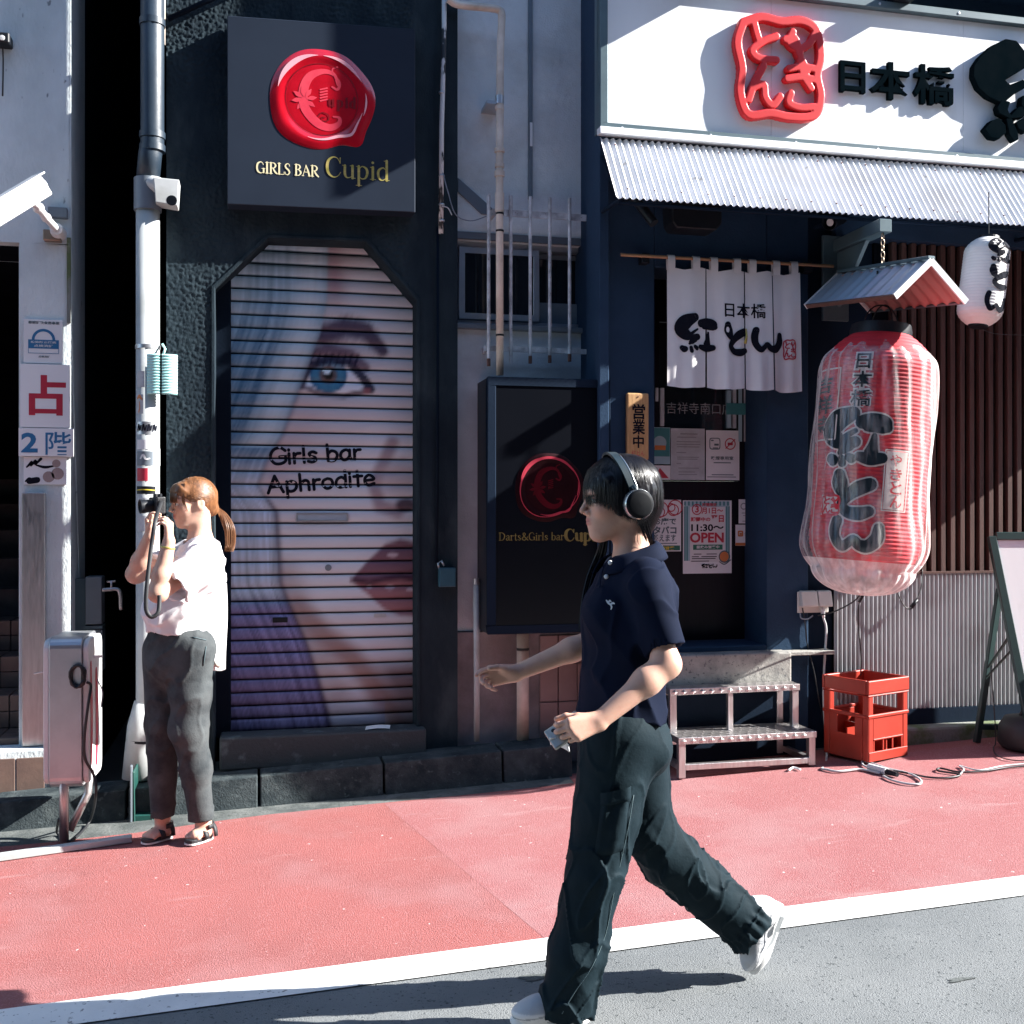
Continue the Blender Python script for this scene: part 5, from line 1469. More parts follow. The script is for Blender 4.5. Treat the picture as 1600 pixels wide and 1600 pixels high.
# extension lead on the pavement
gl = lambda u, v, dz=.012: G(u, v) + Vector((0, 0, dz))
t = thing('extension_socket', 'white extension socket lying on the pavement in front of the crate', 'extension lead', tuple(gl(1375, 1207)))
a, b = gl(1358, 1204, .02), gl(1386, 1212, .02)
MB().tube([a, b], [.018, .02], 8).build('socket_body', M['plastic_white'], t, smooth=True, angle=50)
MB().tube([b, b + (b - a).normalized() * .07], [.016, .012], 8).build('black_plug', M['plastic_black'], t, smooth=True, angle=50)
cable('floor_cable', 'pale cord looping on the red pavement in front of the crate', [gl(1358, 1204), gl(1348, 1198), gl(1350, 1193), gl(1372, 1199), gl(1390, 1205), gl(1420, 1212), gl(1438, 1222), gl(1436, 1229), gl(1415, 1228), gl(1392, 1222), gl(1380, 1216)], .0055, M['cable_white'])
cable('floor_cable', 'black cord snaking along the pavement toward the sign board', [gl(1396, 1208), gl(1420, 1212), gl(1450, 1218), gl(1480, 1219), gl(1500, 1214), gl(1466, 1208), gl(1470, 1204), gl(1500, 1210), gl(1540, 1208), gl(1580, 1202), gl(1640, 1198)], .005, M['cable'])
cable('floor_cable', 'thin white cord beside the black cord on the pavement', [gl(1500, 1214), gl(1506, 1206), gl(1500, 1200), gl(1530, 1207), gl(1570, 1200), gl(1640, 1194)], .004, M['cable_white'])
cable('board_cable', 'thin black cord running down from the board to the pavement', [P(1548, 1040, -.33), P(1556, 1150, -.33), gl(1552, 1172), gl(1560, 1185), gl(1590, 1192), gl(1640, 1190)], .003, M['cable'])
cable('paper_scrap', 'small pale scrap lying under the step stool edge', [gl(1232, 1207), gl(1240, 1203), gl(1250, 1206)], .006, M['paper'], 'litter')

# ------------------------------------------------------------------ red crate
ca, cr, cl = G(1357, 1197), G(1416, 1182), G(1293, 1182)
ux = (cr - ca); uy = (cl - ca)
uy = Vector((-ux.y, ux.x, 0)).normalized() * .36; ux = Vector((ux.x, ux.y, 0)).normalized() * .30
# align so that the left face follows the photographed corner
ul = Vector((cl.x - ca.x, cl.y - ca.y, 0)).normalized(); ur = Vector((cr.x - ca.x, cr.y - ca.y, 0)).normalized()
ux = (ur - ul); ux = ux.normalized(); ul2 = Vector((-ux.y, ux.x, 0))
ang = math.atan2(ur.y, ur.x)
ux = Vector((math.cos(ang), math.sin(ang), 0)); uy = Vector((-math.sin(ang), math.cos(ang), 0))
cw, cd_, chh = .33, .30, .43
crate = thing('crate', 'red orange plastic bottle crate with open sides standing on the pavement', 'crate', (ca.x, ca.y, gz(ca.x)))
cz = gz(ca.x) + .018
def cp(a, b, h): return Vector((ca.x, ca.y, cz)) + ux * a + uy * b + Vector((0, 0, h))
def cbox(mb, a0, a1, b0, b1, h0, h1):
    c = cp((a0 + a1) / 2, (b0 + b1) / 2, (h0 + h1) / 2)
    return mb.obox(c, ux * (a1 - a0) / 2, uy * (b1 - b0) / 2, Vector((0, 0, (h1 - h0) / 2)))
tk = .010
pw = .042
for a0, b0 in ((0, 0), (cw - pw, 0), (0, cd_ - pw), (cw - pw, cd_ - pw)): cbox(MB(), a0, a0 + pw, b0, b0 + pw, 0, chh - .075).build('corner_post', M['crate'], crate, bevel=.008, bseg=2)
mb = MB()
for (a0, a1, b0, b1) in ((-.006, cw + .006, -.006, .012), (-.006, cw + .006, cd_ - .012, cd_ + .006), (-.006, .012, .013, cd_ - .013), (cw - .012, cw + .006, .013, cd_ - .013)):
    cbox(mb, a0, a1, b0, b1, chh - .074, chh)
mb.build('top_rim', M['crate'], crate, bevel=.005, bseg=2)
mb = MB()
for (a0, a1, b0, b1) in ((-.005, cw + .005, -.005, .013), (-.005, cw + .005, cd_ - .013, cd_ + .005), (-.005, .013, .014, cd_ - .014), (cw - .013, cw + .005, .014, cd_ - .014)):
    cbox(mb, a0, a1, b0, b1, chh * .53, chh * .575)
    cbox(mb, a0, a1, b0, b1, chh - .086, chh - .077)
mb.build('side_rib', M['crate'], crate, bevel=.004)
mb = MB()
# side towards the right: solid middle panel, slots below; side towards the left: window, solid base
cbox(mb, pw, cw - pw, .002, .010, chh * .27, chh * .53); cbox(mb, pw, cw - pw, -.002, .013, chh * .255, chh * .275)
for k in range(4): cbox(mb, pw + k * (cw - 2 * pw - .012) / 3.0, pw + .012 + k * (cw - 2 * pw - .012) / 3.0, .002, .010, .05, chh * .255)
cbox(mb, 0.004, cw - .004, -.002, .014, 0, .05)
cbox(mb, .002, .010, pw, cd_ - pw, 0.0, chh * .30); cbox(mb, .002, .010, pw, pw + .05, chh * .30, chh * .53); cbox(mb, .002, .010, cd_ - pw - .05, cd_ - pw, chh * .30, chh * .53)
cbox(mb, pw, cw - pw, cd_ - .010, cd_ - .002, 0, chh * .53); cbox(mb, cw - .010, cw - .002, pw, cd_ - pw, 0, chh * .53)
mb.build('side_panel', M['crate'], crate, bevel=.002)
mb = MB(); cbox(mb, .012, cw - .012, .015, cd_ - .012, .012, .022); cbox(mb, cw / 2 - .004, cw / 2 + .004, .012, cd_ - .012, .022, .16); cbox(mb, .012, cw - .012, cd_ / 2 - .004, cd_ / 2 + .004, .022, .158)
mb.build('inner_divider', M['crate'], crate)

# ------------------------------------------------------------------ step stool of checker plate on a steel frame
sA, sB = G(1056, 1217), G(1281, 1202)
st = thing('step_stool', 'two tread stainless step with checker plate in front of the door', 'step', (sA.x, sA.y, gz(sA.x)))
sy_ = (sA.y + sB.y) / 2
x0, x1 = sA.x, sB.x
zl0, zl1 = Z(1160, 1160, sy_), Z(1160, 1145, sy_)
zt_lo = Z(1270, 1152, sy_); 
yb = -.02
ym = -.235
zt_hi = Z(1243, 1078, ym)
x1b = X(1248, ym)
t_ = .036
zl = zt_lo; zh = zt_hi
mb = MB()
zg0, zg1 = gz(x0) + .012, gz(x1) + .012
mb.box(x0, x0 + t_, sy_, sy_ + t_, zg0, zl - .002); mb.box(x1 - t_, x1, sy_, sy_ + t_, zg1, zl - .002)
mb.box(x0 + t_, x1 - t_, sy_ + .001, sy_ + t_, zg1 + .01, zg1 + .04)
mb.box(x0 + .001, x0 + t_, sy_ + t_, yb - t_, zg1 + .01, zg1 + .04); mb.box(x1 - t_, x1 - .001, sy_ + t_, yb - t_, zg1 + .01, zg1 + .04)
xm_ = X(1142, ym)
mb.box(x0, x0 + t_, ym, ym + t_, zl - .03, zh - .002); mb.box(x1b - t_, x1b, ym, ym + t_, zl + .002, zh - .002); mb.box(xm_ - .014, xm_ + .014, ym + .002, ym + .03, zl + .002, zh - .002)
mb.box(x0, x0 + t_, yb - t_, yb, zg1, zh - .002); mb.box(x1b - t_, x1b, yb - t_, yb, zg1, zh - .002)
mb.build('frame', M['steel'], st, bevel=.002)
def tread(nm, xa, xb, ya, yb_, z):
    o = MB().box(xa, xb, ya, yb_, z - .034, z).build(nm, M['steel'], st, bevel=.002)
    # raised lozenges: a part of many pieces
    mb = MB(); pit_x, pit_y = .052, .05
    def loz(c, ax, ay, n_):
        c = Vector(c); ax = Vector(ax); ay = Vector(ay); n_ = Vector(n_)
        mb.add([c - ax, c - ay, c + ax, c + ay, c + n_], [(0, 1, 4), (1, 2, 4), (2, 3, 4), (3, 0, 4)])
    ny_ = int((yb_ - ya) / pit_y); nx_ = int((xb - xa) / pit_x)
    for j in range(ny_):
        for i in range(nx_):
            loz((xa + (i + .5 + .5 * (j % 2) * .98) * pit_x, ya + (j + .5) * pit_y, z + .0006), (.021, 0, 0), (0, .016, 0), (0, 0, .004))
    for i in range(nx_):
        loz((xa + (i + .5) * pit_x, ya - .0006, z - .018), (.019, 0, 0), (0, 0, .013), (0, -.004, 0))
    tag(mb.build('lozenges', M['steel'], o), kind='stuff')
    return o
tread('lower_tread', x0 - .004, x1 + .004, sy_ - .006, -.10, zl + .032)
tread('upper_tread', x0 - .004, x1b + .004, ym - .006, -.135, zh + .032)
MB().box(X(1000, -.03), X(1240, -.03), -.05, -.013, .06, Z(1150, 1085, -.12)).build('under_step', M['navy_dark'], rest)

# ------------------------------------------------------------------ A-frame board and weight at the right edge
fA = -.40
ab = thing('a_frame_board', 'white A-frame board in a dark green frame at the right edge', 'sign board', (X(1600, fA), fA, gz(4.1)))
def slab(mb, pts, w): return mb
pt_top = Vector((X(1548, -.20), -.20, Z(1548, 842, -.20)))
foot = Vector((X(1618, -.55), -.62, gz(4.2)))
wB = .62
top_l = P(1549, 838, -.26); bot_l = P(1608, 1130, -.50)
e = Vector((.97, -.24, 0)).normalized()
def bar3(mb, a, b, w, d, n_):
    a, b = Vector(a), Vector(b); dirv = (b - a).normalized(); s_ = dirv.cross(n_).normalized()
    return mb.obox((a + b) / 2, dirv * (b - a).length / 2, s_ * w / 2, n_ * d / 2)
nb = (bot_l - top_l).cross(e).normalized()
mb = MB()
bar3(mb, top_l, bot_l + (bot_l - top_l).normalized() * .12, .045, .03, nb); bar3(mb, top_l + e * wB, bot_l + e * wB + (bot_l - top_l).normalized() * .12, .045, .03, nb)
bar3(mb, top_l + e * .022, top_l + e * (wB - .022), .045, .028, nb); bar3(mb, bot_l + e * .022, bot_l + e * (wB - .022), .045, .028, nb)
mb.build('front_frame', M['frame_green'], ab, bevel=.004)
pn = MB(); c_ = (top_l + bot_l + e * wB) / 2 + (top_l - top_l)
c_ = (top_l + bot_l) / 2 + e * wB / 2
pn.obox(c_, e * (wB / 2 - .022), (bot_l - top_l) / 2 - (bot_l - top_l).normalized() * .02, nb * .004)
pn.build('white_panel', M['white_panel'], ab)
mb = MB()
r0 = P(1560, 845, -.22); r1 = P(1526, 1160, -.20)
bl_top = P(1562, 920, -.20)
bar3(mb, bl_top, r1, .04, .025, Vector((0.2, -1, 0)).normalized()); bar3(mb, bl_top + e * wB, r1 + e * wB, .04, .025, Vector((0.2, -1, 0)).normalized())
q0, q1 = bl_top.lerp(r1, .90), bl_top.lerp(r1, .48)
bar3(mb, q0, q0 + e * wB, .03, .02, Vector((0, -1, 0)))
mb.build('rear_frame', M['frame_green'], ab, bevel=.003)
mb = MB()
for f0, f1 in ((.52, .47), (.58, .545)):
    a = bl_top.lerp(r1, f0); b = top_l.lerp(bot_l, f1 + .06)
    bar3(mb, a, b, .02, .012, Vector((.3, -1, 0)).normalized())
mb.build('stay', M['frame_green'], ab)
mb = MB(); mb.grid(lambda a, b: (Vector(c_) - nb * 0 + (nb if nb.y < 0 else -nb) * .0052 + e * (.02 + .05 * a) + (top_l - bot_l) * (.30 + .05 * b)), 3, 1)
mb.build('grey_mark', M['grey_print'], ab)
sbg = thing('sandbag_weight', 'black rubber weight lying at the foot of the board', 'weight', tuple(P(1600, 1168, -.42)))
cc = P(1606, 1150, -.42); cc.z = gz(cc.x) + .10
mb = MB(); mb.lathe(cc - Vector((0, 0, .095)), [(0, 0), (.13, .0), (.155, .03), (.15, .12), (.12, .17), (.05, .185), (0, .187)], 28, cap=False); mb.build('weight_body', M['sandbag'], sbg, smooth=True, angle=60)
MB().tube([cc + Vector((-.05, 0, .08)), cc + Vector((-.03, 0, .12)), cc + Vector((.03, 0, .12)), cc + Vector((.05, 0, .08))], .01, 8).build('handle', M['sandbag'], sbg, smooth=True)

# ------------------------------------------------------------------ big square bar sign on the black wall
YO = 0.0
def wax_seal(parent, cx, cz_, y0, R, mats, depth=.02, dark=False):
    """lumpy wax seal in relief: rim, inner field, ornament"""
    N, K = 96, 36
    def outl(a):
        r = 1.0 + .035 * math.sin(2 * a + .6) + .03 * math.sin(3 * a + 2.2) + .012 * math.sin(7 * a)
        r += .17 * math.exp(-((((a + .86) + math.pi) % (2 * math.pi) - math.pi) / .20) ** 2)      # lobe at the lower right
        r += .05 * math.exp(-((((a - 2.5) + math.pi) % (2 * math.pi) - math.pi) / .35) ** 2)
        return r
    vs = [(cx, y0 - depth * .45, cz_)]; fs = []
    for k in range(1, K + 1):
        f = k / K
        for j in range(N):
            a = 2 * math.pi * j / N
            R_ = R * (f * (1 + (outl(a) - 1) * sst(f, .68, 1)))
            hgt = .45 + .62 * math.exp(-((f - .84) / .085) ** 2) - .12 * math.exp(-((f - .70) / .03) ** 2)
            if f > .9: hgt *= math.sqrt(max(0, 1 - ((f - .9) / .1) ** 2))
            vs.append((cx + R_ * math.cos(a), y0 - depth * max(hgt, 0), cz_ + R_ * math.sin(a)))
    for j in range(N): fs.append((0, 1 + (j + 1) % N, 1 + j)[::-1])
    for k in range(K - 1):
        for j in range(N):
            a = 1 + k * N + j; b = 1 + k * N + (j + 1) % N
            fs.append((a, a + N, b + N, b)[::-1])
    fs = [f[::-1] for f in fs]
    body = mesh_obj('wax_seal', vs, fs, mats[0], parent, smooth=True)
    f = lambda s, t, l=0.0: (cx + s * R, y0 - depth * .52 - l, cz_ + t * R)
    mb = MB()
    stroke(mb, f, [(.30, .30, .03), (.24, .50, .07), (.02, .55, .10), (-.24, .42, .16), (-.36, .12, .18), (-.32, -.20, .18), (-.10, -.46, .17), (.14, -.54, .14), (.32, -.46, .10), (.34, -.34, .06), (.22, -.32, .03)], n=8)
    stroke(mb, f, [(.24, .50, .05), (.34, .34, .06), (.30, .22, .05), (.20, .26, .04)], n=6)
    stroke(mb, f, [(.26, .44, .03), (.20, .60, .03), (.30, .66, .03)], n=6)
    for k in range(8):
        a = 2 * math.pi * k / 8 + .2
        stroke(mb, f, [(-.34 + .05 * math.cos(a), -.02 + .05 * math.sin(a), .02), (-.34 + .15 * math.cos(a), -.02 + .15 * math.sin(a), .085), (-.34 + .24 * math.cos(a), -.02 + .24 * math.sin(a), .015)], n=6)
    for k in range(5): stroke(mb, f, [(-.03, .02 + .055 * k - .05, .03), (.10, .06 + .055 * k - .05, .03)], n=2)
    mb.build('ornament', mats[1], body)
    mb = MB()
    for (pts) in ([(-.08, -.34, .02), (.0, -.26, .025), (.12, -.30, .025), (.12, -.40, .025), (.02, -.42, .02), (.0, -.35, .02), (.07, -.35, .015)],): stroke(mb, f, pts, n=6)
    x = .12
    for glyph in ('u', 'p', 'i', 'd'):
        serif_glyph(mb, f, glyph, x, -.12, .20, thin=.012, thick=.045); x += {'u': .17, 'p': .16, 'i': .085, 'd': .16}[glyph]
    n = 48
    for k in range(n):
        a0, a1 = 2 * math.pi * k / n, 2 * math.pi * (k + 1) / n
        stroke(mb, f, [(.70 * math.cos(a0), .70 * math.sin(a0), .014), (.70 * math.cos(a1), .70 * math.sin(a1), .014)], n=1, caps=False)
    mb.build('seal_lettering', mats[2], body)
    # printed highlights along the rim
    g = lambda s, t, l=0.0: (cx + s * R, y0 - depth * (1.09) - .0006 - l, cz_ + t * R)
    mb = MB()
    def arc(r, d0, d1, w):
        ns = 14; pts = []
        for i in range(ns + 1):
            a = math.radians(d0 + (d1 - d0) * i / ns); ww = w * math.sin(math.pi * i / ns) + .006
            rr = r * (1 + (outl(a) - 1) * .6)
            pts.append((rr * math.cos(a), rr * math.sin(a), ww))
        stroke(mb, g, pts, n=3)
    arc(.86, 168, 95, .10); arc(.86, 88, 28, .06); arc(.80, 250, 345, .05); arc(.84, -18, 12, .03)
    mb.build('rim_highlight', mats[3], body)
    return body
# serif lettering built from strokes: thick stems, thin joins, serifs
SER = {
 'C': (.74, [[(.66, .74, 0), (.54, .95, 0), (.36, 1.0, .4), (.16, .84, 1), (.09, .50, 1.15), (.16, .17, 1), (.36, .0, .4), (.56, .06, 0), (.69, .26, 0)], [(.66, .70, 0), (.67, .98, .2)]]),
 'u': (.62, [[(.14, .62, 1), (.14, .18, 1), (.24, .02, .4), (.40, .06, 0), (.46, .16, 0)], [(.48, .63, 1), (.48, .0, 1)], [(.03, .62, 0), (.14, .62, 0)], [(.37, .62, 0), (.48, .62, 0)], [(.48, .01, 0), (.60, .01, 0)]]),
 'p': (.62, [[(.14, .63, 1), (.14, -.34, 1)], [(.16, .50, 0), (.30, .63, .3), (.48, .52, .9), (.52, .30, 1), (.44, .06, .7), (.28, .0, .2), (.16, .10, 0)], [(.03, .61, 0), (.14, .61, 0)], [(.02, -.34, 0), (.27, -.34, 0)]]),
 'i': (.30, [[(.15, .63, 1), (.15, .0, 1)], [(.04, .61, 0), (.15, .61, 0)], [(.03, .01, 0), (.28, .01, 0)], [(.15, .85, 1.1), (.15, .86, 1.1)]]),
 'd': (.62, [[(.48, 1.0, 1), (.48, .0, 1)], [(.46, .50, 0), (.32, .63, .3), (.14, .52, .9), (.09, .30, 1), (.16, .06, .7), (.30, .0, .2), (.46, .12, 0)], [(.36, .98, 0), (.48, .98, 0)], [(.48, .01, 0), (.60, .01, 0)]]),
 'G': (.80, [[(.66, .76, 0), (.54, .96, 0), (.38, 1.0, .4), (.16, .84, 1), (.09, .50, 1.1), (.16, .16, 1), (.38, .0, .4), (.56, .03, 0), (.68, .12, 0)], [(.68, .40, 1), (.68, .06, 1)], [(.52, .41, 0), (.80, .41, 0)]]),
 'I': (.36, [[(.18, 1.0, 1), (.18, .0, 1)], [(.04, .98, 0), (.32, .98, 0)], [(.04, .01, 0), (.32, .01, 0)]]),
 'R': (.74, [[(.16, 1.0, 1), (.16, .0, 1)], [(.16, .98, 0), (.44, .98, .3), (.58, .76, 1), (.44, .53, .3), (.18, .51, 0)], [(.34, .52, .5), (.52, .20, 1), (.72, .0, .6)], [(.03, .98, 0), (.16, .98, 0)], [(.03, .01, 0), (.30, .01, 0)]]),
 'L': (.62, [[(.16, 1.0, 1), (.16, .0, 1)], [(.03, .98, 0), (.30, .98, 0)], [(.03, .01, 0), (.56, .01, 0), (.60, .22, 0)]]),
 'S': (.56, [[(.48, .78, 0), (.42, .96, 0), (.26, 1.0, .3), (.10, .84, .7), (.16, .62, .9), (.38, .42, 1), (.46, .20, .7), (.32, .0, .3), (.12, .04, 0), (.06, .24, 0)]]),
 'B': (.68, [[(.16, 1.0, 1), (.16, .0, 1)], [(.03, .98, 0), (.38, .98, .3), (.52, .78, .9), (.38, .56, .3), (.18, .54, 0)], [(.38, .54, .3), (.58, .30, 1), (.42, .02, .3), (.03, .01, 0)]]),
 'A': (.78, [[(.36, 1.0, .2), (.56, .45, 1), (.68, .0, 1)], [(.36, .98, 0), (.24, .5, 0), (.08, .0, 0)], [(.20, .36, 0), (.54, .36, 0)], [(.0, .01, 0), (.18, .01, 0)], [(.56, .01, 0), (.80, .01, 0)]]),
 'D': (.80, [[(.16, 1.0, 1), (.16, .0, 1)], [(.03, .98, 0), (.40, .98, .3), (.66, .74, 1), (.68, .40, 1.1), (.48, .04, .4), (.03, .01, 0)]]),
 'a': (.54, [[(.10, .50, .4), (.24, .63, .2), (.40, .52, 1), (.40, .06, 1), (.54, .02, 0)], [(.40, .36, 0), (.20, .30, .4), (.09, .14, .9), (.22, .0, .3), (.40, .12, 0)]]),
 'r': (.46, [[(.14, .63, 1), (.14, .0, 1)], [(.16, .44, 0), (.28, .60, .2), (.42, .56, .9)], [(.03, .61, 0), (.14, .61, 0)], [(.03, .01, 0), (.28, .01, 0)]]),
 't': (.40, [[(.18, .86, .6), (.18, .10, 1), (.28, .0, .3), (.38, .06, 0)], [(.04, .61, 0), (.36, .61, 0)]]),
 's': (.46, [[(.38, .48, 0), (.28, .63, .1), (.11, .52, .7), (.22, .34, .9), (.37, .18, .8), (.24, .0, .2), (.07, .12, 0)]]),
 '&': (.84, [[(.74, .50, 0), (.58, .14, .5), (.30, .0, .7), (.10, .22, 1), (.34, .54, .4), (.46, .80, .8), (.32, .98, .3), (.20, .80, .7), (.40, .42, 1), (.78, .0, .8)]]),
 'l': (.30, [[(.15, 1.0, 1), (.15, .0, 1)], [(.04, .98, 0), (.15, .98, 0)], [(.03, .01, 0), (.28, .01, 0)]]),
 'b': (.60, [[(.14, 1.0, 1), (.14, .02, 1)], [(.16, .50, 0), (.30, .63, .3), (.48, .52, .9), (.52, .30, 1), (.44, .06, .7), (.28, .0, .2), (.14, .10, 0)]]),
 ' ': (.34, []),
}
def serif_glyph(mb, f, ch, s, t, h, thin=.03, thick=.11):
    for st_ in SER[ch][1]:
        stroke(mb, f, [(s + a * h, t + b * h, thin + (thick - thin) * w) for a, b, w in st_], n=6)
    return SER[ch][0] * h
def serif_text(mb, f, txt, s0, s1, t, h, thin, thick):
    W = sum(SER[c][0] for c in txt) * h
    k = (s1 - s0) / W
    g = lambda s, q, l=0.0: f(s0 + (s - s0) * k, q, l)
    s = s0
    for c in txt: s += serif_glyph(mb, g, c, s, t, h, thin, thick)

cyF = -.115
cs = thing('bar_sign', 'square slate coloured sign with red wax seal high on the black wall', 'sign', (X(353, cyF), cyF, Z(353, 318, cyF)))
c4 = [(X(355, cyF), cyF, Z(355, 319, cyF)), (X(649, cyF), cyF, Z(649, 332, cyF)), (X(649, cyF), cyF, Z(649, 45, cyF)), (X(355, cyF), cyF, Z(355, 24, cyF))]
MB().prism(c4, (0, -cyF - .012, 0)).build('sign_box', M['sign_navy'], cs, bevel=.004)
scx, scz = X(503, cyF), Z(503, 156, cyF)
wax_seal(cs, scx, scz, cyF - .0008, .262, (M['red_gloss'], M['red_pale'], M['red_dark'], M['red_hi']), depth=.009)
fc = lambda s, t, l=0.0: (s, cyF - .0012 - l, t)
mb = MB(); serif_text(mb, fc, 'GIRLS BAR', X(400, cyF), X(498, cyF), Z(448, 273, cyF), Z(448, 256, cyF) - Z(448, 273, cyF), .003, .0085); mb.build('small_lettering', M['pale_gold'], cs)
mb = MB(); serif_text(mb, fc, 'Cupid', X(508, cyF), X(609, cyF), Z(555, 279, cyF), Z(555, 248, cyF) - Z(555, 279, cyF), .0032, .0115); mb.build('large_lettering', M['gold'], cs)

# lower black sign box of the same bar, in front of the grey bay
dyF = -.225
ds = thing('lower_bar_sign', 'tall black sign box with red wax seal standing below the barred window', 'sign', (X(756, dyF), dyF, Z(800, 990, dyF)))
x0, x1, z0, z1 = X(762, dyF), X(954, dyF), Z(800, 991, dyF), Z(800, 589, dyF)
MB().box(x0 + .004, x1 - .004, dyF + .025, GY - .034, z0 + .004, z1 - .004).build('case', M['plastic_black'], ds)
mb = MB(); frame(mb, x0, x1, dyF, dyF + .03, z0, z1, .045); mb.build('frame', M['navy_dark'], ds, bevel=.004)
MB().box(x0 + .046, x1 - .046, dyF + .006, dyF + .02, z0 + .046, z1 - .046).build('face_panel', M['sign_black'], ds)
fyD = dyF + .006
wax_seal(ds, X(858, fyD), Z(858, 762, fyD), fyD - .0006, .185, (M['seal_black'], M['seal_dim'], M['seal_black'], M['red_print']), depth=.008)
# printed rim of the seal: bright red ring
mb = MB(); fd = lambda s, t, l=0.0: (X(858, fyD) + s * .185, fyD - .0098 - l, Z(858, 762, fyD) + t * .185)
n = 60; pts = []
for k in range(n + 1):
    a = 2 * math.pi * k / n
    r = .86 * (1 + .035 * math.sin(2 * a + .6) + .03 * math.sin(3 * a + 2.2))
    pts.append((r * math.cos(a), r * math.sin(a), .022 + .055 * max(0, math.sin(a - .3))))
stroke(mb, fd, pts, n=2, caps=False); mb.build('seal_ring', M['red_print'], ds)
fdd = lambda s, t, l=0.0: (s, fyD - .0008 - l, t)
mb = MB(); serif_text(mb, fdd, 'Darts&Girls bar ', X(779, fyD), X(886, fyD), Z(830, 844, fyD), .040, .002, .0045); serif_text(mb, fdd, 'Cupid', X(882, fyD), X(944, fyD), Z(900, 845, fyD), .062, .004, .013); mb.build('lettering', M['dull_gold'], ds)
# ------------------------------------------------------------------ padlock box and conduit on the black pillar
lk = thing('key_box', 'small dark teal lock box hung on the black pillar beside the shutter', 'lock box', tuple(P(697, 917, -.06)))
MB().box(X(686, -.05), X(712, -.05), -.06, -.012, Z(700, 917, -.05), Z(700, 887, -.05)).build('box_body', M['lock_teal'], lk, bevel=.004, bseg=2)
MB().tube([P(686, 888, -.035), P(684, 880, -.035), P(690, 876, -.035), P(694, 884, -.035)], .006, 8).build('shackle', M['alu'], lk, smooth=True)
pc = thing('peeling_conduit', 'thin black conduit with peeling white paint beside the bar sign', 'conduit', tuple(P(691, 365, -.03)))
MB().tube([P(694, -60, -.03), P(694, 60, -.03), P(690, 200, -.03), P(689, 365, -.03)], .013, 10).build('pipe', M['pipe_peel'], pc, smooth=True)
MB().tube([P(684, 355, -.02), P(684, 700, -.02), P(682, 880, -.02)], .008, 8).build('lower_pipe', M['black_smooth'], pc, smooth=True)
for v in (145, 275, 320, 345): MB().lathe(P(690, v, -.03), [(.015, -.006), (.017, 0), (.015, .006)], 12).build('clip', M['alu'], pc, smooth=True)
cable('thin_wire', 'thin grey wire sagging from the conduit to the window grille', [P(692, 270, -.045), P(700, 300, -.04), P(712, 335, -.01), P(735, 345, .05), P(760, 338, .06)], .003, M['cable_grey'])
cable('loose_wire_end', 'short pale wire ends sticking out of the peeling conduit', [P(690, 322, -.045), P(700, 325, -.05), P(706, 336, -.05)], .003, M['cable_white'])

# ------------------------------------------------------------------ beige gas pipe
gpz = -.05
gp2 = thing('beige_pipe', 'beige gas pipe running down the grey wall in front of the window', 'pipe', tuple(P(781, 585, gpz)))
MB().tube(smooth_path([P(700, -2, -.06), P(716, 7, gpz), P(760, 12, gpz), P(778, 15, gpz), P(784, 24, gpz), P(782.5, 60, gpz), P(781.5, 100, gpz)], 6) + [P(780.5, 300, gpz), P(781, 586, gpz)], .0205, 14).build('pipe', M['pipe_beige'], gp2, smooth=True)
for v0, v1, r in ((150, 163, .024), (166, 172, .025), (232, 238, .028), (256, 262, .026), (268, 276, .028), (302, 330, .0255)):
    MB().tube([P(780.5, v1, gpz), P(780.5, v0, gpz)], r, 14).build('joint', M['pipe_beige'] if v0 != 150 else M['alu'], gp2, smooth=True, angle=50)
for v in (334, 361, 524):
    MB().tube([P(781, v + 1.5, gpz), P(781, v - 1.5, gpz)], .0225, 14).build('band', M['plastic_black'], gp2, smooth=True, angle=50)
MB().box(X(760, gpz), X(784, gpz), gpz - .01, GY, Z(770, 163, gpz), Z(770, 158, gpz)).build('wall_clip', M['alu'], gp2)
lowp = thing('short_pipe', 'short beige pipe standing on the kerb below the black sign box', 'pipe', tuple(P(817, 1156, -.02)))
MB().tube([P(817, 1157, -.02), P(817, 985, -.02)], .034, 16).build('pipe', M['pipe_beige'], lowp, smooth=True)
MB().tube([P(817, 1016, -.02), P(817, 1012, -.02)], .0352, 16).build('wire_tie', M['cable'], lowp, smooth=True)
thp = thing('grey_standpipe', 'thin pale standpipe rising from the kerb beside the black pillar', 'pipe', tuple(P(744, 1157, .0)))
MB().tube([P(745, 1158, 0), P(745, 1060, 0), P(744, 906, 0)], .0165, 12).build('pipe', M['pipe_white'], thp, smooth=True)
MB().tube([P(744, 913, 0), P(744, 904, 0)], .019, 12).build('cap', M['alu'], thp, smooth=True, angle=50)

# ------------------------------------------------------------------ leaflet on the door step
lf = MB(); a = P(571, 1142, -.04); zt = .3165
def leaf(u, v): 
    p0 = Vector((X(570, -.03) + .13 * u + .012 * v, -.045 + .075 * v, zt + .006 * math.sin(u * 3.0) + .004 * v)); return p0
lf.grid(leaf, 6, 4)
o = lf.build('leaflet', M['paper'], smooth=True); tag(o, 'white paper leaflet lying on the worn step under the shutter', 'leaflet')

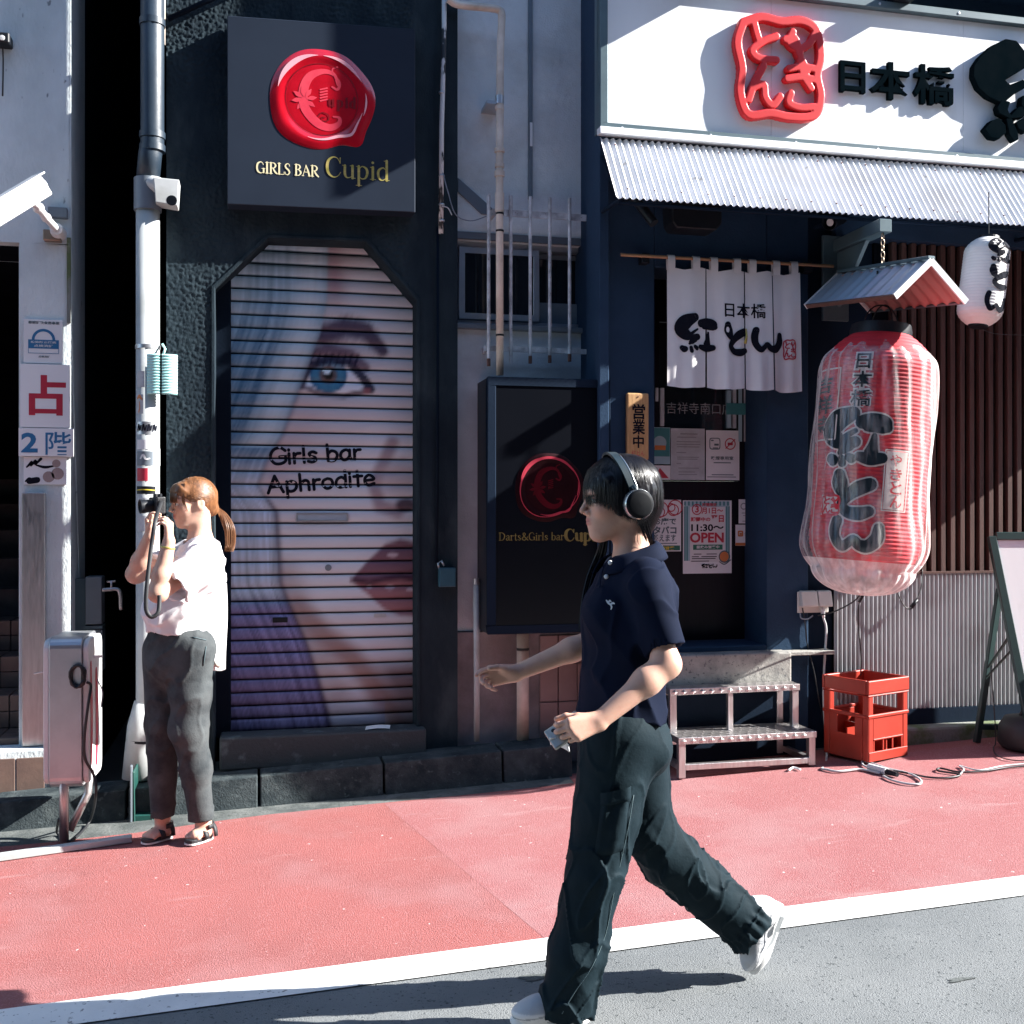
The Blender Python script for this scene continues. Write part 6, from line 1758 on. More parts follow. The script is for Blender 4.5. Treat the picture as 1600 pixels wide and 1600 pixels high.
# ------------------------------------------------------------------ drainpipe at the edge of the alley
dy_ = -.06
dp = thing('drainpipe', 'tall drainpipe painted black above and pale with stickers below', 'drainpipe', tuple(P(230, 1200, dy_)))
rP = .057
xu = P(238, 100, dy_).x; xl = P(231, 700, dy_).x
MB().tube([(xu, dy_, 6.0), (xu, dy_, Z(238, 225, dy_)), (xu - .01, dy_, Z(238, 240, dy_)), (xl, dy_ , Z(232, 282, dy_))], rP, 20).build('upper_pipe', M['pipe_black'], dp, smooth=True)
for v in (36, 212, 232): MB().tube([(xu, dy_, Z(238, v + 5, dy_)), (xu, dy_, Z(238, v - 5, dy_))], rP + .006, 20).build('collar', M['pipe_black'], dp, smooth=True, angle=50)
MB().tube([(xl, dy_, Z(232, 330, dy_)), (xl, dy_, Z(232, 280, dy_))], rP + .010, 20).build('branch_joint', M['grey_metal'], dp, smooth=True, angle=50)
e0 = Vector((xl, dy_, Z(232, 300, dy_)))
MB().tube(smooth_path([e0 + Vector((.0, -.02, .035)), e0 + Vector((.045, -.045, .025)), e0 + Vector((.085, -.05, .0))], 5), .042, 16).build('branch_elbow', M['pipe_white'], dp, smooth=True)
xb0, xb1 = P(241, 300, dy_ - .05).x, P(281, 300, dy_ - .05).x
mb = MB(); zA, zB = Z(260, 287, dy_), Z(260, 329, dy_)
mb.prism([(xb0, dy_ - .10, zA), (xb1, dy_ - .10, zA - .004), (xb1 - .008, dy_ - .10, zB), (xb0 + .01, dy_ - .10, zB + .012)], (0, .10, 0))
o = mb.build('square_outlet', M['pipe_white'], dp, bevel=.004, bseg=2)
MB().lathe((xb1 - .035, dy_ - .1005, zB + .025), [(0, 0), (.026, 0)], 14, axis=(0, -1, 0), cap=False).build('broken_hole', M['dark_void'], o)
MB().tube([(xl, dy_, Z(232, 330, dy_)), (xl, dy_, Z(232, 1100, dy_)), (xl - .015, dy_ , Z(228, 1130, dy_))], rP, 22).build('lower_pipe', M['pipe_white'], dp, smooth=True)
MB().tube([(xl - .005, dy_, Z(232, 1098, dy_)), (xl - .03, dy_, Z(228, 1135, dy_)), (xl - .05, dy_ - .01, Z(225, 1215, dy_))], [rP + .004, rP + .012, rP + .016], 20).build('bottom_elbow', M['pipe_white'], dp, smooth=True)
MB().tube([(xl - .032, dy_, Z(228, 1154, dy_)), (xl - .033, dy_, Z(228, 1158, dy_))], rP + .0165, 20).build('elbow_band', M['plastic_black'], dp, smooth=True, angle=50)
MB().tube([(xl, dy_ , Z(232, 540, dy_)), (xl, dy_, Z(232, 546, dy_))], rP + .004, 20).build('pipe_band', M['alu'], dp, smooth=True, angle=50)
# stickers wrapped on the pipe
def pipe_sticker(v0, v1, a0, a1, m, label, extra=None):
    z0, z1 = Z(231, v1, dy_), Z(231, v0, dy_)
    c_ = Vector((0, CAMY, 0)) - Vector((xl, dy_, 0)); base = math.atan2(c_.x, -c_.y)
    def f(s, t, l=0.0):
        th = base + a0 + (a1 - a0) * s
        r = rP + .0012 + l
        return (xl + r * math.sin(th), dy_ - r * math.cos(th), z0 + (z1 - z0) * t)
    mb = MB(); mb.grid(f, 10, 2)
    o = tag(mb.build('pipe_sticker', m, smooth=True), label, 'sticker', 'stickers on the drainpipe')
    return o, f
A = math.radians
pipe_sticker(582, 607, A(-60), A(-15), M['paper_grey'], 'pale grey torn sticker on the pipe left of the mint plastic')
o, f = pipe_sticker(618, 648, A(-62), A(-22), M['paper_grey'], 'pale sticker with orange print under the mint plastic')
mb = MB(); stroke(mb, lambda s, t, l=0: f(s, t, .0012 + l), [(.15, .8, .12), (.5, .9, .2), (.85, .75, .12)]); stroke(mb, lambda s, t, l=0: f(s, t, .0012 + l), [(.5, .6, .1), (.55, .3, .12), (.4, .1, .1)]); mb.build('orange_print', M['orange_print'], o)
o, f = pipe_sticker(660, 680, A(-60), A(52), M['alu'], 'silver sticker with black scrawl at mid height of the pipe')
mb = MB()
for k in range(4): stroke(mb, lambda s, t, l=0: f(s, t, .0012 + l), [(.06 + .23 * k, .25, .05), (.12 + .23 * k, .8, .07), (.18 + .23 * k, .3, .06), (.24 + .23 * k, .7, .05)])
mb.build('scrawl', M['ink'], o)
pipe_sticker(688, 703, A(-60), A(20), M['paper'], 'blank white strip sticker below the silver scrawl sticker')
o, f = pipe_sticker(706, 728, A(-60), A(25), M['grey_metal'], 'blue grey square sticker with small white mark on the pipe')
mb = MB(); stroke(mb, lambda s, t, l=0: f(s, t, .0012 + l), [(.3, .5, .1), (.45, .75, .12), (.6, .45, .12), (.8, .5, .08)]); mb.build('white_mark', M['white_print'], o)
pipe_sticker(701, 728, A(38), A(87), M['paper'], 'narrow white sticker at the right edge of the pipe')
pipe_sticker(732, 752, A(-60), A(0), M['red_print'], 'faded red sticker on the pipe above the photographer')
o, f = pipe_sticker(760, 772, A(-62), A(40), M['plastic_black'], 'black strip sticker with green line above the camera')
mb = MB(); stroke(mb, lambda s, t, l=0: f(s, t, .0012 + l), [(.03, .5, .1), (.5, .55, .14), (.97, .45, .1)]); mb.build('green_line', M['yellow_print'], o)
o, f = pipe_sticker(778, 800, A(-55), A(45), M['paper_grey'], 'pale sticker with curly scrawl directly beside the camera')
mb = MB(); stroke(mb, lambda s, t, l=0: f(s, t, .0012 + l), [(.2, .3, .05), (.4, .8, .06), (.55, .3, .06), (.75, .8, .05), (.8, .3, .05)]); mb.build('scrawl', M['ink'], o)
pipe_sticker(806, 830, A(-55), A(35), M['paper_grey'], 'scuffed grey sticker on the pipe below the camera')
# mint plastic pair of ribbed flaps hung on the pipe
mt = thing('mint_plastic_tag', 'pair of translucent mint ribbed plastic flaps clipped to the drainpipe', 'plastic tag', tuple(P(252, 617, -.13)))
for u0, u1, tw in ((229, 250, -.02), (253, 277, .02)):
    x0, x1 = X(u0, -.14), X(u1, -.14); z0, z1 = Z(250, 616, -.14), Z(250, 553, -.14)
    mb = MB(); n = 60; vs = []; fs = []
    for side in (0, 1):
        for i in range(n + 1):
            t = i / n; z = z0 + (z1 - z0) * t
            y = -.135 + .0035 * math.cos(t * 2 * math.pi * 14) + (.004 if side else -.0)
            for q in range(5): 
                xx = x0 + (x1 - x0) * q / 4
                vs.append((xx, y + tw * (q / 4 - .5) - .012 * (1 - (2 * q / 4 - 1) ** 2), z))
    for i in range(n):
        for q in range(4):
            a = i * 5 + q; fs.append((a, a + 1, a + 6, a + 5)); b = (n + 1) * 5 + a; fs.append((b, b + 5, b + 6, b + 1))
    mb.add(vs, fs); mb.build('ribbed_flap', M['mint'], mt, smooth=True)
MB().tube([P(255, 555, -.13), P(258, 545, -.12), P(254, 538, -.08)], .006, 8).build('clip', M['mint'], mt, smooth=True)
# green edged gutter box at the pipe foot
gb = thing('drain_box', 'dark green open drain box at the foot of the drainpipe', 'drain box', tuple(P(222, 1278, -.3)))
x0, x1 = X(206, -.30), X(242, -.30); g0 = gz(x0) - .0
mb = MB(); mb.box(x0, x0 + .012, -.30, -.05, g0, g0 + .24); mb.box(x1 - .012, x1, -.30, -.05, g0, g0 + .20); mb.box(x0 + .012, x1 - .012, -.062, -.05, g0, g0 + .2); mb.box(x0 + .012, x1 - .012, -.30, -.062, g0, g0 + .03)
mb.build('box_walls', M['green_box'], gb, bevel=.004)
MB().box(x0 - .008, x0 + .002, -.31, -.28, g0, g0 + .27).build('edge_strip', M['grey_metal'], gb, bevel=.002)

# diagonal pole at the top left of the black wall
dg = MB().tube([P(262, 30, -.05), P(340, -6, -.05), P(480, -70, -.05)], .014, 10).build('diagonal_pole', M['black_smooth'], smooth=True)
tag(dg, 'dark diagonal stay rod at the top of the black wall', 'stay rod')
dg2 = MB().tube([P(256, -60, -.03), P(256, 70, -.03)], .008, 8).build('thin_conduit', M['pipe_beige'], smooth=True)
tag(dg2, 'thin vertical conduit beside the top of the drainpipe', 'conduit')

# ================================================================== BUILDING ON THE LEFT WITH THE STAIR ENTRANCE: set back a little
YO = .10
XL1 = X(109, 0); XL0 = X(29, 0)
lb = thing('stair_building', 'pale concrete building with signs and a dark stair entrance', 'building', (XL0, 0, 0))
EZ = Z(15, 376, 0)
mb = MB()
mb.box(XL0, XL1, 0, .5, .05, EZ); mb.box(-6, XL1, 0, .5, EZ, 9.0)
mb.build('concrete_wall', M['concrete'], lb, bevel=.008, bseg=2)
MB().box(XL1 - .3, XL1 - .002, .5, 5.0, -.2, 9.0).build('side_wall', M['black_smooth'], lb)
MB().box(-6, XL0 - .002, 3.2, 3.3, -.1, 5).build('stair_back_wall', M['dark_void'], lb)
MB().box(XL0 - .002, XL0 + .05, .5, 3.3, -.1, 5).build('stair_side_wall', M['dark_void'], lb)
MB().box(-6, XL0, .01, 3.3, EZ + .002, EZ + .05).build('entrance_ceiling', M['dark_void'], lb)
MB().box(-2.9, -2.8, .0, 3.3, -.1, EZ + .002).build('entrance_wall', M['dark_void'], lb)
MB().box(XL1 - .012, XL1 + .006, -.012, -.0005, Z(108, 505, 0), Z(108, 372, 0)).build('corner_trim', M['mossy'], lb)
# alley end wall, and an added roof that keeps light out of the alley
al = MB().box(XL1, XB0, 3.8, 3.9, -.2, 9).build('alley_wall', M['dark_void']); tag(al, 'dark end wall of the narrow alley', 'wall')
ac = MB().box(XL1 - .0, XB0 - .0, .35, 3.8, 6.2, 6.3).build('added_alley_roof', M['dark_void']); tag(ac, 'dark roof added to keep light out of the narrow alley', 'roof')
# tiled stairs
rise, going, TW, TH = .172, .27, .098, .082
nst = 9
stair = MB()
yf, zf = .04, .15
for k in range(nst):
    stair.box(-2.8, XL0 - .004, yf + k * going + .012, yf + k * going + going + .02, zf - .3 + k * rise, zf + (k + 1) * rise - .012)
stobj = stair.build('stair', M['tile_grout'], lb)
tme = {}
for k in range(4):
    for i in range(5):
        xr = XL0 - .006 - i * (TW + .006)
        for j in range(2):
            key = 'r'
            loc = Vector((xr - TW, yf + k * going, zf + k * rise + .002 + j * (TH + .004)))
            if key not in tme:
                o = MB().box(loc.x, loc.x + TW, loc.y, loc.y + .011, loc.z, loc.z + TH).build('tile', M['tile'], stobj, bevel=.002, origin=tuple(loc)); tme[key] = o.data
            else:
                o = bpy.data.objects.new('tile', tme[key]); COL.objects.link(o); o.parent = stobj; o.location = loc + Vector((0, YO, 0)) - woff(stobj)
        for j in range(2):
            key = 't'
            loc = Vector((xr - TW, yf + k * going + .012 + j * .129, zf + (k + 1) * rise - .0115))
            if key not in tme:
                o = MB().box(loc.x, loc.x + TW, loc.y, loc.y + .124, loc.z, loc.z + .011).build('tile', M['tile'], stobj, bevel=.002, origin=tuple(loc)); tme[key] = o.data
            else:
                o = bpy.data.objects.new('tile', tme[key]); COL.objects.link(o); o.parent = stobj; o.location = loc + Vector((0, YO, 0)) - woff(stobj)
# tiled plinth in front of the stair
pl_ = MB().box(-2.8, X(73, -.12), -.118, .035, -.1, Z(40, 1172, -.12)).build('plinth', M['concrete'], lb, bevel=.008, bseg=2)
for i in range(6):
    x1_ = X(73, -.12) - .01 - i * .135
    MB().box(x1_ - .128, x1_, -.127, -.119, .02 - .03 * (i > 9), Z(40, 1184, -.12)).build('tile', M['tile'], pl_, bevel=.002)
# steel post in front of the pillar
spz = -.05
sp_ = thing('steel_post', 'flat stainless steel post standing before the concrete pillar', 'post', tuple(P(52, 1166, spz)))
MB().box(X(34, spz), X(70, spz), spz, spz + .045, Z(50, 1166, spz), Z(50, 770, spz)).build('post', M['steel'], sp_, bevel=.003)
# small black fixture at the picture's left edge
t = thing('wall_fixture', 'small black fixture high on the pale concrete wall', 'wall fixture', tuple(P(2, 68, -.08)))
MB().box(X(-14, -.08), X(15, -.08), -.09, -.0005, Z(5, 67, -.08), Z(5, 51, -.08)).build('housing', M['plastic_black'], t, bevel=.005)
MB().lathe((X(3, -.09), -.0905, Z(3, 59, -.09)), [(0, .004), (.012, .003), (.014, 0)], 12, axis=(0, -1, 0), cap=False).build('lens', M['clear_box'], t)
cable('fixture_cable', 'thin dark cable hanging below the black fixture', [P(4, 68, -.02), P(5, 100, -.012), P(4, 150, -.012)], .004, M['cable'])
# security camera
sc0 = P(66, 288, -.42); sc1 = P(-40, 352, -.62)
cm = thing('security_camera', 'white bullet security camera on a knuckle bracket at upper left', 'security camera', tuple(P(85, 365, -.06)))
d = (sc1 - sc0).normalized(); sd = d.cross(Vector((0, 0, 1))).normalized(); upv = sd.cross(d).normalized()
mid_c = (sc0 + sc1) / 2 + Vector((0, 0, -.01))
MB().obox(mid_c, d * (sc1 - sc0).length / 2, sd * .05, upv * .047).build('housing', M['plastic_white'], cm, bevel=.012, bseg=3)
MB().obox(mid_c + upv * .052, d * ((sc1 - sc0).length / 2 + .02), sd * .056, upv * .004).build('sun_shield', M['plastic_white'], cm, bevel=.002)
MB().obox(mid_c - d * .10 - sd * .0508 * (1 if sd.y < 0 else -1) , d * .012, sd * .001, upv * .012).build('side_label', M['grey_print'], cm)
MB().lathe(sc0 + d * .01, [(0, -.018), (.03, -.016), (.034, 0), (.034, .02)], 14, axis=d, cap=False).build('rear_cap', M['plastic_white'], cm, smooth=True, angle=50)
ARM = [sc0 + d * .09 - upv * .05, P(60, 325, -.36), P(72, 340, -.25), P(88, 358, -.10)]
MB().tube(smooth_path(ARM, 5), [.018] * 16, 12).build('arm', M['plastic_white'], cm, smooth=True)
for q, r in ((ARM[1], .027), (ARM[2], .024)):
    MB().lathe(q, [(0, -r), (r * .7, -r * .7), (r, 0), (r * .7, r * .7), (0, r)], 14, axis=(0, 1, 0), cap=False).build('knuckle', M['plastic_white'], cm, smooth=True)
MB().lathe(P(90, 361, -.06), [(0, -.05), (.03, -.045), (.036, 0), (.036, .06)], 16, axis=(0, 1, 0)).build('wall_flange', M['plastic_white'], cm, smooth=True, angle=50)
MB().box(X(68, -.03), X(96, -.03), -.05, -.0005, Z(80, 377, -.03), Z(80, 360, -.03)).build('junction_plate', M['brass'], cm, bevel=.004)
MB().box(X(75, -.03), X(105, -.03), -.04, -.0005, Z(88, 340, -.03), Z(88, 324, -.03)).build('cable_box', M['grey_metal'], cm, bevel=.003)
# signs on the pillar
sy2 = -.006
def pil_sign(name, label, u0, u1, v0, v1, m, depth=.012, cat='sign'):
    y = sy2 - depth
    t = thing(name, label, cat, (X(u0, y), y, Z(70, v1, y)), 'signs stacked on the concrete pillar')
    MB().box(X(u0, y), X(u1, y), y, -.0008, Z(70, v1, y), Z(70, v0, y)).build('plate', m, t, bevel=.0015)
    return t, y - .0012
def prect(mb, u0, u1, v0, v1, y): return mb.add([(X(u0, y), y, Z(70, v1, y)), (X(u1, y), y, Z(70, v1, y)), (X(u1, y), y, Z(70, v0, y)), (X(u0, y), y, Z(70, v0, y))], [(0, 1, 2, 3)])
t, y = pil_sign('certificate_plate', 'white plate with a blue half ring and blue band', 37, 98, 499, 568, M['paper'], .006)
mb = MB(); c_ = (X(68, y), Z(68, 531, y)); n = 24; vs = []
for k in range(n + 1):
    a = math.pi * k / n
    for r in (.055, .042): vs.append((c_[0] + r * math.cos(a), y, c_[1] + r * math.sin(a)))
mb.add(vs, [(2 * k, 2 * k + 1, 2 * k + 3, 2 * k + 2)[::-1] for k in range(n)])
prect(mb, 44, 92, 531, 544, y); mb.build('blue_print', M['blue_print'], t)
mb = MB()
for u0, u1, v0, v1 in ((44, 92, 544, 552.5),):
    for a, b, c2, d2 in ((u0, u1, v0, v0 + .8), (u0, u1, v1 - .8, v1), (u0, u0 + .8, v0 + .9, v1 - .9), (u1 - .8, u1, v0 + .9, v1 - .9)): prect(mb, a, b, c2, d2, y - .0004)
mb.build('frame_print', M['blue_print'], t)
mb = MB(); put_text(mb, '都認証飲食店事業', flat(y), X(44, y), X(93, y), Z(70, 507, y), Z(70, 502, y), .02); put_text(mb, '点検済証', flat(y), X(60, y), X(78, y), Z(70, 559, y), Z(70, 555.5, y), .02); mb.build('small_lettering', M['sign_frame'], t)
mb = MB(); put_text(mb, '感染防止徹底', flat(y - .0008), X(48, y), X(88, y), Z(70, 536.5, y), Z(70, 533, y), .02); put_text(mb, '点検済証', flat(y - .0008), X(53, y), X(83, y), Z(70, 542.5, y), Z(70, 538.5, y), .02); mb.build('white_lettering', M['white_print'], t)
t, y = pil_sign('fortune_sign', 'white square sign with one large red character', 31.5, 109, 569, 668, M['white_panel'], .016)
mb = MB(); 
for u0, u1, v0, v1 in ((63.5, 73.5, 586, 615), (73.5, 103, 597, 605), (45, 98, 615, 622.8), (45, 55, 622.8, 649), (88, 98, 622.8, 649), (55, 88, 639, 646)):
    prect(mb, u0, u1, v0, v1, y)
mb.build('red_character', M['red_print'], t)
t, y = pil_sign('floor_sign', 'white sign with blue numeral two and a blue character', 29, 114, 669, 713, M['white_panel'], .020)
mb = MB(); put_text(mb, '2', flat(y), X(33, y), X(59, y), Z(45, 707, y), Z(45, 676, y), .03); put_text(mb, '階', flat(y), X(71, y), X(111, y), Z(90, 711, y), Z(90, 675, y), .008); mb.build('blue_lettering', M['blue_print'], t)
t, y = pil_sign('collage_sticker', 'pale pink sticker collage with black scribbles under the blue sign', 37, 104, 714, 757, M['paper'], .004)
mb = MB(); fpl = lambda s, q, l=0.0: (s, y - l, q)
for pts in ([(42, 730), (50, 722), (48, 728), (56, 720), (55, 726), (64, 717)], [(57, 727), (70, 730), (84, 728)], [(40, 752), (46, 748), (52, 751), (60, 748)]):
    stroke(mb, fpl, [(X(a, y), Z(70, b, y), .008 + .006 * (i % 2)) for i, (a, b) in enumerate(pts)])
stroke(mb, fpl, [(X(46, y), Z(70, 752, y), .03), (X(58, y), Z(70, 750, y), .03)])
mb.build('black_scribbles', M['ink'], t)
mb = MB()
for u, v, r in ((90, 740, .03), (76, 745, .028), (88, 724, .02)): mb.lathe((X(u, y), y - .0004, Z(70, v, y)), [(0, 0), (r, 0)], 14, axis=(0, -1, 0), cap=False)
mb.build('pink_marks', M['pink_tile'], t)

# ------------------------------------------------------------------ meters and tap in the alley
YO = 0.0
my = .25
mtb = thing('meter_box', 'grey blue meter boxes on the alley side of the pillar', 'meter', tuple(P(146, 1040, my)))
MB().box(X(133, my), X(159, my), my, my + .12, Z(146, 976, my), Z(146, 901, my)).build('upper_box', M['grey_metal'], mtb, bevel=.004)
MB().box(X(135, my), X(160, my), my, my + .12, Z(146, 1050, my), Z(146, 984, my)).build('lower_box', M['grey_metal'], mtb, bevel=.004)
MB().box(X(131, my), X(160, my), my - .006, my + .12, Z(146, 983, my), Z(146, 978, my)).build('divider', M['sign_frame'], mtb)
MB().box(X(112, my), X(134, my), my + .03, my + .13, Z(146, 1046, my), Z(146, 905, my)).build('mounting', M['sign_frame'], mtb)
tp = thing('water_tap', 'small chrome water tap in the dark alley', 'tap', tuple(P(180, 955, .2)))
MB().tube(smooth_path([P(160, 922, .2), P(172, 921, .2), P(184, 921, .2), P(188, 930, .2), P(189, 953, .2)], 5), .011, 10).build('spout', M['steel'], tp, smooth=True)
MB().tube([P(174, 921, .2), P(174, 908, .2)], .006, 8).build('stem', M['steel'], tp, smooth=True)
MB().tube([P(167, 909, .2), P(181, 908, .2)], .006, 8).build('handle', M['steel'], tp, smooth=True)

# ------------------------------------------------------------------ backlit sign box on a stand, turned edge-on
sb0 = G(100, 1318)
sgy = sb0.y
wsn = thing('standing_sign', 'white and silver sign box on a steel stand at the left of the alley', 'standing sign', (sb0.x, sb0.y, sb0.z))
ex = Vector((math.cos(A(87)), math.sin(A(87)), 0))           # the face runs away into the picture
en = Vector((math.sin(A(87)), -math.cos(A(87)), 0))
zb_, zt_ = Z(110, 1230, sgy), Z(110, 995, sgy)
def rbox(mb, c, hx, hn, z0, z1, r):
    """upright box with rounded top and bottom corners seen on its face"""
    pts = []
    for cx_, cz_, a0 in ((hx - r, z1 - r, 0), (-hx + r, z1 - r, 90), (-hx + r, z0 + r, 180), (hx - r, z0 + r, 270)):
        for k in range(6):
            a = A(a0 + 18 * k); pts.append((cx_ + r * math.cos(a), cz_ + r * math.sin(a)))
    poly = [Vector((c.x, c.y, 0)) + ex * p + Vector((0, 0, q)) - en * hn for p, q in pts]
    return mb.prism(poly, en * (2 * hn))
cS = Vector((P(107, 1100, sgy).x, sgy + .14, 0))
hxx = .17
rbox(MB(), cS, hxx, .070, zb_, zt_, .05).build('body', M['alu'], wsn, bevel=.003)
b2 = rbox(MB(), cS + en * .084, hxx - .012, .012, zb_ + .012, zt_ - .012, .05).build('face_panel', M['plastic_white'], wsn, bevel=.004)
b3 = rbox(MB(), cS - en * .084, hxx - .012, .012, zb_ + .012, zt_ - .012, .05).build('face_panel', M['plastic_white'], wsn, bevel=.004)
mb = MB()
fface = lambda s, t, l=0.0: Vector((cS.x, cS.y, 0)) + ex * s + en * (.0975 + l) + Vector((0, 0, t))
stroke(mb, fface, [(-.10, zb_ + .1, .03), (-.09, zb_ + .3, .05), (-.11, zb_ + .55, .03)]); stroke(mb, fface, [(.02, zb_ + .08, .04), (.03, zb_ + .25, .06), (.01, zb_ + .5, .04)])
mb.build('red_print', M['red_print'], wsn)
pp = sb0
MB().tube([pp + Vector((0, 0, .01)), pp + Vector((0, 0, zb_ - pp.z + .15))], .021, 12).build('pole', M['steel'], wsn, smooth=True)
MB().tube([pp + Vector((.02, .02, .05)), pp + Vector((.09, .08, .20)), pp + Vector((.10, .10, .34))], .018, 10).build('brace', M['steel'], wsn, smooth=True)
b0, b1 = G(-120, 1363), G(206, 1316)
mb = MB(); bd = (b1 - b0); bm_ = (b0 + b1) / 2 + Vector((0, 0, .018)); mb.obox(bm_, bd / 2, Vector((-bd.y, bd.x, 0)).normalized() * .022, Vector((0, 0, .014))); mb.build('base_bar', M['pipe_white'], wsn, bevel=.003)
mb = MB(); r0_, r1_ = G(30, 1287), G(240, 1268); bd = r1_ - r0_; mb.obox((r0_ + r1_) / 2 + Vector((0, 0, .02)), bd / 2, Vector((-bd.y, bd.x, 0)).normalized() * .02, Vector((0, 0, .012))); mb.build('rear_bar', M['pipe_white'], wsn, bevel=.003)
MB().tube([P(53, 1053, sgy), P(75, 1049, sgy), P(105, 1047, sgy)], .004, 6).build('wire_hook', M['steel'], wsn, smooth=True)
MB().box(X(146, sgy), X(160, sgy), sgy + .0, sgy + .012, Z(150, 1028, sgy), Z(150, 1024, sgy)).build('side_latch', M['plastic_white'], wsn)
coil = []
for k in range(64):
    a = 2 * math.pi * k / 16
    coil.append(P(122, 1056, sgy - .03) + Vector((.030 * math.cos(a) + .004 * math.sin(k), -.0035 * (k / 8), .048 * math.sin(a) + .004 * math.cos(k * .7))))
tag(MB().tube(coil, .0055, 6).build('coiled_cable', M['cable'], smooth=True), 'coil of black cable tied to the standing sign', 'cable')
cable('sign_feed_cable', 'black cable hanging from the standing sign to the ground', [P(136, 1066, sgy - .04), P(142, 1072, sgy - .03), P(138, 1100, sgy - .05), P(132, 1150, sgy - .05), P(133, 1185, sgy - .04), P(146, 1210, sgy), P(150, 1240, sgy), G(140, 1290) + Vector((0, 0, .02)), G(110, 1318) + Vector((0, 0, .012)), G(90, 1306) + Vector((0, 0, .012)), P(92, 1280, sgy)], .0065, M['cable'])
cable('thin_pole_wire', 'pale thin wire looped from the sign pole', [P(152, 1062, sgy), P(160, 1080, sgy + .02), P(158, 1105, sgy + .03)], .003, M['cable_grey'])

# ------------------------------------------------------------------ building across the street, behind the camera
ob = thing('opposite_building', 'dark building across the street', 'building', (0, -9.5, 0))
MB().box(-16, 18, -14, -8.2, -1.5, 8.5).build('wall', M['navy_dark'], ob)
for i in range(7):
    for j in range(2):
        MB().box(-13 + 4.2 * i, -11.2 + 4.2 * i, -8.21, -8.15, 1.0 + 3.2 * j, 2.6 + 3.2 * j).build('window', M['glass_dark'], ob)
from mathutils.bvhtree import BVHTree
# ================================================================== PEOPLE: distance-field bodies and clothes
M['skin'] = mat('skin', (.5, .3, .22), .55, vcol=True, sub=.2, spec=.4, bump=.12, bscale=320, bdist=.002, dirt=(.46, .22, .16), dirt_scale=34, dirt_thr=(.50, 1.0), speck=(.36, .18, .12), speck_scale=150, speck_thr=(.70, .95))
M['polo'] = mat('navy_polo_cloth', (.0045, .0085, .024), .85, col2=(.0038, .007, .02), scale=7, bump=.25, bscale=900, bdist=.001, spec=.1)
M['trouser'] = mat('dark_teal_trouser_cloth', (.008, .018, .024), .75, col2=(.0055, .013, .018), scale=6, bump=.3, bscale=42, bdist=.006, spec=.1)
M['seam'] = mat('seam_thread', (.07, .11, .12), .7, col2=(.05, .085, .1), scale=40)
M['hair_black'] = mat('black_hair', (.0035, .0035, .006), .30, col2=(.006, .0055, .008), scale=30, stretch=(5, 5, .5), spec=.32)
M['hair_soft'] = mat('dark_brown_hair', (.010, .007, .007), .36, col2=(.007, .005, .006), scale=30, stretch=(5, 5, .5), spec=.3)
M['hair_dark_brown'] = mat('dark_chestnut_hair', (.13, .05, .018), .4, col2=(.09, .034, .012), scale=26, stretch=(4, 4, .5), spec=.4)
M['hair_brown'] = mat('chestnut_hair', (.24, .105, .042), .42, col2=(.14, .058, .024), scale=26, stretch=(4, 4, .5), spec=.5)
M['shirt_white'] = mat('white_cotton', (.74, .73, .75), .85, col2=(.70, .69, .71), scale=6, bump=.15, bscale=400, bdist=.002)
M['jeans_grey'] = mat('washed_charcoal_denim', (.075, .083, .086), .95, spec=.05, col2=(.036, .042, .046), scale=9, bump=.4, bscale=120, bdist=.004, dirt=(.085, .097, .10), dirt_scale=8, dirt_thr=(.5, .75))
M['shoe_white'] = mat('white_sneaker_leather', (.66, .66, .67), .55, vcol=True, dirt=(.45, .43, .40), dirt_scale=30, dirt_thr=(.58, .85), bump=.2, bscale=90)
M['button_white'] = mat('white_button', (.66, .66, .67), .4, col2=(.6, .6, .61), scale=12)
M['sole_white'] = mat('white_rubber', (.74, .74, .73), .6, col2=(.68, .68, .67), scale=10)
M['sole_grey'] = mat('grey_rubber', (.34, .36, .37), .7, col2=(.29, .31, .32), scale=10)
M['sandal'] = mat('black_sandal', (.016, .017, .02), .6, col2=(.024, .025, .028), scale=14)
M['hp_blue'] = mat('slate_headphone_plastic', (.014, .028, .036), .4, col2=(.011, .022, .03), scale=9)
M['hp_black'] = mat('black_headphone_plastic', (.004, .005, .007), .6, spec=.1, col2=(.012, .013, .015), scale=9)
M['hp_silver'] = mat('silver_headphone_rim', (.45, .48, .50), .25, .8, col2=(.4, .43, .45), scale=9)
M['phone'] = mat('grey_phone_case', (.36, .36, .33), .25, .3, col2=(.31, .31, .285), scale=9)
M['tissue'] = mat('white_tissue', (.76, .76, .77), .9, col2=(.72, .72, .73), scale=12)
M['eye_white'] = mat('eye_white', (.70, .68, .66), .2, col2=(.66, .64, .62), scale=20)
M['eye_dark'] = mat('dark_iris', (.015, .010, .008), .15, col2=(.02, .013, .01), scale=20)
M['camera_black'] = mat('camera_leatherette', (.012, .012, .014), .5, col2=(.018, .018, .02), scale=30, bump=.2, bscale=300)

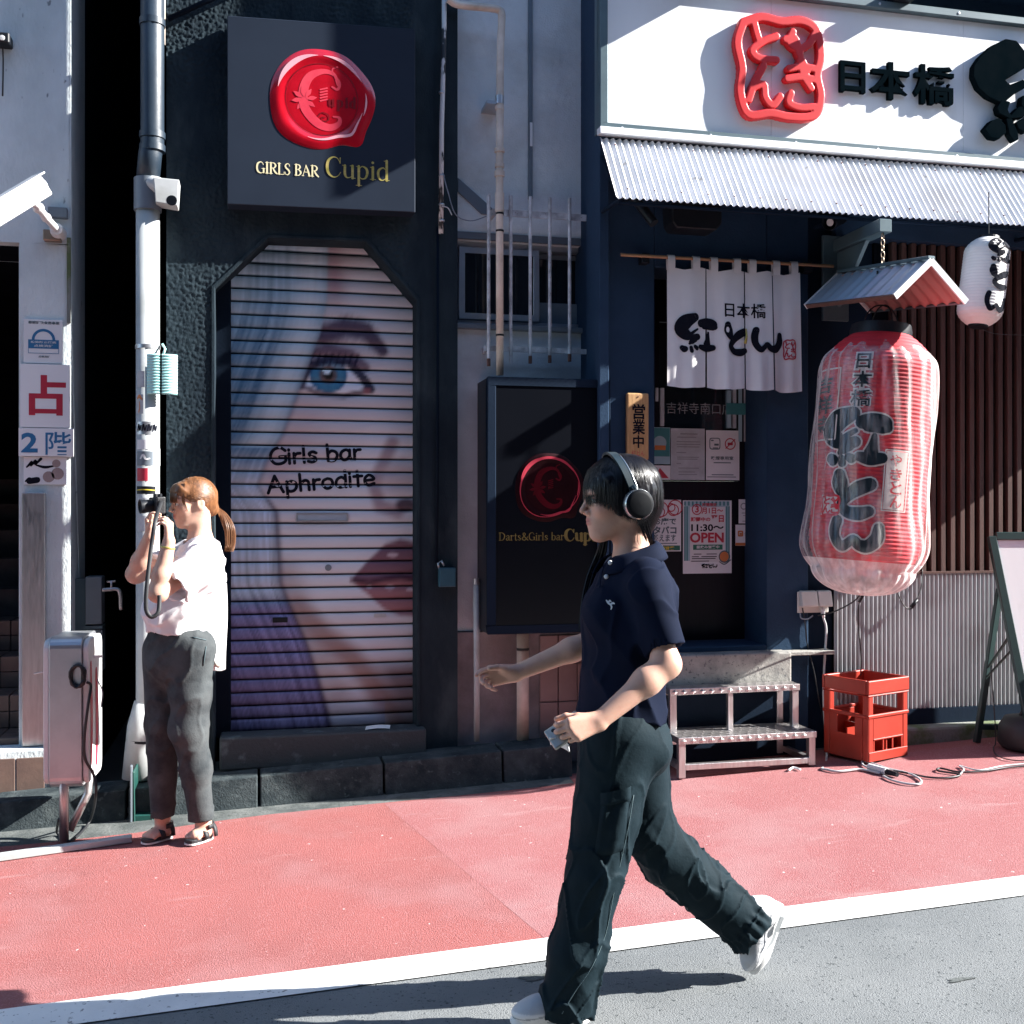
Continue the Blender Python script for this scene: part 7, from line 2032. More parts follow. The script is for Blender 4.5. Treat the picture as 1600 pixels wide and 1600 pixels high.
NP3 = lambda v: np.array([v[0], v[1], v[2]], float)
class Sdf:
    def __init__(s): s.p = []
    def cone(s, a, b, ra, rb, k=.02, side=None, ratio=1.0, cap=False, sub=False):
        s.p.append(('c', NP3(a), NP3(b), ra, rb, k, None if side is None else NP3(side) / np.linalg.norm(NP3(side)), ratio, cap, sub)); return s
    def ell(s, c, r, k=.02, R=None, sub=False):
        s.p.append(('e', NP3(c), np.array(r, float), k, R, sub)); return s
    def half(s, c, n):      # cut away everything on the side n points to
        s.p.append(('h', NP3(c), NP3(n) / np.linalg.norm(NP3(n)))); return s
    def one(s, q, p):
        if q[0] == 'c':
            _, a, b, ra, rb, k, side, ratio, cap, sub = q
            pp = p - a; ab = b - a
            if side is not None:
                pp = pp - side * ((pp @ side) * (1 - 1 / ratio))[:, None]; ab = ab - side * ((ab @ side) * (1 - 1 / ratio))
            L2 = ab @ ab
            tr = (pp @ ab) / L2; t = np.clip(tr, 0, 1)
            d = np.linalg.norm(pp - t[:, None] * ab, axis=1) - (ra + (rb - ra) * t)
            if cap: d = np.maximum(d, (tr - 1) * math.sqrt(L2))
            return d
        if q[0] == 'e':
            pp = p - q[1]
            if q[4] is not None: pp = pp @ q[4]
            k0 = np.linalg.norm(pp / q[2], axis=1); k1 = np.linalg.norm(pp / (q[2] ** 2), axis=1)
            return k0 * (k0 - 1) / np.maximum(k1, 1e-9)
        return (p - q[1]) @ q[2]
    def combine(s, d, e, q):
        if q[0] == 'h': return np.maximum(d, e)
        k = q[5] if q[0] == 'c' else q[3]; sub = q[-1]
        if sub:
            e = -e; h = np.maximum(k - np.abs(d - e), 0) / k
            return np.maximum(d, e) + h * h * k * .25
        h = np.maximum(k - np.abs(d - e), 0) / k
        return np.minimum(d, e) - h * h * k * .25
    def __call__(s, p):
        p = np.asarray(p, float); d = np.full(len(p), 1e3)
        for q in s.p: d = s.combine(d, s.one(q, p), q)
        return d
    def mesh(s, h, pad=.03, disp=None, dmax=.0):
        pts = []
        for q in s.p:
            if q[-1] is True or q[0] == 'h': continue
            if q[0] == 'c':
                m_ = max(q[7], 1); pts += [q[1] - q[3] * m_, q[1] + q[3] * m_, q[2] - q[4] * m_, q[2] + q[4] * m_]
            elif q[0] == 'e': pts += [q[1] - q[2].max(), q[1] + q[2].max()]
        lo = np.min(pts, 0) - pad; hi = np.max(pts, 0) + pad
        nb = np.ceil((hi - lo) / (8 * h)).astype(int)
        bi = np.stack(np.meshgrid(*[np.arange(n) for n in nb], indexing='ij'), -1).reshape(-1, 3)
        cen = lo + (bi * 8 + 3.5) * h
        dc = s(cen)
        rad = 8 * h * .9 * 1.25 + dmax
        F = np.repeat(np.repeat(np.repeat(np.where(dc > 0, 1., -1.).astype(np.float32).reshape(nb), 8, 0), 8, 1), 8, 2)
        a = np.abs(dc) < rad
        off = np.stack(np.meshgrid(*[np.arange(8)] * 3, indexing='ij'), -1).reshape(-1, 3)
        B = bi[a]; C = cen[a]
        step = 1500
        for i in range(0, len(B), step):
            b = B[i:i + step]; c = C[i:i + step]
            g = (b[:, None, :] * 8 + off[None]).reshape(-1, 3)
            p = lo + g * h
            d = np.full(len(p), 1e3).reshape(len(b), 512)
            P3 = p.reshape(len(b), 512, 3)
            best = dc[a][i:i + step]
            for q in s.p:
                e0 = s.one(q, c)
                m_ = np.ones(len(b), bool)
                if q[0] != 'h':
                    kk = (q[5] if q[0] == 'c' else q[3])
                    if q[-1]: m_ = e0 < rad + kk
                    else: m_ = e0 < best + 2.6 * rad + kk + .02
                if not m_.any(): continue
                e = s.one(q, P3[m_].reshape(-1, 3)).reshape(-1, 512)
                d[m_] = s.combine(d[m_], e, q)
            d = d.ravel()
            if disp is not None:
                near = np.abs(d) < .05
                d[near] = d[near] + disp(p[near])
            F[g[:, 0], g[:, 1], g[:, 2]] = d
        V, Q = surface_nets(F, lo, h)
        return V, Q
    def skin(s, x, z, y0=-4.2, y1=-1.5):
        """first surface point met when looking along +y at (x, z)"""
        if getattr(s, 'bvh', None) is not None:
            hit = s.bvh.ray_cast(Vector((x, y0, z)), Vector((0, 1, 0)))[0]
            return None if hit is None or hit.y > y1 else hit.y
        y = y0
        for _ in range(90):
            d = float(s(np.array([[x, y, z]]))[0])
            if d < .0006: return y
            y += max(d * .8, .0005)
            if y > y1: break
        return None
def rotm(f, u):
    """columns: forward, left, up"""
    f = Vector(f).normalized(); l = Vector(u).cross(f).normalized(); u2 = f.cross(l).normalized()
    return np.array([[f.x, l.x, u2.x], [f.y, l.y, u2.y], [f.z, l.z, u2.z]])
def add_head(S, c, R, k=1.0, ears=True):
    c = NP3(c)
    W = lambda x, y, z: c + R @ (np.array([x, y, z]) * k)
    def e(p, r, kk=.02, sub=False): S.ell(W(*p), np.array(r) * k, kk * k, R, sub)
    def cn(a, b, ra, rb, kk=.02): S.cone(W(*a), W(*b), ra * k, rb * k, kk * k)
    e((-.012, 0, .035), (.093, .074, .082), .02)
    cn((.040, 0, .040), (.046, 0, -.050), .052, .042, .03)
    for sd in (1, -1):
        cn((-.010, .048 * sd, -.028), (.050, .016 * sd, -.088), .026, .020, .03)
        e((.058, .036 * sd, -.020), (.026, .024, .027), .025)
    e((.066, 0, -.094), (.019, .021, .016), .022)
    e((.070, 0, -.056), (.021, .027, .026), .02)
    e((.076, 0, .026), (.018, .045, .014), .022)
    cn((.088, 0, .010), (.1085, 0, -.024), .0075, .0085, .012)
    for sd in (1, -1): e((.095, .0115 * sd, -.031), (.0095, .0075, .0075), .006)
    for sd in (1, -1):
        e((.096, .031 * sd, .004), (.016, .016, .0095), .012, True)
        e((.082, .031 * sd, .0105), (.009, .015, .0045), .006); e((.083, .030 * sd, -.006), (.008, .014, .0035), .006)
        e((.100, .0095 * sd, -.0365), (.006, .0028, .003), .003, True)
        if ears:
            e((-.014, .074 * sd, -.004), (.020, .009, .031), .008); e((-.010, .084 * sd, -.002), (.011, .005, .020), .006, True)
    e((.0895, 0, -.0505), (.0075, .019, .0048), .004); e((.0875, 0, -.0600), (.0085, .0165, .0062), .004)
    S.cone(W(.10, -.018, -.0553), W(.10, .018, -.0553), .0022 * k, .0022 * k, .002, sub=True)
    return W
def head_paint(V, c, R, k, base, flush):
    q = ((V - NP3(c)) @ R) / k
    C = np.tile(np.array(base), (len(V), 1))
    ins = (np.abs(q[:, 1]) < .12) & (np.abs(q[:, 2]) < .14) & (np.abs(q[:, 0]) < .14)
    def blob(p, r, col, s=1.0):
        nonlocal C
        d = np.linalg.norm((q - np.array(p)) / np.array(r), axis=1)
        a = (np.clip(1.3 - d, 0, 1) ** .8 * s * ins)[:, None]; C = C * (1 - a) + np.array(col) * a
    for sd in (1, -1):
        blob((.060, .045 * sd, -.028), (.03, .022, .02), flush, .35)
        n = 8
        for i in range(n):
            t = i / (n - 1); blob((.088 - .014 * t, (.014 + .034 * t) * sd, .027 + .006 * math.sin(t * 3)), (.012, .007, .0042), (.05, .032, .026), .7)
    blob((.092, 0, -.0505), (.012, .019, .0052), (.40, .10, .10), 1); blob((.090, 0, -.060), (.012, .0175, .0068), (.44, .12, .11), 1)
    blob((.10, 0, -.0555), (.015, .018, .0018), (.12, .03, .03), .9)
    return C
def add_hand(S, w, d, n, t, sc, curls, thumb, spread=1.0, r=1.0):
    """w wrist, d towards the knuckles, n the way the palm faces, t the thumb side"""
    w, d, n, t = Vector(w), Vector(d).normalized(), Vector(n).normalized(), Vector(t).normalized()
    n = (n - d * n.dot(d)).normalized(); t0 = t; t = d.cross(n); t = t if t.dot(t0) > 0 else -t
    offs = (.027, .009, -.010, -.026); kd = (.086, .090, .085, .076); ln = (.070, .078, .072, .056); rr = (.0086, .0088, .0083, .0074)
    tips = []
    for i in range(4):
        K = w + (d * kd[i] + t * offs[i] * spread) * sc - n * .004 * sc
        S.cone(w + t * offs[i] * .45 * sc, K, .0145 * sc * r, .0112 * sc * r, .014 * sc)
        a = 0.0; p = K; dd = (d + t * offs[i] * 2.2 * (spread - .75)).normalized()
        ra = rr[i] * sc * r
        for j, fr in enumerate((.46, .30, .24)):
            a += curls[i][j]
            v = dd * math.cos(a) + n * math.sin(a)
            q = p + v * ln[i] * fr * sc
            S.cone(p, q, ra * (1 - .09 * j), ra * (1 - .09 * (j + 1)), .0035 * sc)
            p = q
        tips.append(p)
    S.ell(w + d * .045 * sc + n * .006 * sc, (.03 * sc, .03 * sc, .03 * sc), .02 * sc, np.array([[d.x * 1, t.x, n.x], [d.y, t.y, n.y], [d.z, t.z, n.z]]) if False else None) if False else None
    S.cone(w + d * .02 * sc + t * .012 * sc + n * .006 * sc, w + d * .052 * sc + t * .030 * sc + n * .012 * sc, .0155 * sc, .0125 * sc, .014 * sc)
    p = w + d * .052 * sc + t * .030 * sc + n * .012 * sc
    for (a_, b_, c_), L, ra in zip(thumb, (.034, .028), (.0102, .0092)):
        v = (d * a_ + t * b_ + n * c_).normalized(); q = p + v * L * sc
        S.cone(p, q, ra * sc * r, ra * .88 * sc * r, .005 * sc); p = q
    return tips, p
def wrap_noise(freq, amp, stretch, rot=0.0, seed=0.0, sharp=True, wd=.26):
    c_, s_ = math.cos(rot), math.sin(rot)
    def f(p):
        x = p[:, 0] * c_ + p[:, 2] * s_; z = -p[:, 0] * s_ + p[:, 2] * c_
        q = np.stack([x * freq, p[:, 1] * freq, z * freq * stretch], 1) + seed
        n = pnoise(q)
        if sharp: n = (np.clip(wd - np.abs(n), 0, 1) / wd) ** 1.4 - .22
        return -amp * n
    return f
def strands(paths, widths, name, m, parent, facing):
    """thin hair ribbons along the given paths (list of arrays of points); facing(p) gives the outward direction"""
    vs, fs = [], []
    for pth, w in zip(paths, widths):
        n = len(pth); o = len(vs)
        for i, p in enumerate(pth):
            T = pth[min(i + 1, n - 1)] - pth[max(i - 1, 0)]
            N = facing(p); Bn = np.cross(T, N); L = np.linalg.norm(Bn); Bn = Bn / L if L > 1e-9 else np.array([1, 0, 0.])
            k = w * (1 - .88 * (i / (n - 1)) ** 2.5) * .5
            lift = N * k * .55
            vs += [p - Bn * k, p + lift, p + Bn * k]
        for i in range(n - 1):
            a = o + 3 * i
            fs += [(a, a + 1, a + 4, a + 3), (a + 1, a + 2, a + 5, a + 4)]
    return mesh_obj(name, np.array(vs), np.array(fs), m, parent, smooth=True, origin=tuple(woff(parent)))
def shoe(parent, heel, fwd, up, L=.226, wid=.078, grey=False):
    """trainer: heel = point under the heel, fwd towards the toe, up out of the sole"""
    f = Vector(fwd).normalized(); u = Vector(up); u = (u - f * u.dot(f)).normalized(); l = u.cross(f)
    W = lambda a, b, c: Vector(heel) + f * a + l * b + u * c
    S = Sdf(); R = np.array([[f.x, l.x, u.x], [f.y, l.y, u.y], [f.z, l.z, u.z]])
    S.cone(W(.040, 0, .046), W(L - .055, 0, .041), .031, .031, .03, side=l, ratio=1.0)
    S.ell(W(L - .060, .003, .042), (.058, .037, .022), .03, R); S.ell(W(.040, 0, .058), (.039, .031, .042), .03, R)
    S.cone(W(.048, 0, .06), W(.052, 0, .115), .035, .036, .03)
    S.cone(W(.090, 0, .075), W(.150, 0, .062), .026, .020, .03)
    S.half(W(0, 0, .022), -u); S.half(W(.05, 0, .108), u)
    S.ell(W(.052, 0, .118), (.030, .027, .030), .006, R, True)
    V, Q = S.mesh(.0032)
    q_ = (V - NP3(heel)) @ R
    x_, z_ = q_[:, 0], q_[:, 2]
    C = np.tile(np.array([.66, .66, .67]), (len(V), 1))
    mesh_ = ((x_ > L - .105) & (z_ > .050)) | ((x_ > .075) & (x_ < .125) & (z_ > .040) & (z_ < .075))
    C[mesh_] = (.47, .48, .50)
    for f_ in (x_ - (L - .105) - .25 * (z_ - .05), x_ - .072 - .5 * (z_ - .05), z_ - .047 + .12 * (x_ - .1), x_ - .128 - .4 * (z_ - .05), z_ - .098):
        C[np.abs(f_) < .0022] = (.28, .29, .31)
    sh = mesh_obj('shoe', V, Q, M['shoe_white'], parent, smooth=True, color=C)
    outline = []
    n = 28
    for i in range(n):
        a = 2 * math.pi * i / n
        x = L / 2 + (L / 2) * math.cos(a); hw = wid / 2 * (.74 + .26 * sst(x, .09, .18)) * (abs(math.sin(a)) ** .7) * (1 if math.sin(a) > 0 else -1)
        outline.append((x, hw))
    mb = MB()
    rings = [(0.0, .94), (.006, 1.0), (.020, 1.01), (.030, .96)]
    vs = []
    for z, s_ in rings:
        for x, y in outline:
            toe = .010 * sst(x, L - .07, L) * (1 - z / .03) if z < .012 else 0
            vs.append(W(L / 2 + (x - L / 2) * s_, y * s_, z + toe + (.012 * (1 - sst(x, .03, .12)) if z > .015 else 0)))
    fs = [tuple(range(n))[::-1], tuple(range(3 * n, 4 * n))]
    for r in range(3):
        for i in range(n): fs.append((r * n + i, r * n + (i + 1) % n, (r + 1) * n + (i + 1) % n, (r + 1) * n + i))
    mb.add(vs, fs); mb.build('sole', M['sole_white'], sh, smooth=True, angle=50)
    mb = MB()
    for k in range(4):
        x = .115 + .020 * k
        mb.tube([W(x, -.022, .088 - .010 * k), W(x + .004, 0, .094 - .010 * k), W(x, .022, .088 - .010 * k)], .0028, 6)
    mb.build('laces', M['sole_white'], sh, smooth=True)
    for sd in (-1, 1):
        mb = MB(); f0 = lambda s, t, ll=0.0: W(s, sd * (.043 + ll) if s > .1 else sd * (.0385 + ll), t)
        stroke(mb, lambda s, t, ll=0.0: W(s, sd * (.0475 + ll - .006 * (1 - sst(s, .08, .16))), t), [(.035, .026, .003), (.10, .020, .010), (.135, .030, .003)], n=5); mb.build('side_mark', M['sole_grey'], sh)
        mb = MB(); mb.obox(W(.055, sd * .036, .014), f * .024, l * .0035, u * .0055); mb.build('air_window', M['sole_grey'], sh)
    return sh

# ------------------------------------------------------------------ walking woman
WY = -2.82
PW = lambda u, v, y: P(u, v, y)
wm = thing('person', 'woman in dark navy polo and black cargo trousers walking left with headphones and phone', 'person', tuple(Vector((P(960, 1500, WY).x, WY, gz(.9)))))
S = Sdf()
HC = P(966, 783, WY); HR = rotm((-1, -.02, -.03), (0, 0, 1))
Wh = add_head(S, HC, HR, 1.0)
nb_ = P(990, 884, WY)
S.cone(Wh(-.028, 0, -.045), nb_, .050, .052, .03)
shN, shF = P(1010, 922, -2.965), P(958, 918, -2.675)
S.cone(nb_, shN, .046, .034, .04); S.cone(nb_, shF, .046, .034, .04)
S.cone(P(990, 935, WY), P(978, 1110, WY), .062, .066, .04, side=(0, 1, 0), ratio=1.4)
hipN, hipF = P(968, 1145, -2.90), P(985, 1145, -2.74)
S.cone(hipN, hipF, .062, .062, .04)
knN, anN = P(930, 1340, -2.90), P(893, 1560, -2.89)
knF, anF = P(1035, 1325, -2.73), P(1180, 1452, -2.74)
S.cone(hipN, knN, .060, .044, .03); S.cone(knN, anN, .044, .034, .03); S.cone(hipF, knF, .060, .044, .03); S.cone(knF, anF, .044, .032, .03)
S.cone(anN, P(868, 1588, -2.89), .034, .03, .02); S.cone(anF, P(1180, 1480, -2.74), .034, .03, .02)
elN, wrN = P(1042, 1038, -3.02), P(936, 1127, -3.04)
S.cone(shN, elN, .038, .0345, .03); S.cone(elN, elN.lerp(wrN, .3), .0330, .0345, .03); S.cone(elN.lerp(wrN, .3), wrN, .0345, .0235, .03)
elF, wrF = P(930, 1000, -2.60), P(806, 1052, -2.56)
S.cone(shF, elF, .040, .036, .03); S.cone(elF, elF.lerp(wrF, .3), .036, .0355, .02); S.cone(elF.lerp(wrF, .3), wrF, .0355, .0235, .02)
dN = (P(888, 1143, -3.05) - wrN)
add_hand(S, wrN, dN, (.10, 1, -.25), (-.1, -.25, 1), .93, [(.55, .95, .55), (.65, .95, .6), (.75, .95, .6), (.85, .95, .6)], [(.8, .35, .35), (.9, .0, .4)], 1.0)
dF = P(770, 1057, -2.57) - wrF
add_hand(S, wrF, dF, (.05, -1, -.30), (.15, -.2, 1), .96, [(.30, .35, .25), (.55, .65, .4), (.75, .8, .5), (.9, .8, .5)], [(.75, .45, .55), (.95, .1, .25)], 1.0)
V, Q = S.mesh(.0032)
C = head_paint(V, HC, HR, 1.0, (.57, .335, .25), (.56, .22, .16))
for tip in ():
    pass
mesh_obj('body', V, Q, M['skin'], wm, smooth=True, color=C, origin=tuple(woff(wm)))
for sd in (1, -1):
    e = Vector(Wh(.0795, .031 * sd, .003)); fw = Vector(HR[:, 0])
    eb = MB().lathe(e, [(0, -.0115)] + [(.0115 * math.sin(a), -.0115 * math.cos(a)) for a in np.linspace(.3, 2.9, 10)] + [(0, .0115)], 16, axis=fw, cap=False).build('eye', M['eye_white'], wm, smooth=True)
    MB().lathe(e, [(.0055, .0103), (.004, .0112), (0, .0118)], 14, axis=fw, cap=False).build('iris', M['eye_dark'], eb, smooth=True)
# polo shirt
T = Sdf()
T.ell(P(966, 908, WY), (.056, .105, .050), .03)
T.cone(P(990, 918, WY), P(978, 985, WY), .092, .108, .03, side=(0, 1, 0), ratio=1.38)
T.cone(P(975, 960, WY), P(973, 1118, WY), .112, .122, .03, side=(0, 1, 0), ratio=1.26, cap=True)
T.ell(P(1006, 950, WY), (.075, .145, .12), .03)
T.ell(P(946, 962, -2.87), (.056, .058, .065), .04); T.ell(P(946, 962, -2.77), (.056, .058, .065), .04)
T.cone(P(1012, 902, -2.94), P(980, 902, -2.70), .050, .050, .05)
T.cone(P(1004, 906, WY), P(1008, 928, WY), .060, .085, .04, side=(0, 1, 0), ratio=1.25)
sN = P(1041, 1012, -3.012)
T.cone(P(1013, 925, -2.965), sN, .060, .0505, .03, cap=True)
sF = P(936, 1000, -2.605)
T.cone(P(962, 915, -2.68), sF, .066, .056, .035, cap=True)
ax_ = (sN - P(1013, 925, -2.965)).normalized(); T.cone(sN - ax_ * .02, sN + ax_ * .06, .0440, .046, .003, sub=True)
ax_ = (sF - P(962, 915, -2.68)).normalized(); T.cone(sF - ax_ * .02, sF + ax_ * .06, .048, .050, .003, sub=True)
T.half(P(972, 1116, WY), (-.03, 0, -1))
T.cone(Wh(-.03, 0, -.03), P(988, 893, WY), .052, .055, .01, sub=True)
w1 = wrap_noise(7, .009, .30, .55, 3.0); w2 = wrap_noise(11, .0055, .25, -.5, 8.0, True, .11)
def polo_disp(p):
    zt = np.clip((p[:, 2] - P(972, 1118, WY).z) / .35, 0, 1)
    return w1(p) * (1.15 - .75 * zt) + w2(p) * .8
V, Q = T.mesh(.0042, disp=polo_disp, dmax=.012)
T.bvh = BVHTree.FromPolygons(V.tolist(), Q.tolist())
polo = mesh_obj('polo_shirt', V, Q, M['polo'], wm, smooth=True, origin=tuple(woff(wm)))
def collar_fn(u, v):
    a = 2 * math.pi * u
    cx = math.cos(a); sy2_ = math.sin(a)
    c0 = P(984, 862, WY)
    front = (1 - cx) / 2               # 1 at the throat side (-x)
    gap = 0
    r = .064 + .036 * v + .003 * math.sin(a * 5)
    z = c0.z + .030 * (1 - front) - .014 * front - v * (.044 + .010 * front) + .014 * math.sin(v * 3.0)
    x = c0.x + .008 + (r * 1.02) * cx - .010 * front * v
    return Vector((x, WY + r * 1.06 * sy2_, z))
mb = MB(); mb.grid(lambda u, v: collar_fn(.5 + .06 + u * .88, v), 60, 8)
def thick(o, t):
    md = o.modifiers.new('thickness', 'SOLIDIFY'); md.thickness = t; md.offset = 0
co = mb.build('collar', M['polo'], polo, smooth=True); thick(co, .004)
def on_cloth(F, u, v, y, l=0.0):
    """point on the camera side of the cloth for a picture position near depth y"""
    for _ in range(4):
        q = P(u, v, y); s_ = F.skin(q.x, q.z, y - .6, y + .6)
        if s_ is None: break
        y = s_
    q = P(u, v, y); q.y -= l
    return q
for u, v in ((953, 879), (947, 901)):
    q = on_cloth(T, u, v, WY - .05, .002)
    MB().lathe(q, [(0, -.004), (.0062, -.003), (.0068, 0), (.0055, .003), (0, .0025)], 14, axis=(-.45, -1, .05), cap=False).build('button', M['button_white'], polo, smooth=True)
def emb(s, t, l=0.0): return on_cloth(T, 953 + s, 944 - t, WY - .12, .0025 + l)
mb = MB()
for pts in ([(-6, 6, 2.2), (-3, 2, 3.2), (0, 0, 3.0), (4, 2, 3.0), (6, 1, 2.2)], [(0, 0, 2.6), (2, -4, 2.6), (1, -8, 1.8)], [(-3, 2, 2.4), (-1, 6, 2.4), (1, 4, 1.6)]):
    stroke(mb, emb, [(a, b, c_) for a, b, c_ in pts], n=3)
mb.build('chest_emblem', M['white_print'], polo)
mb = MB(); mb.tube([on_cloth(T, u, v, WY - .04, .001) for u, v in ((944, 880), (941, 893), (938, 907), (937, 917))], .0018, 6); mb.build('placket_seam', M['polo'], polo)
# trousers
K = Sdf()
K.cone(P(974, 1112, WY), P(974, 1150, WY), .108, .122, .03, side=(0, 1, 0), ratio=1.2)
K.ell(P(1002, 1164, WY), (.078, .142, .085), .03)
K.cone(P(968, 1150, -2.885), P(948, 1270, -2.89), .112, .094, .03); K.cone(P(948, 1270, -2.89), P(928, 1365, -2.90), .094, .081, .02)
K.cone(P(928, 1365, -2.90), P(904, 1485, -2.895), .081, .078, .02); eN = P(880, 1587, -2.89)
K.cone(P(904, 1485, -2.895), eN, .080, .072, .02, cap=True)
K.cone(P(985, 1155, -2.745), P(1006, 1285, -2.73), .108, .084, .03); K.cone(P(1006, 1285, -2.73), P(1048, 1342, -2.73), .086, .084, .025); eF = P(1174, 1453, -2.74)
K.cone(P(1048, 1342, -2.73), eF, .084, .074, .02, cap=True)
axN = (eN - P(904, 1485, -2.895)).normalized(); K.cone(eN - axN * .03, eN + axN * .08, .062, .064, .004, sub=True)
axF = (eF - P(1050, 1345, -2.73)).normalized(); K.cone(eF - axF * .012, eF + axF * .08, .054, .058, .004, sub=True)
K.half(eN, (.1, 0, -1))
K.half(P(972, 1104, WY), (0, 0, 1))
k1 = wrap_noise(6.0, .006, .28, .35, 21.0); k2 = wrap_noise(5.5, .008, .32, -.95, 5.0); k3 = wrap_noise(9, .009, .35, .25, 2.0, True, .09); k4 = wrap_noise(12, .006, .30, -.6, 12.0, True, .08)
zk = P(925, 1340, WY).z
def trouser_disp(p):
    rear = np.clip((p[:, 0] - P(1000, 1300, WY).x) / .08, 0, 1) * np.clip((P(1000, 1240, WY).z - p[:, 2]) / .05, 0, 1)
    top = np.clip((P(972, 1230, WY).z - p[:, 2]) / .18, .18, 1)
    d = k1(p) * (1 - rear) * top + k2(p) * rear * .9 + (k3(p) + k4(p)) * (.35 + .65 * top)
    # gathered cuffs
    ce = np.linalg.norm(p - NP3(eF), axis=1)
    tang = (p - NP3(eF)) @ NP3(axF)
    th = np.arctan2(p[:, 1] - eF.y, (p - NP3(eF)) @ np.array([axF.z, 0, -axF.x]))
    g = np.exp(-((tang + .035) / .028) ** 2) * (ce < .16)
    d = d + g * (.0045 * np.sin(th * 16) + .001)
    tangN = (p - NP3(eN)) @ NP3(axN)
    return d
V, Q = K.mesh(.0042, disp=trouser_disp, dmax=.02)
K.bvh = BVHTree.FromPolygons(V.tolist(), Q.tolist())
tr = mesh_obj('trousers', V, Q, M['trouser'], wm, smooth=True, origin=tuple(woff(wm)))
def seam_line(pts, r, l=.004, m='seam', nm='seam'):
    q = [on_cloth(K, u, v, -2.98, l) for u, v in pts]
    MB().tube(smooth_path(q, 4), r, 6).build(nm, M[m], tr, smooth=True)
seam_line([(990, 1242), (982, 1290), (970, 1345), (958, 1400), (946, 1460), (925, 1510), (898, 1550), (878, 1584)], .0014, .0006)
# cargo pocket standing off the thigh
pk = [on_cloth(K, u, v, -3.0, .011) for u, v in ((940, 1243), (983, 1232), (978, 1332), (928, 1338))]
mb = MB()
def pkf(a, b):
    u = (940 + (983 - 940) * a) * (1 - b) + (928 + (978 - 928) * a) * b; v = (1243 + (1232 - 1243) * a) * (1 - b) + (1338 + (1332 - 1338) * a) * b
    e_ = min(a, 1 - a, b, 1 - b); return on_cloth(K, u, v, -3.0, .001 + .010 * min(1, e_ / .10) + .003 * math.sin(a * 9 + b * 4))
mb.grid(pkf, 14, 18); mb.build('cargo_pocket', M['trouser'], tr, smooth=True)
def flf(a, b):
    u = 937 + 48 * a; v = 1238 - 11 * a + 24 * b
    e_ = min(a, 1 - a, 1 - b); return on_cloth(K, u, v, -3.0, .006 + .010 * min(1, e_ / .12))
mb = MB(); mb.grid(flf, 12, 6); mb.build('pocket_flap', M['trouser'], tr, smooth=True)
# shoes
hN = P(921, 1603, -2.885); hN.z = gz(hN.x) + .010
shoe(wm, hN, (-1, .0, .03), (.0, 0, 1))
toe = G(1163, 1531); toe.y = -2.75
fF = Vector((-.42, -.03, -.90)).normalized(); uF = Vector((-.90, 0, .42))
hF = Vector((toe.x + .030, -2.75, gz(toe.x) + .012)) - fF * .226 + uF * -.012
shoe(wm, hF, fF, uF)
# hair: solid under-shape and strands
Hs = Sdf()
Hl = lambda x, y, z: Vector(Wh(x, y, z))
Hs.ell(Hl(-.016, 0, .036), (.103, .088, .092), .02, HR)
Hs.cone(Hl(-.045, 0, .02), Hl(-.062, 0, -.055), .070, .048, .04, side=HR[:, 1], ratio=1.12)
for sd in (1, -1):
    Hs.cone(Hl(.028, .048 * sd, .05), Hl(.018, .064 * sd, -.025), .028, .014, .03)
Hs.cone(Hl(.046, -.03, .060), Hl(.046, .03, .060), .030, .030, .03)
Hs.cone(Hl(.070, -.032, .032), Hl(.070, .032, .032), .017, .017, .02)
Hs.ell(Hl(.125, 0, -.045), (.105, .085, .072), .02, HR, True)
V, Q = Hs.mesh(.005, disp=wrap_noise(42, .003, .2, .2, 1.0))
hair = mesh_obj('hair', V, Q, M['hair_black'], wm, smooth=True, origin=tuple(woff(wm)))
paths, wd = [], []
rr_ = random.Random(3)
top_l_ = np.array([.012, 0, .128])
for i in range(5200):
    az = rr_.uniform(-math.pi, math.pi)             # 0 = towards the face
    ca_, sa_ = math.cos(az), math.sin(az)
    # end height by direction: fringe at the brow, sides by the jaw, back at the nape
    back = max(0, -ca_)
    zend = -.007 if ca_ > .80 else (-.007 - .070 * (.80 - ca_) if ca_ > .2 else (-.050 - .045 * back - .012 * (.2 - ca_)))
    zend += rr_.uniform(-.012, .020) if ca_ < .6 else rr_.uniform(-.008, .008)
    off = rr_.uniform(.000, .006)
    pth = []
    n = 11
    st = rr_.uniform(.05, .55)
    for k in range(n):
        t = st + (1 - st) * k / (n - 1)
        pol = t * 1.62
        rx, ry, rz = .110 + off, .089 + off, .094 + off
        x, y, z = -.016 + rx * math.sin(min(pol, 1.6)) * ca_, ry * math.sin(min(pol, 1.6)) * sa_, .036 + rz * math.cos(pol)
        if t > .60:
            e_ = (t - .60) / .40
            z0 = .036 + rz * math.cos(.60 * 1.62)
            z = z0 + (zend - z0) * e_
            pz = math.sin(min(math.acos(max(-1, min(1, (z - .036) / rz))), 1.55)) if abs(z - .036) < rz else 1
            kk = 1 - .30 * max(0, (-.02 - z) / .07) * (1 if ca_ < .2 else .25)
            x = -.016 + rx * ca_ * max(pz, .86) * kk; y = ry * sa_ * max(pz, .86) * kk
        sw = .010 * math.sin(t * 5 + az * 3) 
        y += sw * .3 * math.sin(az * 7); x += .002 * math.sin(t * 9 + i)
        pth.append(np.array(Hl(x, y, z)))
    paths.append(np.array(pth)); wd.append(rr_.uniform(.0011, .0026) if i < 5100 else .0006)
    if i >= 5100: paths[-1] = paths[-1] + np.outer(np.linspace(0, 1, n) ** 2, np.array([rr_.uniform(-.01, .02), rr_.uniform(-.015, .01), rr_.uniform(-.01, .012)]))
cH = NP3(Hl(-.016, 0, .02))
fac = lambda p: (p - cH) / np.linalg.norm(p - cH)
strands(paths[::4], wd[::4], 'brown_hair_strands', M['hair_soft'], hair, fac)
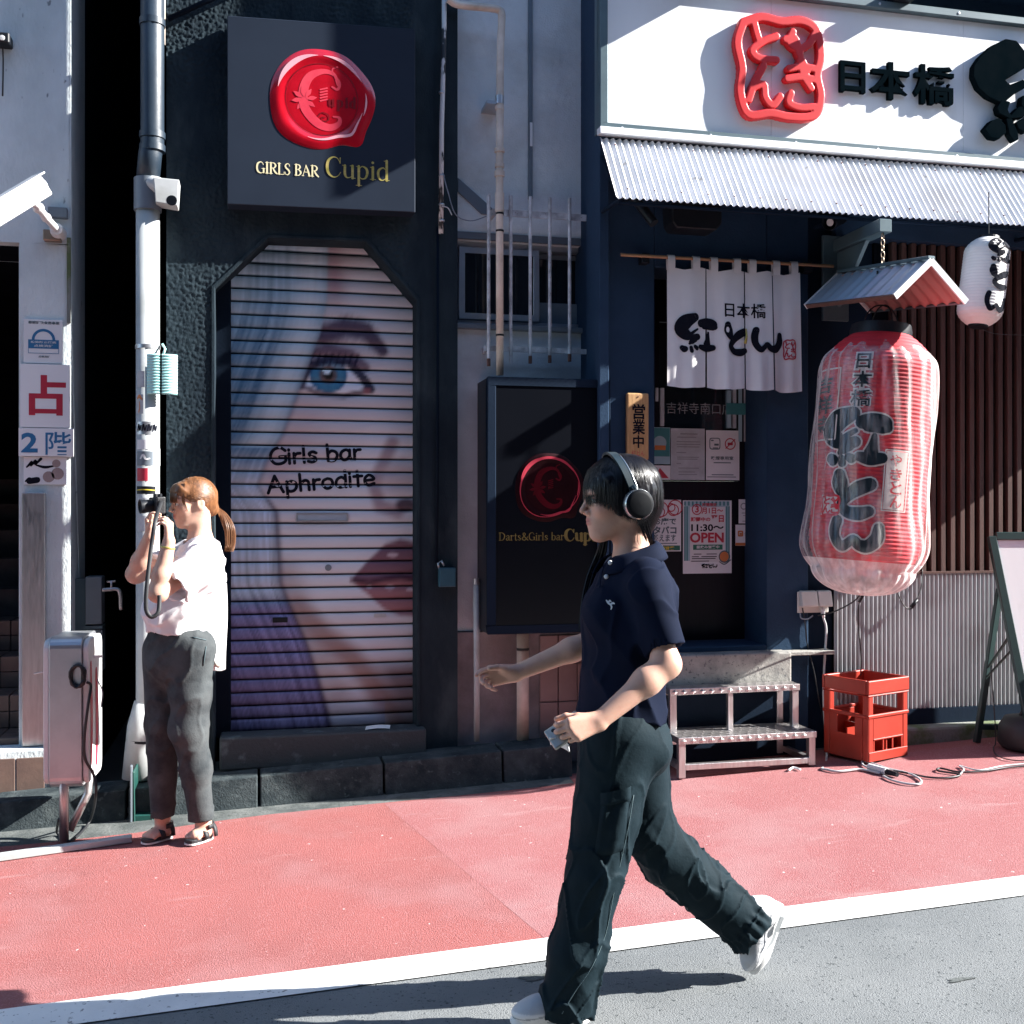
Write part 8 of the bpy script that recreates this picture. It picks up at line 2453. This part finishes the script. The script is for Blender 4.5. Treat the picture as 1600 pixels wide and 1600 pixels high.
strands([q for i, q in enumerate(paths) if i % 4], [q for i, q in enumerate(wd) if i % 4], 'hair_strands', M['hair_black'], hair, fac)
# long lock falling in front of the far shoulder, wisps at the nape
paths, wd = [], []
for i in range(170):
    a, b = rr_.uniform(-1, 1), rr_.uniform(-1, 1)
    pts = [P(944 + 5 * a, 842, -2.735 + .02 * b), P(938 + 7 * a, 868, -2.705 + .02 * b), P(925 + 7 * a, 900, -2.70 + .02 * b), P(915 + 6 * a, 940, -2.705 + .02 * b), P(909 + 4 * a + rr_.uniform(-2, 3), 982 + rr_.uniform(-14, 8), -2.715 + .015 * b)]
    paths.append(np.array([np.array(q) for q in smooth_path(pts, 4)])); wd.append(rr_.uniform(.003, .006))
for i in range(60):
    a, b = rr_.uniform(-1, 1), rr_.uniform(-1, 1)
    pts = [P(1004 + 8 * a, 812, WY - .02 + .05 * b), P(1010 + 7 * a, 832, WY - .03 + .045 * b), P(1015 + 6 * a, 850 + 6 * b, WY - .035 + .04 * b)]
    paths.append(np.array([np.array(q) for q in smooth_path(pts, 4)])); wd.append(rr_.uniform(.0015, .003))
strands(paths, wd, 'long_lock', M['hair_black'], hair, lambda p: np.array([-.4, -.9, .1]))
# headphones
hp = thing('headphones', 'dark over-ear headphones with slate band worn by the walking woman', 'headphones', tuple(P(978, 790, WY - .1)))
cupN, cupF = Hl(-.022, .103, -.010), Hl(-.022, -.103, -.010)
topB = Hl(.022, 0, .137)
pts = []
for k in range(25):
    a = math.pi * k / 24
    lat = math.cos(a); h_ = math.sin(a) ** .85
    base_ = Hl(-.022, .100 * lat * (1 if abs(lat) > 0 else 1), -.010)
    pts.append(base_ + (topB - Hl(-.022, 0, -.010)) * h_)
mb = MB(); vs = []; fs = []
fwv = Vector(HR[:, 0])
for i, q in enumerate(pts):
    tdir = (pts[min(i + 1, 24)] - pts[max(i - 1, 0)]).normalized(); nrm = tdir.cross(fwv).normalized()
    if nrm.dot(q - Hl(-.02, 0, .03)) < 0: nrm = -nrm
    wv = .0135 - .003 * abs(math.cos(math.pi * i / 24))
    ff = nrm.cross(tdir).normalized()
    for sx_, sn in ((-1, -.003), (1, -.003), (1, .004), (-1, .004)): vs.append(q + ff * sx_ * wv + nrm * sn)
for i in range(24):
    for j in range(4): fs.append((i * 4 + j, i * 4 + (j + 1) % 4, (i + 1) * 4 + (j + 1) % 4, (i + 1) * 4 + j))
mb.add(vs, fs); mb.build('headband', M['hp_blue'], hp, smooth=True, angle=40)
MB().tube([q + fwv * -.0128 + (q - Hl(-.02, 0, .02)).normalized() * .004 for q in pts[1:10]], .0016, 6).build('band_edge', M['hp_silver'], hp, smooth=True)
for cpos, sd in ((cupN, 1), (cupF, -1)):
    ax = Vector(HR[:, 1]) * sd
    cu = MB().lathe(cpos, [(0, -.022), (.036, -.022), (.042, -.012), (.043, .004), (.040, .010)], 32, axis=ax, cap=False).build('ear_cup', M['hp_silver'], hp, smooth=True, angle=50)
    MB().lathe(cpos, [(.040, .0095), (.037, .014), (.030, .0165), (0, .0175)], 32, axis=ax, cap=False).build('cup_face', M['hp_black'], cu, smooth=True, angle=50)
    MB().lathe(cpos, [(.030, -.040), (.043, -.038), (.044, -.024), (.034, -.021)], 28, axis=ax, cap=False).build('ear_cushion', M['hp_black'], cu, smooth=True)
    MB().tube([cpos + Vector((0, 0, .028)) + ax * .004, cpos.lerp(pts[3] if sd == 1 else pts[21], .8) + ax * .006], .007, 8).build('yoke', M['hp_blue'], cu, smooth=True)
# phone and tissue in the near hand
d1 = Vector((-.80, .10, -.52)).normalized()
phc = P(884, 1141, -3.005)
ph = thing('phone', 'grey cased phone held low in the walking woman left hand', 'phone', tuple(phc))
nph = Vector((-.32, -.62, .72)); nph = (nph - d1 * nph.dot(d1)).normalized(); sph = d1.cross(nph)
MB().obox(phc, d1 * .052, sph * .034, nph * .0055).build('case', M['phone'], ph, bevel=.005, bseg=3)
for k in range(2): MB().lathe(phc + d1 * (.028 - .018 * k) + sph * .018 + nph * .0055, [(0, .001), (.0055, .001), (.006, 0)], 12, axis=nph, cap=False).build('lens', M['plastic_black'], ph)
ts = thing('tissue', 'folded white tissue held under the phone', 'tissue', tuple(P(872, 1162, -3.0)))
mb = MB(); mb.grid(lambda a, b: P(858 + 30 * a + 2 * b, 1152 + 12 * a + 11 * b - 3 * math.sin(a * 3), -3.01 + .03 * b), 6, 5)
o = mb.build('sheet', M['tissue'], ts, smooth=True); thick(o, .003)
# ------------------------------------------------------------------ woman with a camera
Y2 = -.70
pg = thing('person', 'woman with chestnut ponytail in white shirt and grey jeans photographing beside the drainpipe', 'person', tuple(Vector((P(285, 1300, Y2).x, Y2, gz(P(285, 1300, Y2).x)))))
S = Sdf()
HC2 = P(301, 786, Y2); HR2 = rotm((-.93, -.36, -.10), (0, 0, 1)); k2_ = .95
Wp = add_head(S, HC2, HR2, k2_)
nb2 = P(313, 850, Y2)
S.cone(Wp(-.028, 0, -.045), nb2, .048, .050, .03)
sN2, sF2 = P(318, 874, Y2 - .13), P(292, 872, Y2 + .14)
S.cone(nb2, sN2, .045, .036, .04); S.cone(nb2, sF2, .045, .036, .04)
S.cone(P(302, 890, Y2), P(283, 985, Y2), .065, .065, .04, side=(.3, 1, 0), ratio=1.3)
hN2, hF2 = P(296, 1010, Y2 - .06), P(268, 1010, Y2 + .06)
S.cone(hN2, hF2, .065, .065, .04)
kN2, aN2 = P(296, 1145, Y2 - .08), P(318, 1285, Y2 - .04); kF2, aF2 = P(256, 1140, Y2 + .03), P(254, 1278, Y2 + .04)
S.cone(hN2, kN2, .055, .042, .03); S.cone(kN2, P(305, 1205, Y2 - .07), .042, .036, .03); S.cone(P(305, 1205, Y2 - .07), aN2, .036, .030, .03); S.cone(hF2, kF2, .055, .042, .03); S.cone(kF2, aF2, .042, .030, .03)
# bare feet in sandals
for an, tip, y in ((aN2, P(298, 1311, Y2 - .09), 0), (aF2, P(230, 1309, Y2 - .01), 0)):
    tip = Vector(tip); tip.z = gz(tip.x) + .034
    an2 = Vector((an.x, an.y, gz(an.x) + .055))
    S.cone(an, an2, .032, .03, .02); S.cone(an2 + Vector((.01, 0, -.01)), tip.lerp(an2, .35), .030, .024, .02, side=(0, 1, 0), ratio=1.25)
    dirf = (tip - an2); dirf.z = 0; dirf.normalize(); sd_ = Vector((-dirf.y, dirf.x, 0))
    for q in range(5):
        o_ = (q - 2) * .0145
        S.cone(tip.lerp(an2, .45) + sd_ * o_ * .8, tip + sd_ * o_ - dirf * .006 * abs(q - 1), .014, .0095 if q else .012, .006)
eN2, wN2 = P(247, 926, Y2 - .30), P(264, 846, Y2 - .30)
S.cone(sN2, eN2, .046, .040, .03); S.cone(eN2, eN2.lerp(wN2, .35), .040, .038, .02); S.cone(eN2.lerp(wN2, .35), wN2, .038, .026, .02)
eF2, wF2 = P(212, 897, Y2 - .02), P(234, 838, Y2 - .12)
S.cone(sF2, eF2, .044, .040, .03); S.cone(eF2, eF2.lerp(wF2, .35), .040, .038, .02); S.cone(eF2.lerp(wF2, .35), wF2, .038, .026, .02)
add_hand(S, wN2, (-.05, -.02, 1), (-.9, .35, .05), (-.2, 1, .2), .86, [(.7, .9, .5), (.75, .9, .5), (.8, .9, .5), (.85, .9, .5)], [(.8, .5, .3), (.9, .2, .3)])
add_hand(S, wF2, (.0, -.05, 1), (.9, -.25, .1), (-.3, -.9, .2), .86, [(.5, .8, .5), (.7, .8, .5), (.75, .9, .5), (.8, .9, .5)], [(.9, .4, .3), (.9, .1, .3)])
V, Q = S.mesh(.0040)
C = head_paint(V, HC2, HR2, k2_, (.56, .35, .265), (.56, .25, .19))
mesh_obj('body', V, Q, M['skin'], pg, smooth=True, color=C, origin=tuple(woff(pg)))
for sd in (1, -1):
    e = Vector(Wp(.0795, .031 * sd, .003)); fw = Vector(HR2[:, 0])
    eb = MB().lathe(e, [(0, -.011)] + [(.011 * math.sin(a), -.011 * math.cos(a)) for a in np.linspace(.3, 2.9, 10)] + [(0, .011)], 14, axis=fw, cap=False).build('eye', M['eye_white'], pg, smooth=True)
    MB().lathe(e, [(.0055, .0098), (.004, .0107), (0, .0113)], 12, axis=fw, cap=False).build('iris', M['eye_dark'], eb, smooth=True)
# white shirt: loose, dropped short sleeves
T2 = Sdf()
T2.cone(P(312, 868, Y2), P(296, 925, Y2), .092, .110, .04, side=(.3, 1, 0), ratio=1.35)
T2.cone(P(297, 915, Y2), P(281, 990, Y2), .115, .130, .04, side=(.3, 1, 0), ratio=1.12, cap=True)
T2.ell(P(322, 900, Y2 + .0), (.075, .13, .11), .05)
T2.ell(P(262, 952, Y2 - .04), (.11, .11, .085), .06)
T2.cone(P(322, 868, Y2 - .12), P(300, 866, Y2 + .12), .05, .05, .05)
c1, c2 = P(318, 880, Y2 - .15), P(270, 918, Y2 - .255)
T2.cone(c1, c2, .085, .082, .04, cap=True); ax_ = (c2 - c1).normalized(); T2.cone(c2 - ax_ * .04, c2 + ax_ * .1, .074, .078, .004, sub=True)
c1, c2 = P(288, 872, Y2 + .14), P(248, 890, Y2 + .03)
T2.cone(c1, c2, .078, .07, .04, cap=True)
T2.half(P(280, 986, Y2), (-.08, 0, -1))
T2.cone(Wp(-.03, 0, -.03), P(309, 852, Y2), .052, .066, .008, sub=True)
v1 = wrap_noise(9, .011, .40, -.75, 13.0); v2 = wrap_noise(12, .009, .35, -.6, 4.0, True, .12)
V, Q = T2.mesh(.0058, disp=lambda p: v1(p) + v2(p), dmax=.02)
mesh_obj('white_shirt', V, Q, M['shirt_white'], pg, smooth=True, origin=tuple(woff(pg)))
# jeans
J = Sdf()
J.cone(P(278, 978, Y2), P(277, 1030, Y2), .125, .136, .03, side=(.3, 1, 0), ratio=1.05)
J.cone(P(300, 1015, Y2 - .07), P(298, 1085, Y2 - .08), .102, .084, .03); J.cone(P(298, 1085, Y2 - .08), P(295, 1140, Y2 - .085), .084, .078, .035)
J.cone(P(295, 1140, Y2 - .085), P(307, 1205, Y2 - .07), .078, .064, .035); g1 = P(315, 1279, Y2 - .04); J.cone(P(305, 1200, Y2 - .07), g1, .064, .056, .03, cap=True)
J.cone(P(258, 1015, Y2 + .05), P(255, 1130, Y2 + .03), .100, .078, .03); g2 = P(254, 1275, Y2 + .03); J.cone(P(255, 1130, Y2 + .03), g2, .078, .052, .02, cap=True)
J.half(P(278, 976, Y2), (0, 0, 1))
j1 = wrap_noise(7, .002, .35, .6, 31.0); j2 = wrap_noise(9, .0055, .5, -.5, 7.0, True, .11)
V, Q = J.mesh(.0062, disp=lambda p: j1(p) + j2(p), dmax=.02)
J.bvh = BVHTree.FromPolygons(V.tolist(), Q.tolist())
jn = mesh_obj('jeans', V, Q, M['jeans_grey'], pg, smooth=True, origin=tuple(woff(pg)))
for u0, v0, u1, v1_ in ((300, 995, 322, 1000), (318, 1040, 322, 1010)):
    q = [on_cloth(J, u0 + (u1 - u0) * i / 4, v0 + (v1_ - v0) * i / 4, Y2 - .15, .003) for i in range(5)]
    MB().tube(q, .002, 6).build('seam', M['seam'], jn, smooth=True)
# sandals
for an, tp, toe_ in ((aN2, P(298, 1311, Y2 - .09), 1), (aF2, P(230, 1309, Y2 - .01), 0)):
    tp = Vector(tp); an = Vector(an)
    f_ = Vector((tp.x - an.x, tp.y - an.y, 0)).normalized(); l_ = Vector((-f_.y, f_.x, 0))
    c0 = Vector((an.x, an.y, 0)) - f_ * .045; Ls = (Vector((tp.x, tp.y, 0)) - c0).length + .022
    g_ = gz(an.x) + .006
    W_ = lambda a, b, c: c0 + f_ * a + l_ * b + Vector((0, 0, g_ + c))
    n = 26; out_ = []
    for i in range(n):
        a = 2 * math.pi * i / n; x = Ls / 2 + Ls / 2 * math.cos(a)
        out_.append((x, .044 * (.78 + .22 * sst(x, .08, .17)) * abs(math.sin(a)) ** .65 * (1 if math.sin(a) > 0 else -1)))
    mb = MB(); mb.prism([W_(x, y, .007) for x, y in out_], (0, 0, .016)); so = mb.build('sandal', M['sandal'], pg, bevel=.003)
    mb = MB(); mb.prism([W_(Ls / 2 + (x - Ls / 2) * 1.015, y * 1.03, 0) for x, y in out_], (0, 0, .0065)); mb.build('pale_sole', M['sole_white'], so)
    for x, h_, wd_ in ((Ls - .075, .058, .022), (Ls - .125, .078, .018)):
        mb = MB(); vs = []
        for i in range(13):
            a = math.pi * i / 12
            for dx in (-wd_ / 2, wd_ / 2): vs.append(W_(x + dx, .047 * math.cos(a), .018 + (h_ - .018) * math.sin(a) ** .8))
        mb.add(vs, [(2 * i, 2 * i + 1, 2 * i + 3, 2 * i + 2) for i in range(12)]); o = mb.build('strap', M['sandal'], so, smooth=True); thick(o, .005)
    mb = MB(); vs = []
    for i in range(15):
        a = -math.pi * .5 + math.pi * i / 14
        for dz in (0, .02): vs.append(W_(.055 - .058 * math.cos(a), .043 * math.sin(a), .055 + dz))
    mb.add(vs, [(2 * i, 2 * i + 1, 2 * i + 3, 2 * i + 2) for i in range(14)]); o = mb.build('heel_strap', M['sandal'], so, smooth=True); thick(o, .005)
# hair: cap, fringe, ponytail
H2 = Sdf(); Hp = lambda x, y, z: Vector(Wp(x, y, z))
H2.ell(Hp(-.018, 0, .036), np.array((.100, .082, .088)) * k2_, .02, HR2)
H2.cone(Hp(-.06, 0, .0), Hp(-.085, 0, -.035), .055, .035, .03)
H2.cone(Hp(.055, -.03, .062), Hp(.055, .03, .062), .034, .034, .02)
H2.ell(Hp(.120, 0, -.030), np.array((.115, .10, .078)) * k2_, .02, HR2, True)
H2.ell(Hp(.03, .09, -.055), np.array((.07, .045, .06)) * k2_, .02, HR2, True); H2.ell(Hp(.03, -.09, -.055), np.array((.07, .045, .06)) * k2_, .02, HR2, True)
V, Q = H2.mesh(.005, disp=wrap_noise(40, .0025, .25, .4, 1.0))
hr2 = mesh_obj('hair', V, Q, M['hair_brown'], pg, smooth=True, origin=tuple(woff(pg)))
paths, wd = [], []
tie = np.array([-.105, 0, -.020])
for i in range(2400):
    az = rr_.uniform(-2.6, 2.6); st_ = rr_.uniform(.25, .95)
    p0 = np.array([-.018 + .101 * math.sin(st_ * 1.45) * math.cos(az), .083 * math.sin(st_ * 1.45) * math.sin(az), .036 + .089 * math.cos(st_ * 1.45)])
    pth = []
    for k in range(9):
        t = k / 8
        q = p0 * (1 - t) + tie * t
        c_ = q - np.array([-.018, 0, .030]); r_ = np.array([.102, .084, .090])
        L = np.linalg.norm(c_ / r_)
        q = np.array([-.018, 0, .030]) + c_ * (max(1.0, 1 / max(L, .3)) if t < .93 else 1)
        pth.append(np.array(Hp(*q)))
    paths.append(np.array(pth)); wd.append(rr_.uniform(.0014, .003))
for i in range(300):       # fringe strands on the forehead and beside the cheek
    y0 = rr_.uniform(-.055, .062); side = abs(y0) > .045
    pth = []
    for k in range(8):
        t = k / 7
        x = .070 + .030 * math.sin(min(1, t * 1.3) * 1.57) - (.030 if side else 0) * t; z = .095 - t * (.085 if not side else .13)
        pth.append(np.array(Hp(x - .35 * y0 * y0 / .06, y0 * (1 + .18 * t), z)))
    paths.append(np.array(pth)); wd.append(rr_.uniform(.002, .0038))
cH2 = NP3(Hp(-.016, 0, .02))
strands(paths[::3], wd[::3], 'dark_hair_strands', M['hair_dark_brown'], hr2, lambda p: (p - cH2) / np.linalg.norm(p - cH2))
strands(paths[1::3] + paths[2::3], wd[1::3] + wd[2::3], 'hair_strands', M['hair_brown'], hr2, lambda p: (p - cH2) / np.linalg.norm(p - cH2))
paths, wd = [], []
for i in range(700):
    a, b = rr_.uniform(-1, 1), rr_.uniform(-1, 1); r_ = math.sqrt(rr_.random())
    q0 = Vector(Hp(*tie))
    pts = [q0, P(350 + 5 * a, 808 + 5 * b, Y2 + .03), P(359 + 8 * a, 828 + 4 * b, Y2 + .03 + .025 * b), P(360 + 8 * a, 848, Y2 + .03 + .025 * b), P(358 + 7 * a, 859 + 4 * b, Y2 + .02 + .02 * b)]
    paths.append(np.array([np.array(q) for q in smooth_path(pts, 4)])); wd.append(rr_.uniform(.0015, .0035))
strands(paths[::3], wd[::3], 'dark_ponytail_strands', M['hair_dark_brown'], hr2, lambda p: np.array([.3, -.95, .1]))
strands(paths[1::3] + paths[2::3], wd[1::3] + wd[2::3], 'ponytail', M['hair_brown'], hr2, lambda p: np.array([.3, -.95, .1]))
MB().lathe(Hp(*tie), [(.022, -.008), (.030, 0), (.022, .008)], 16, axis=(.8, 0, -.3), cap=False).build('hair_tie', M['sandal'], hr2, smooth=True)
# camera with strap
for o in bpy.data.objects:
    if o.name.split('.')[0] in ('black_print', 'black_scribbles', 'black_lettering', 'seal_lettering', 'small_lettering', 'text_lines', 'kana_lettering'): o['kind'] = 'stuff'      # print too small to pick apart
cc_ = P(256, 797, Y2 - .20)
cd_f = Vector((-.93, -.36, -.06)).normalized(); cd_s = Vector((.36, -.93, 0)).normalized()
ck_ = thing('camera', 'small black camera held up to the eye by the woman in white', 'camera', tuple(cc_))
cc_ = Vector(Wp(.165, -.005, .004))
cb = MB().obox(cc_, cd_f * .020, cd_s * .062, Vector((0, 0, .038))).build('camera_body', M['camera_black'], ck_, bevel=.006, bseg=2)
MB().lathe(cc_ + cd_f * .02, [(.028, -.002), (.029, .03), (.031, .034), (.031, .055), (.026, .056), (.022, .048), (0, .046)], 24, axis=cd_f, cap=False).build('lens', M['plastic_black'], ck_, smooth=True, angle=45)
MB().obox(cc_ + Vector((0, 0, .044)) - cd_f * .002, cd_f * .016, cd_s * .018, Vector((0, 0, .008))).build('viewfinder_hump', M['camera_black'], ck_, bevel=.003)
MB().lathe(cc_ + Vector((0, 0, .038)) + cd_s * .042, [(0, .012), (.009, .012), (.010, 0)], 14, axis=(0, 0, 1), cap=False).build('dial', M['plastic_black'], ck_)
sp0 = cc_ + cd_s * .064 + Vector((0, 0, .02))
pts = [P(243, 812, Y2 - .31), P(237, 850, Y2 - .33), P(231, 900, Y2 - .36), P(228, 935, Y2 - .37), P(229, 955, Y2 - .37), P(237, 964, Y2 - .37), P(247, 957, Y2 - .37), P(249, 940, Y2 - .36), P(249, 930, Y2 - .355)]
sp_path = smooth_path([sp0] + pts, 5)
vs, fs = [], []
for i, q in enumerate(sp_path):
    T_ = (sp_path[min(i + 1, len(sp_path) - 1)] - sp_path[max(i - 1, 0)]).normalized(); B_ = T_.cross(Vector((0, -1, 0))).normalized() * .0085
    vs += [q - B_, q + B_]
for i in range(len(sp_path) - 1): fs.append((2 * i, 2 * i + 1, 2 * i + 3, 2 * i + 2))
o = mesh_obj('strap', vs, fs, M['sandal'], ck_, smooth=True); thick(o, .003)
# bracelet and tote bag
wb = wN2.lerp(eN2, .12); adir = (eN2 - wN2).normalized()
tag(MB().lathe(wb, [(.030, -.004), (.032, 0), (.030, .004)], 18, axis=adir, cap=False).build('bracelet', M['gold'], smooth=True), 'thin yellow bracelet on the raised wrist of the photographer', 'bracelet')
tb_ = thing('tote_bag', 'white cloth tote bag hanging behind the woman with the camera', 'bag', tuple(P(340, 1045, Y2 + .10)))
def bagf(a, b):
    u = 326 + 20 * a + 1.5 * math.sin(b * 5); v = 912 + 133 * b + 3 * math.sin(a * 3)
    return P(u, v, Y2 + .04 + .20 * a - .02 * math.sin(b * 4))
mb = MB(); mb.grid(bagf, 8, 14); o = mb.build('bag_body', M['shirt_white'], tb_, smooth=True); thick(o, .05)
MB().tube(smooth_path([P(330, 868, Y2 - .02), P(338, 885, Y2 + .03), P(340, 914, Y2 + .09)], 5), .010, 8).build('handle', M['shirt_white'], tb_, smooth=True)
MB().tube([P(337, 1036, Y2 + .02), P(341, 1040, Y2 + .08)], .012, 8).build('pull_tab', M['pipe_beige'], tb_, smooth=True)
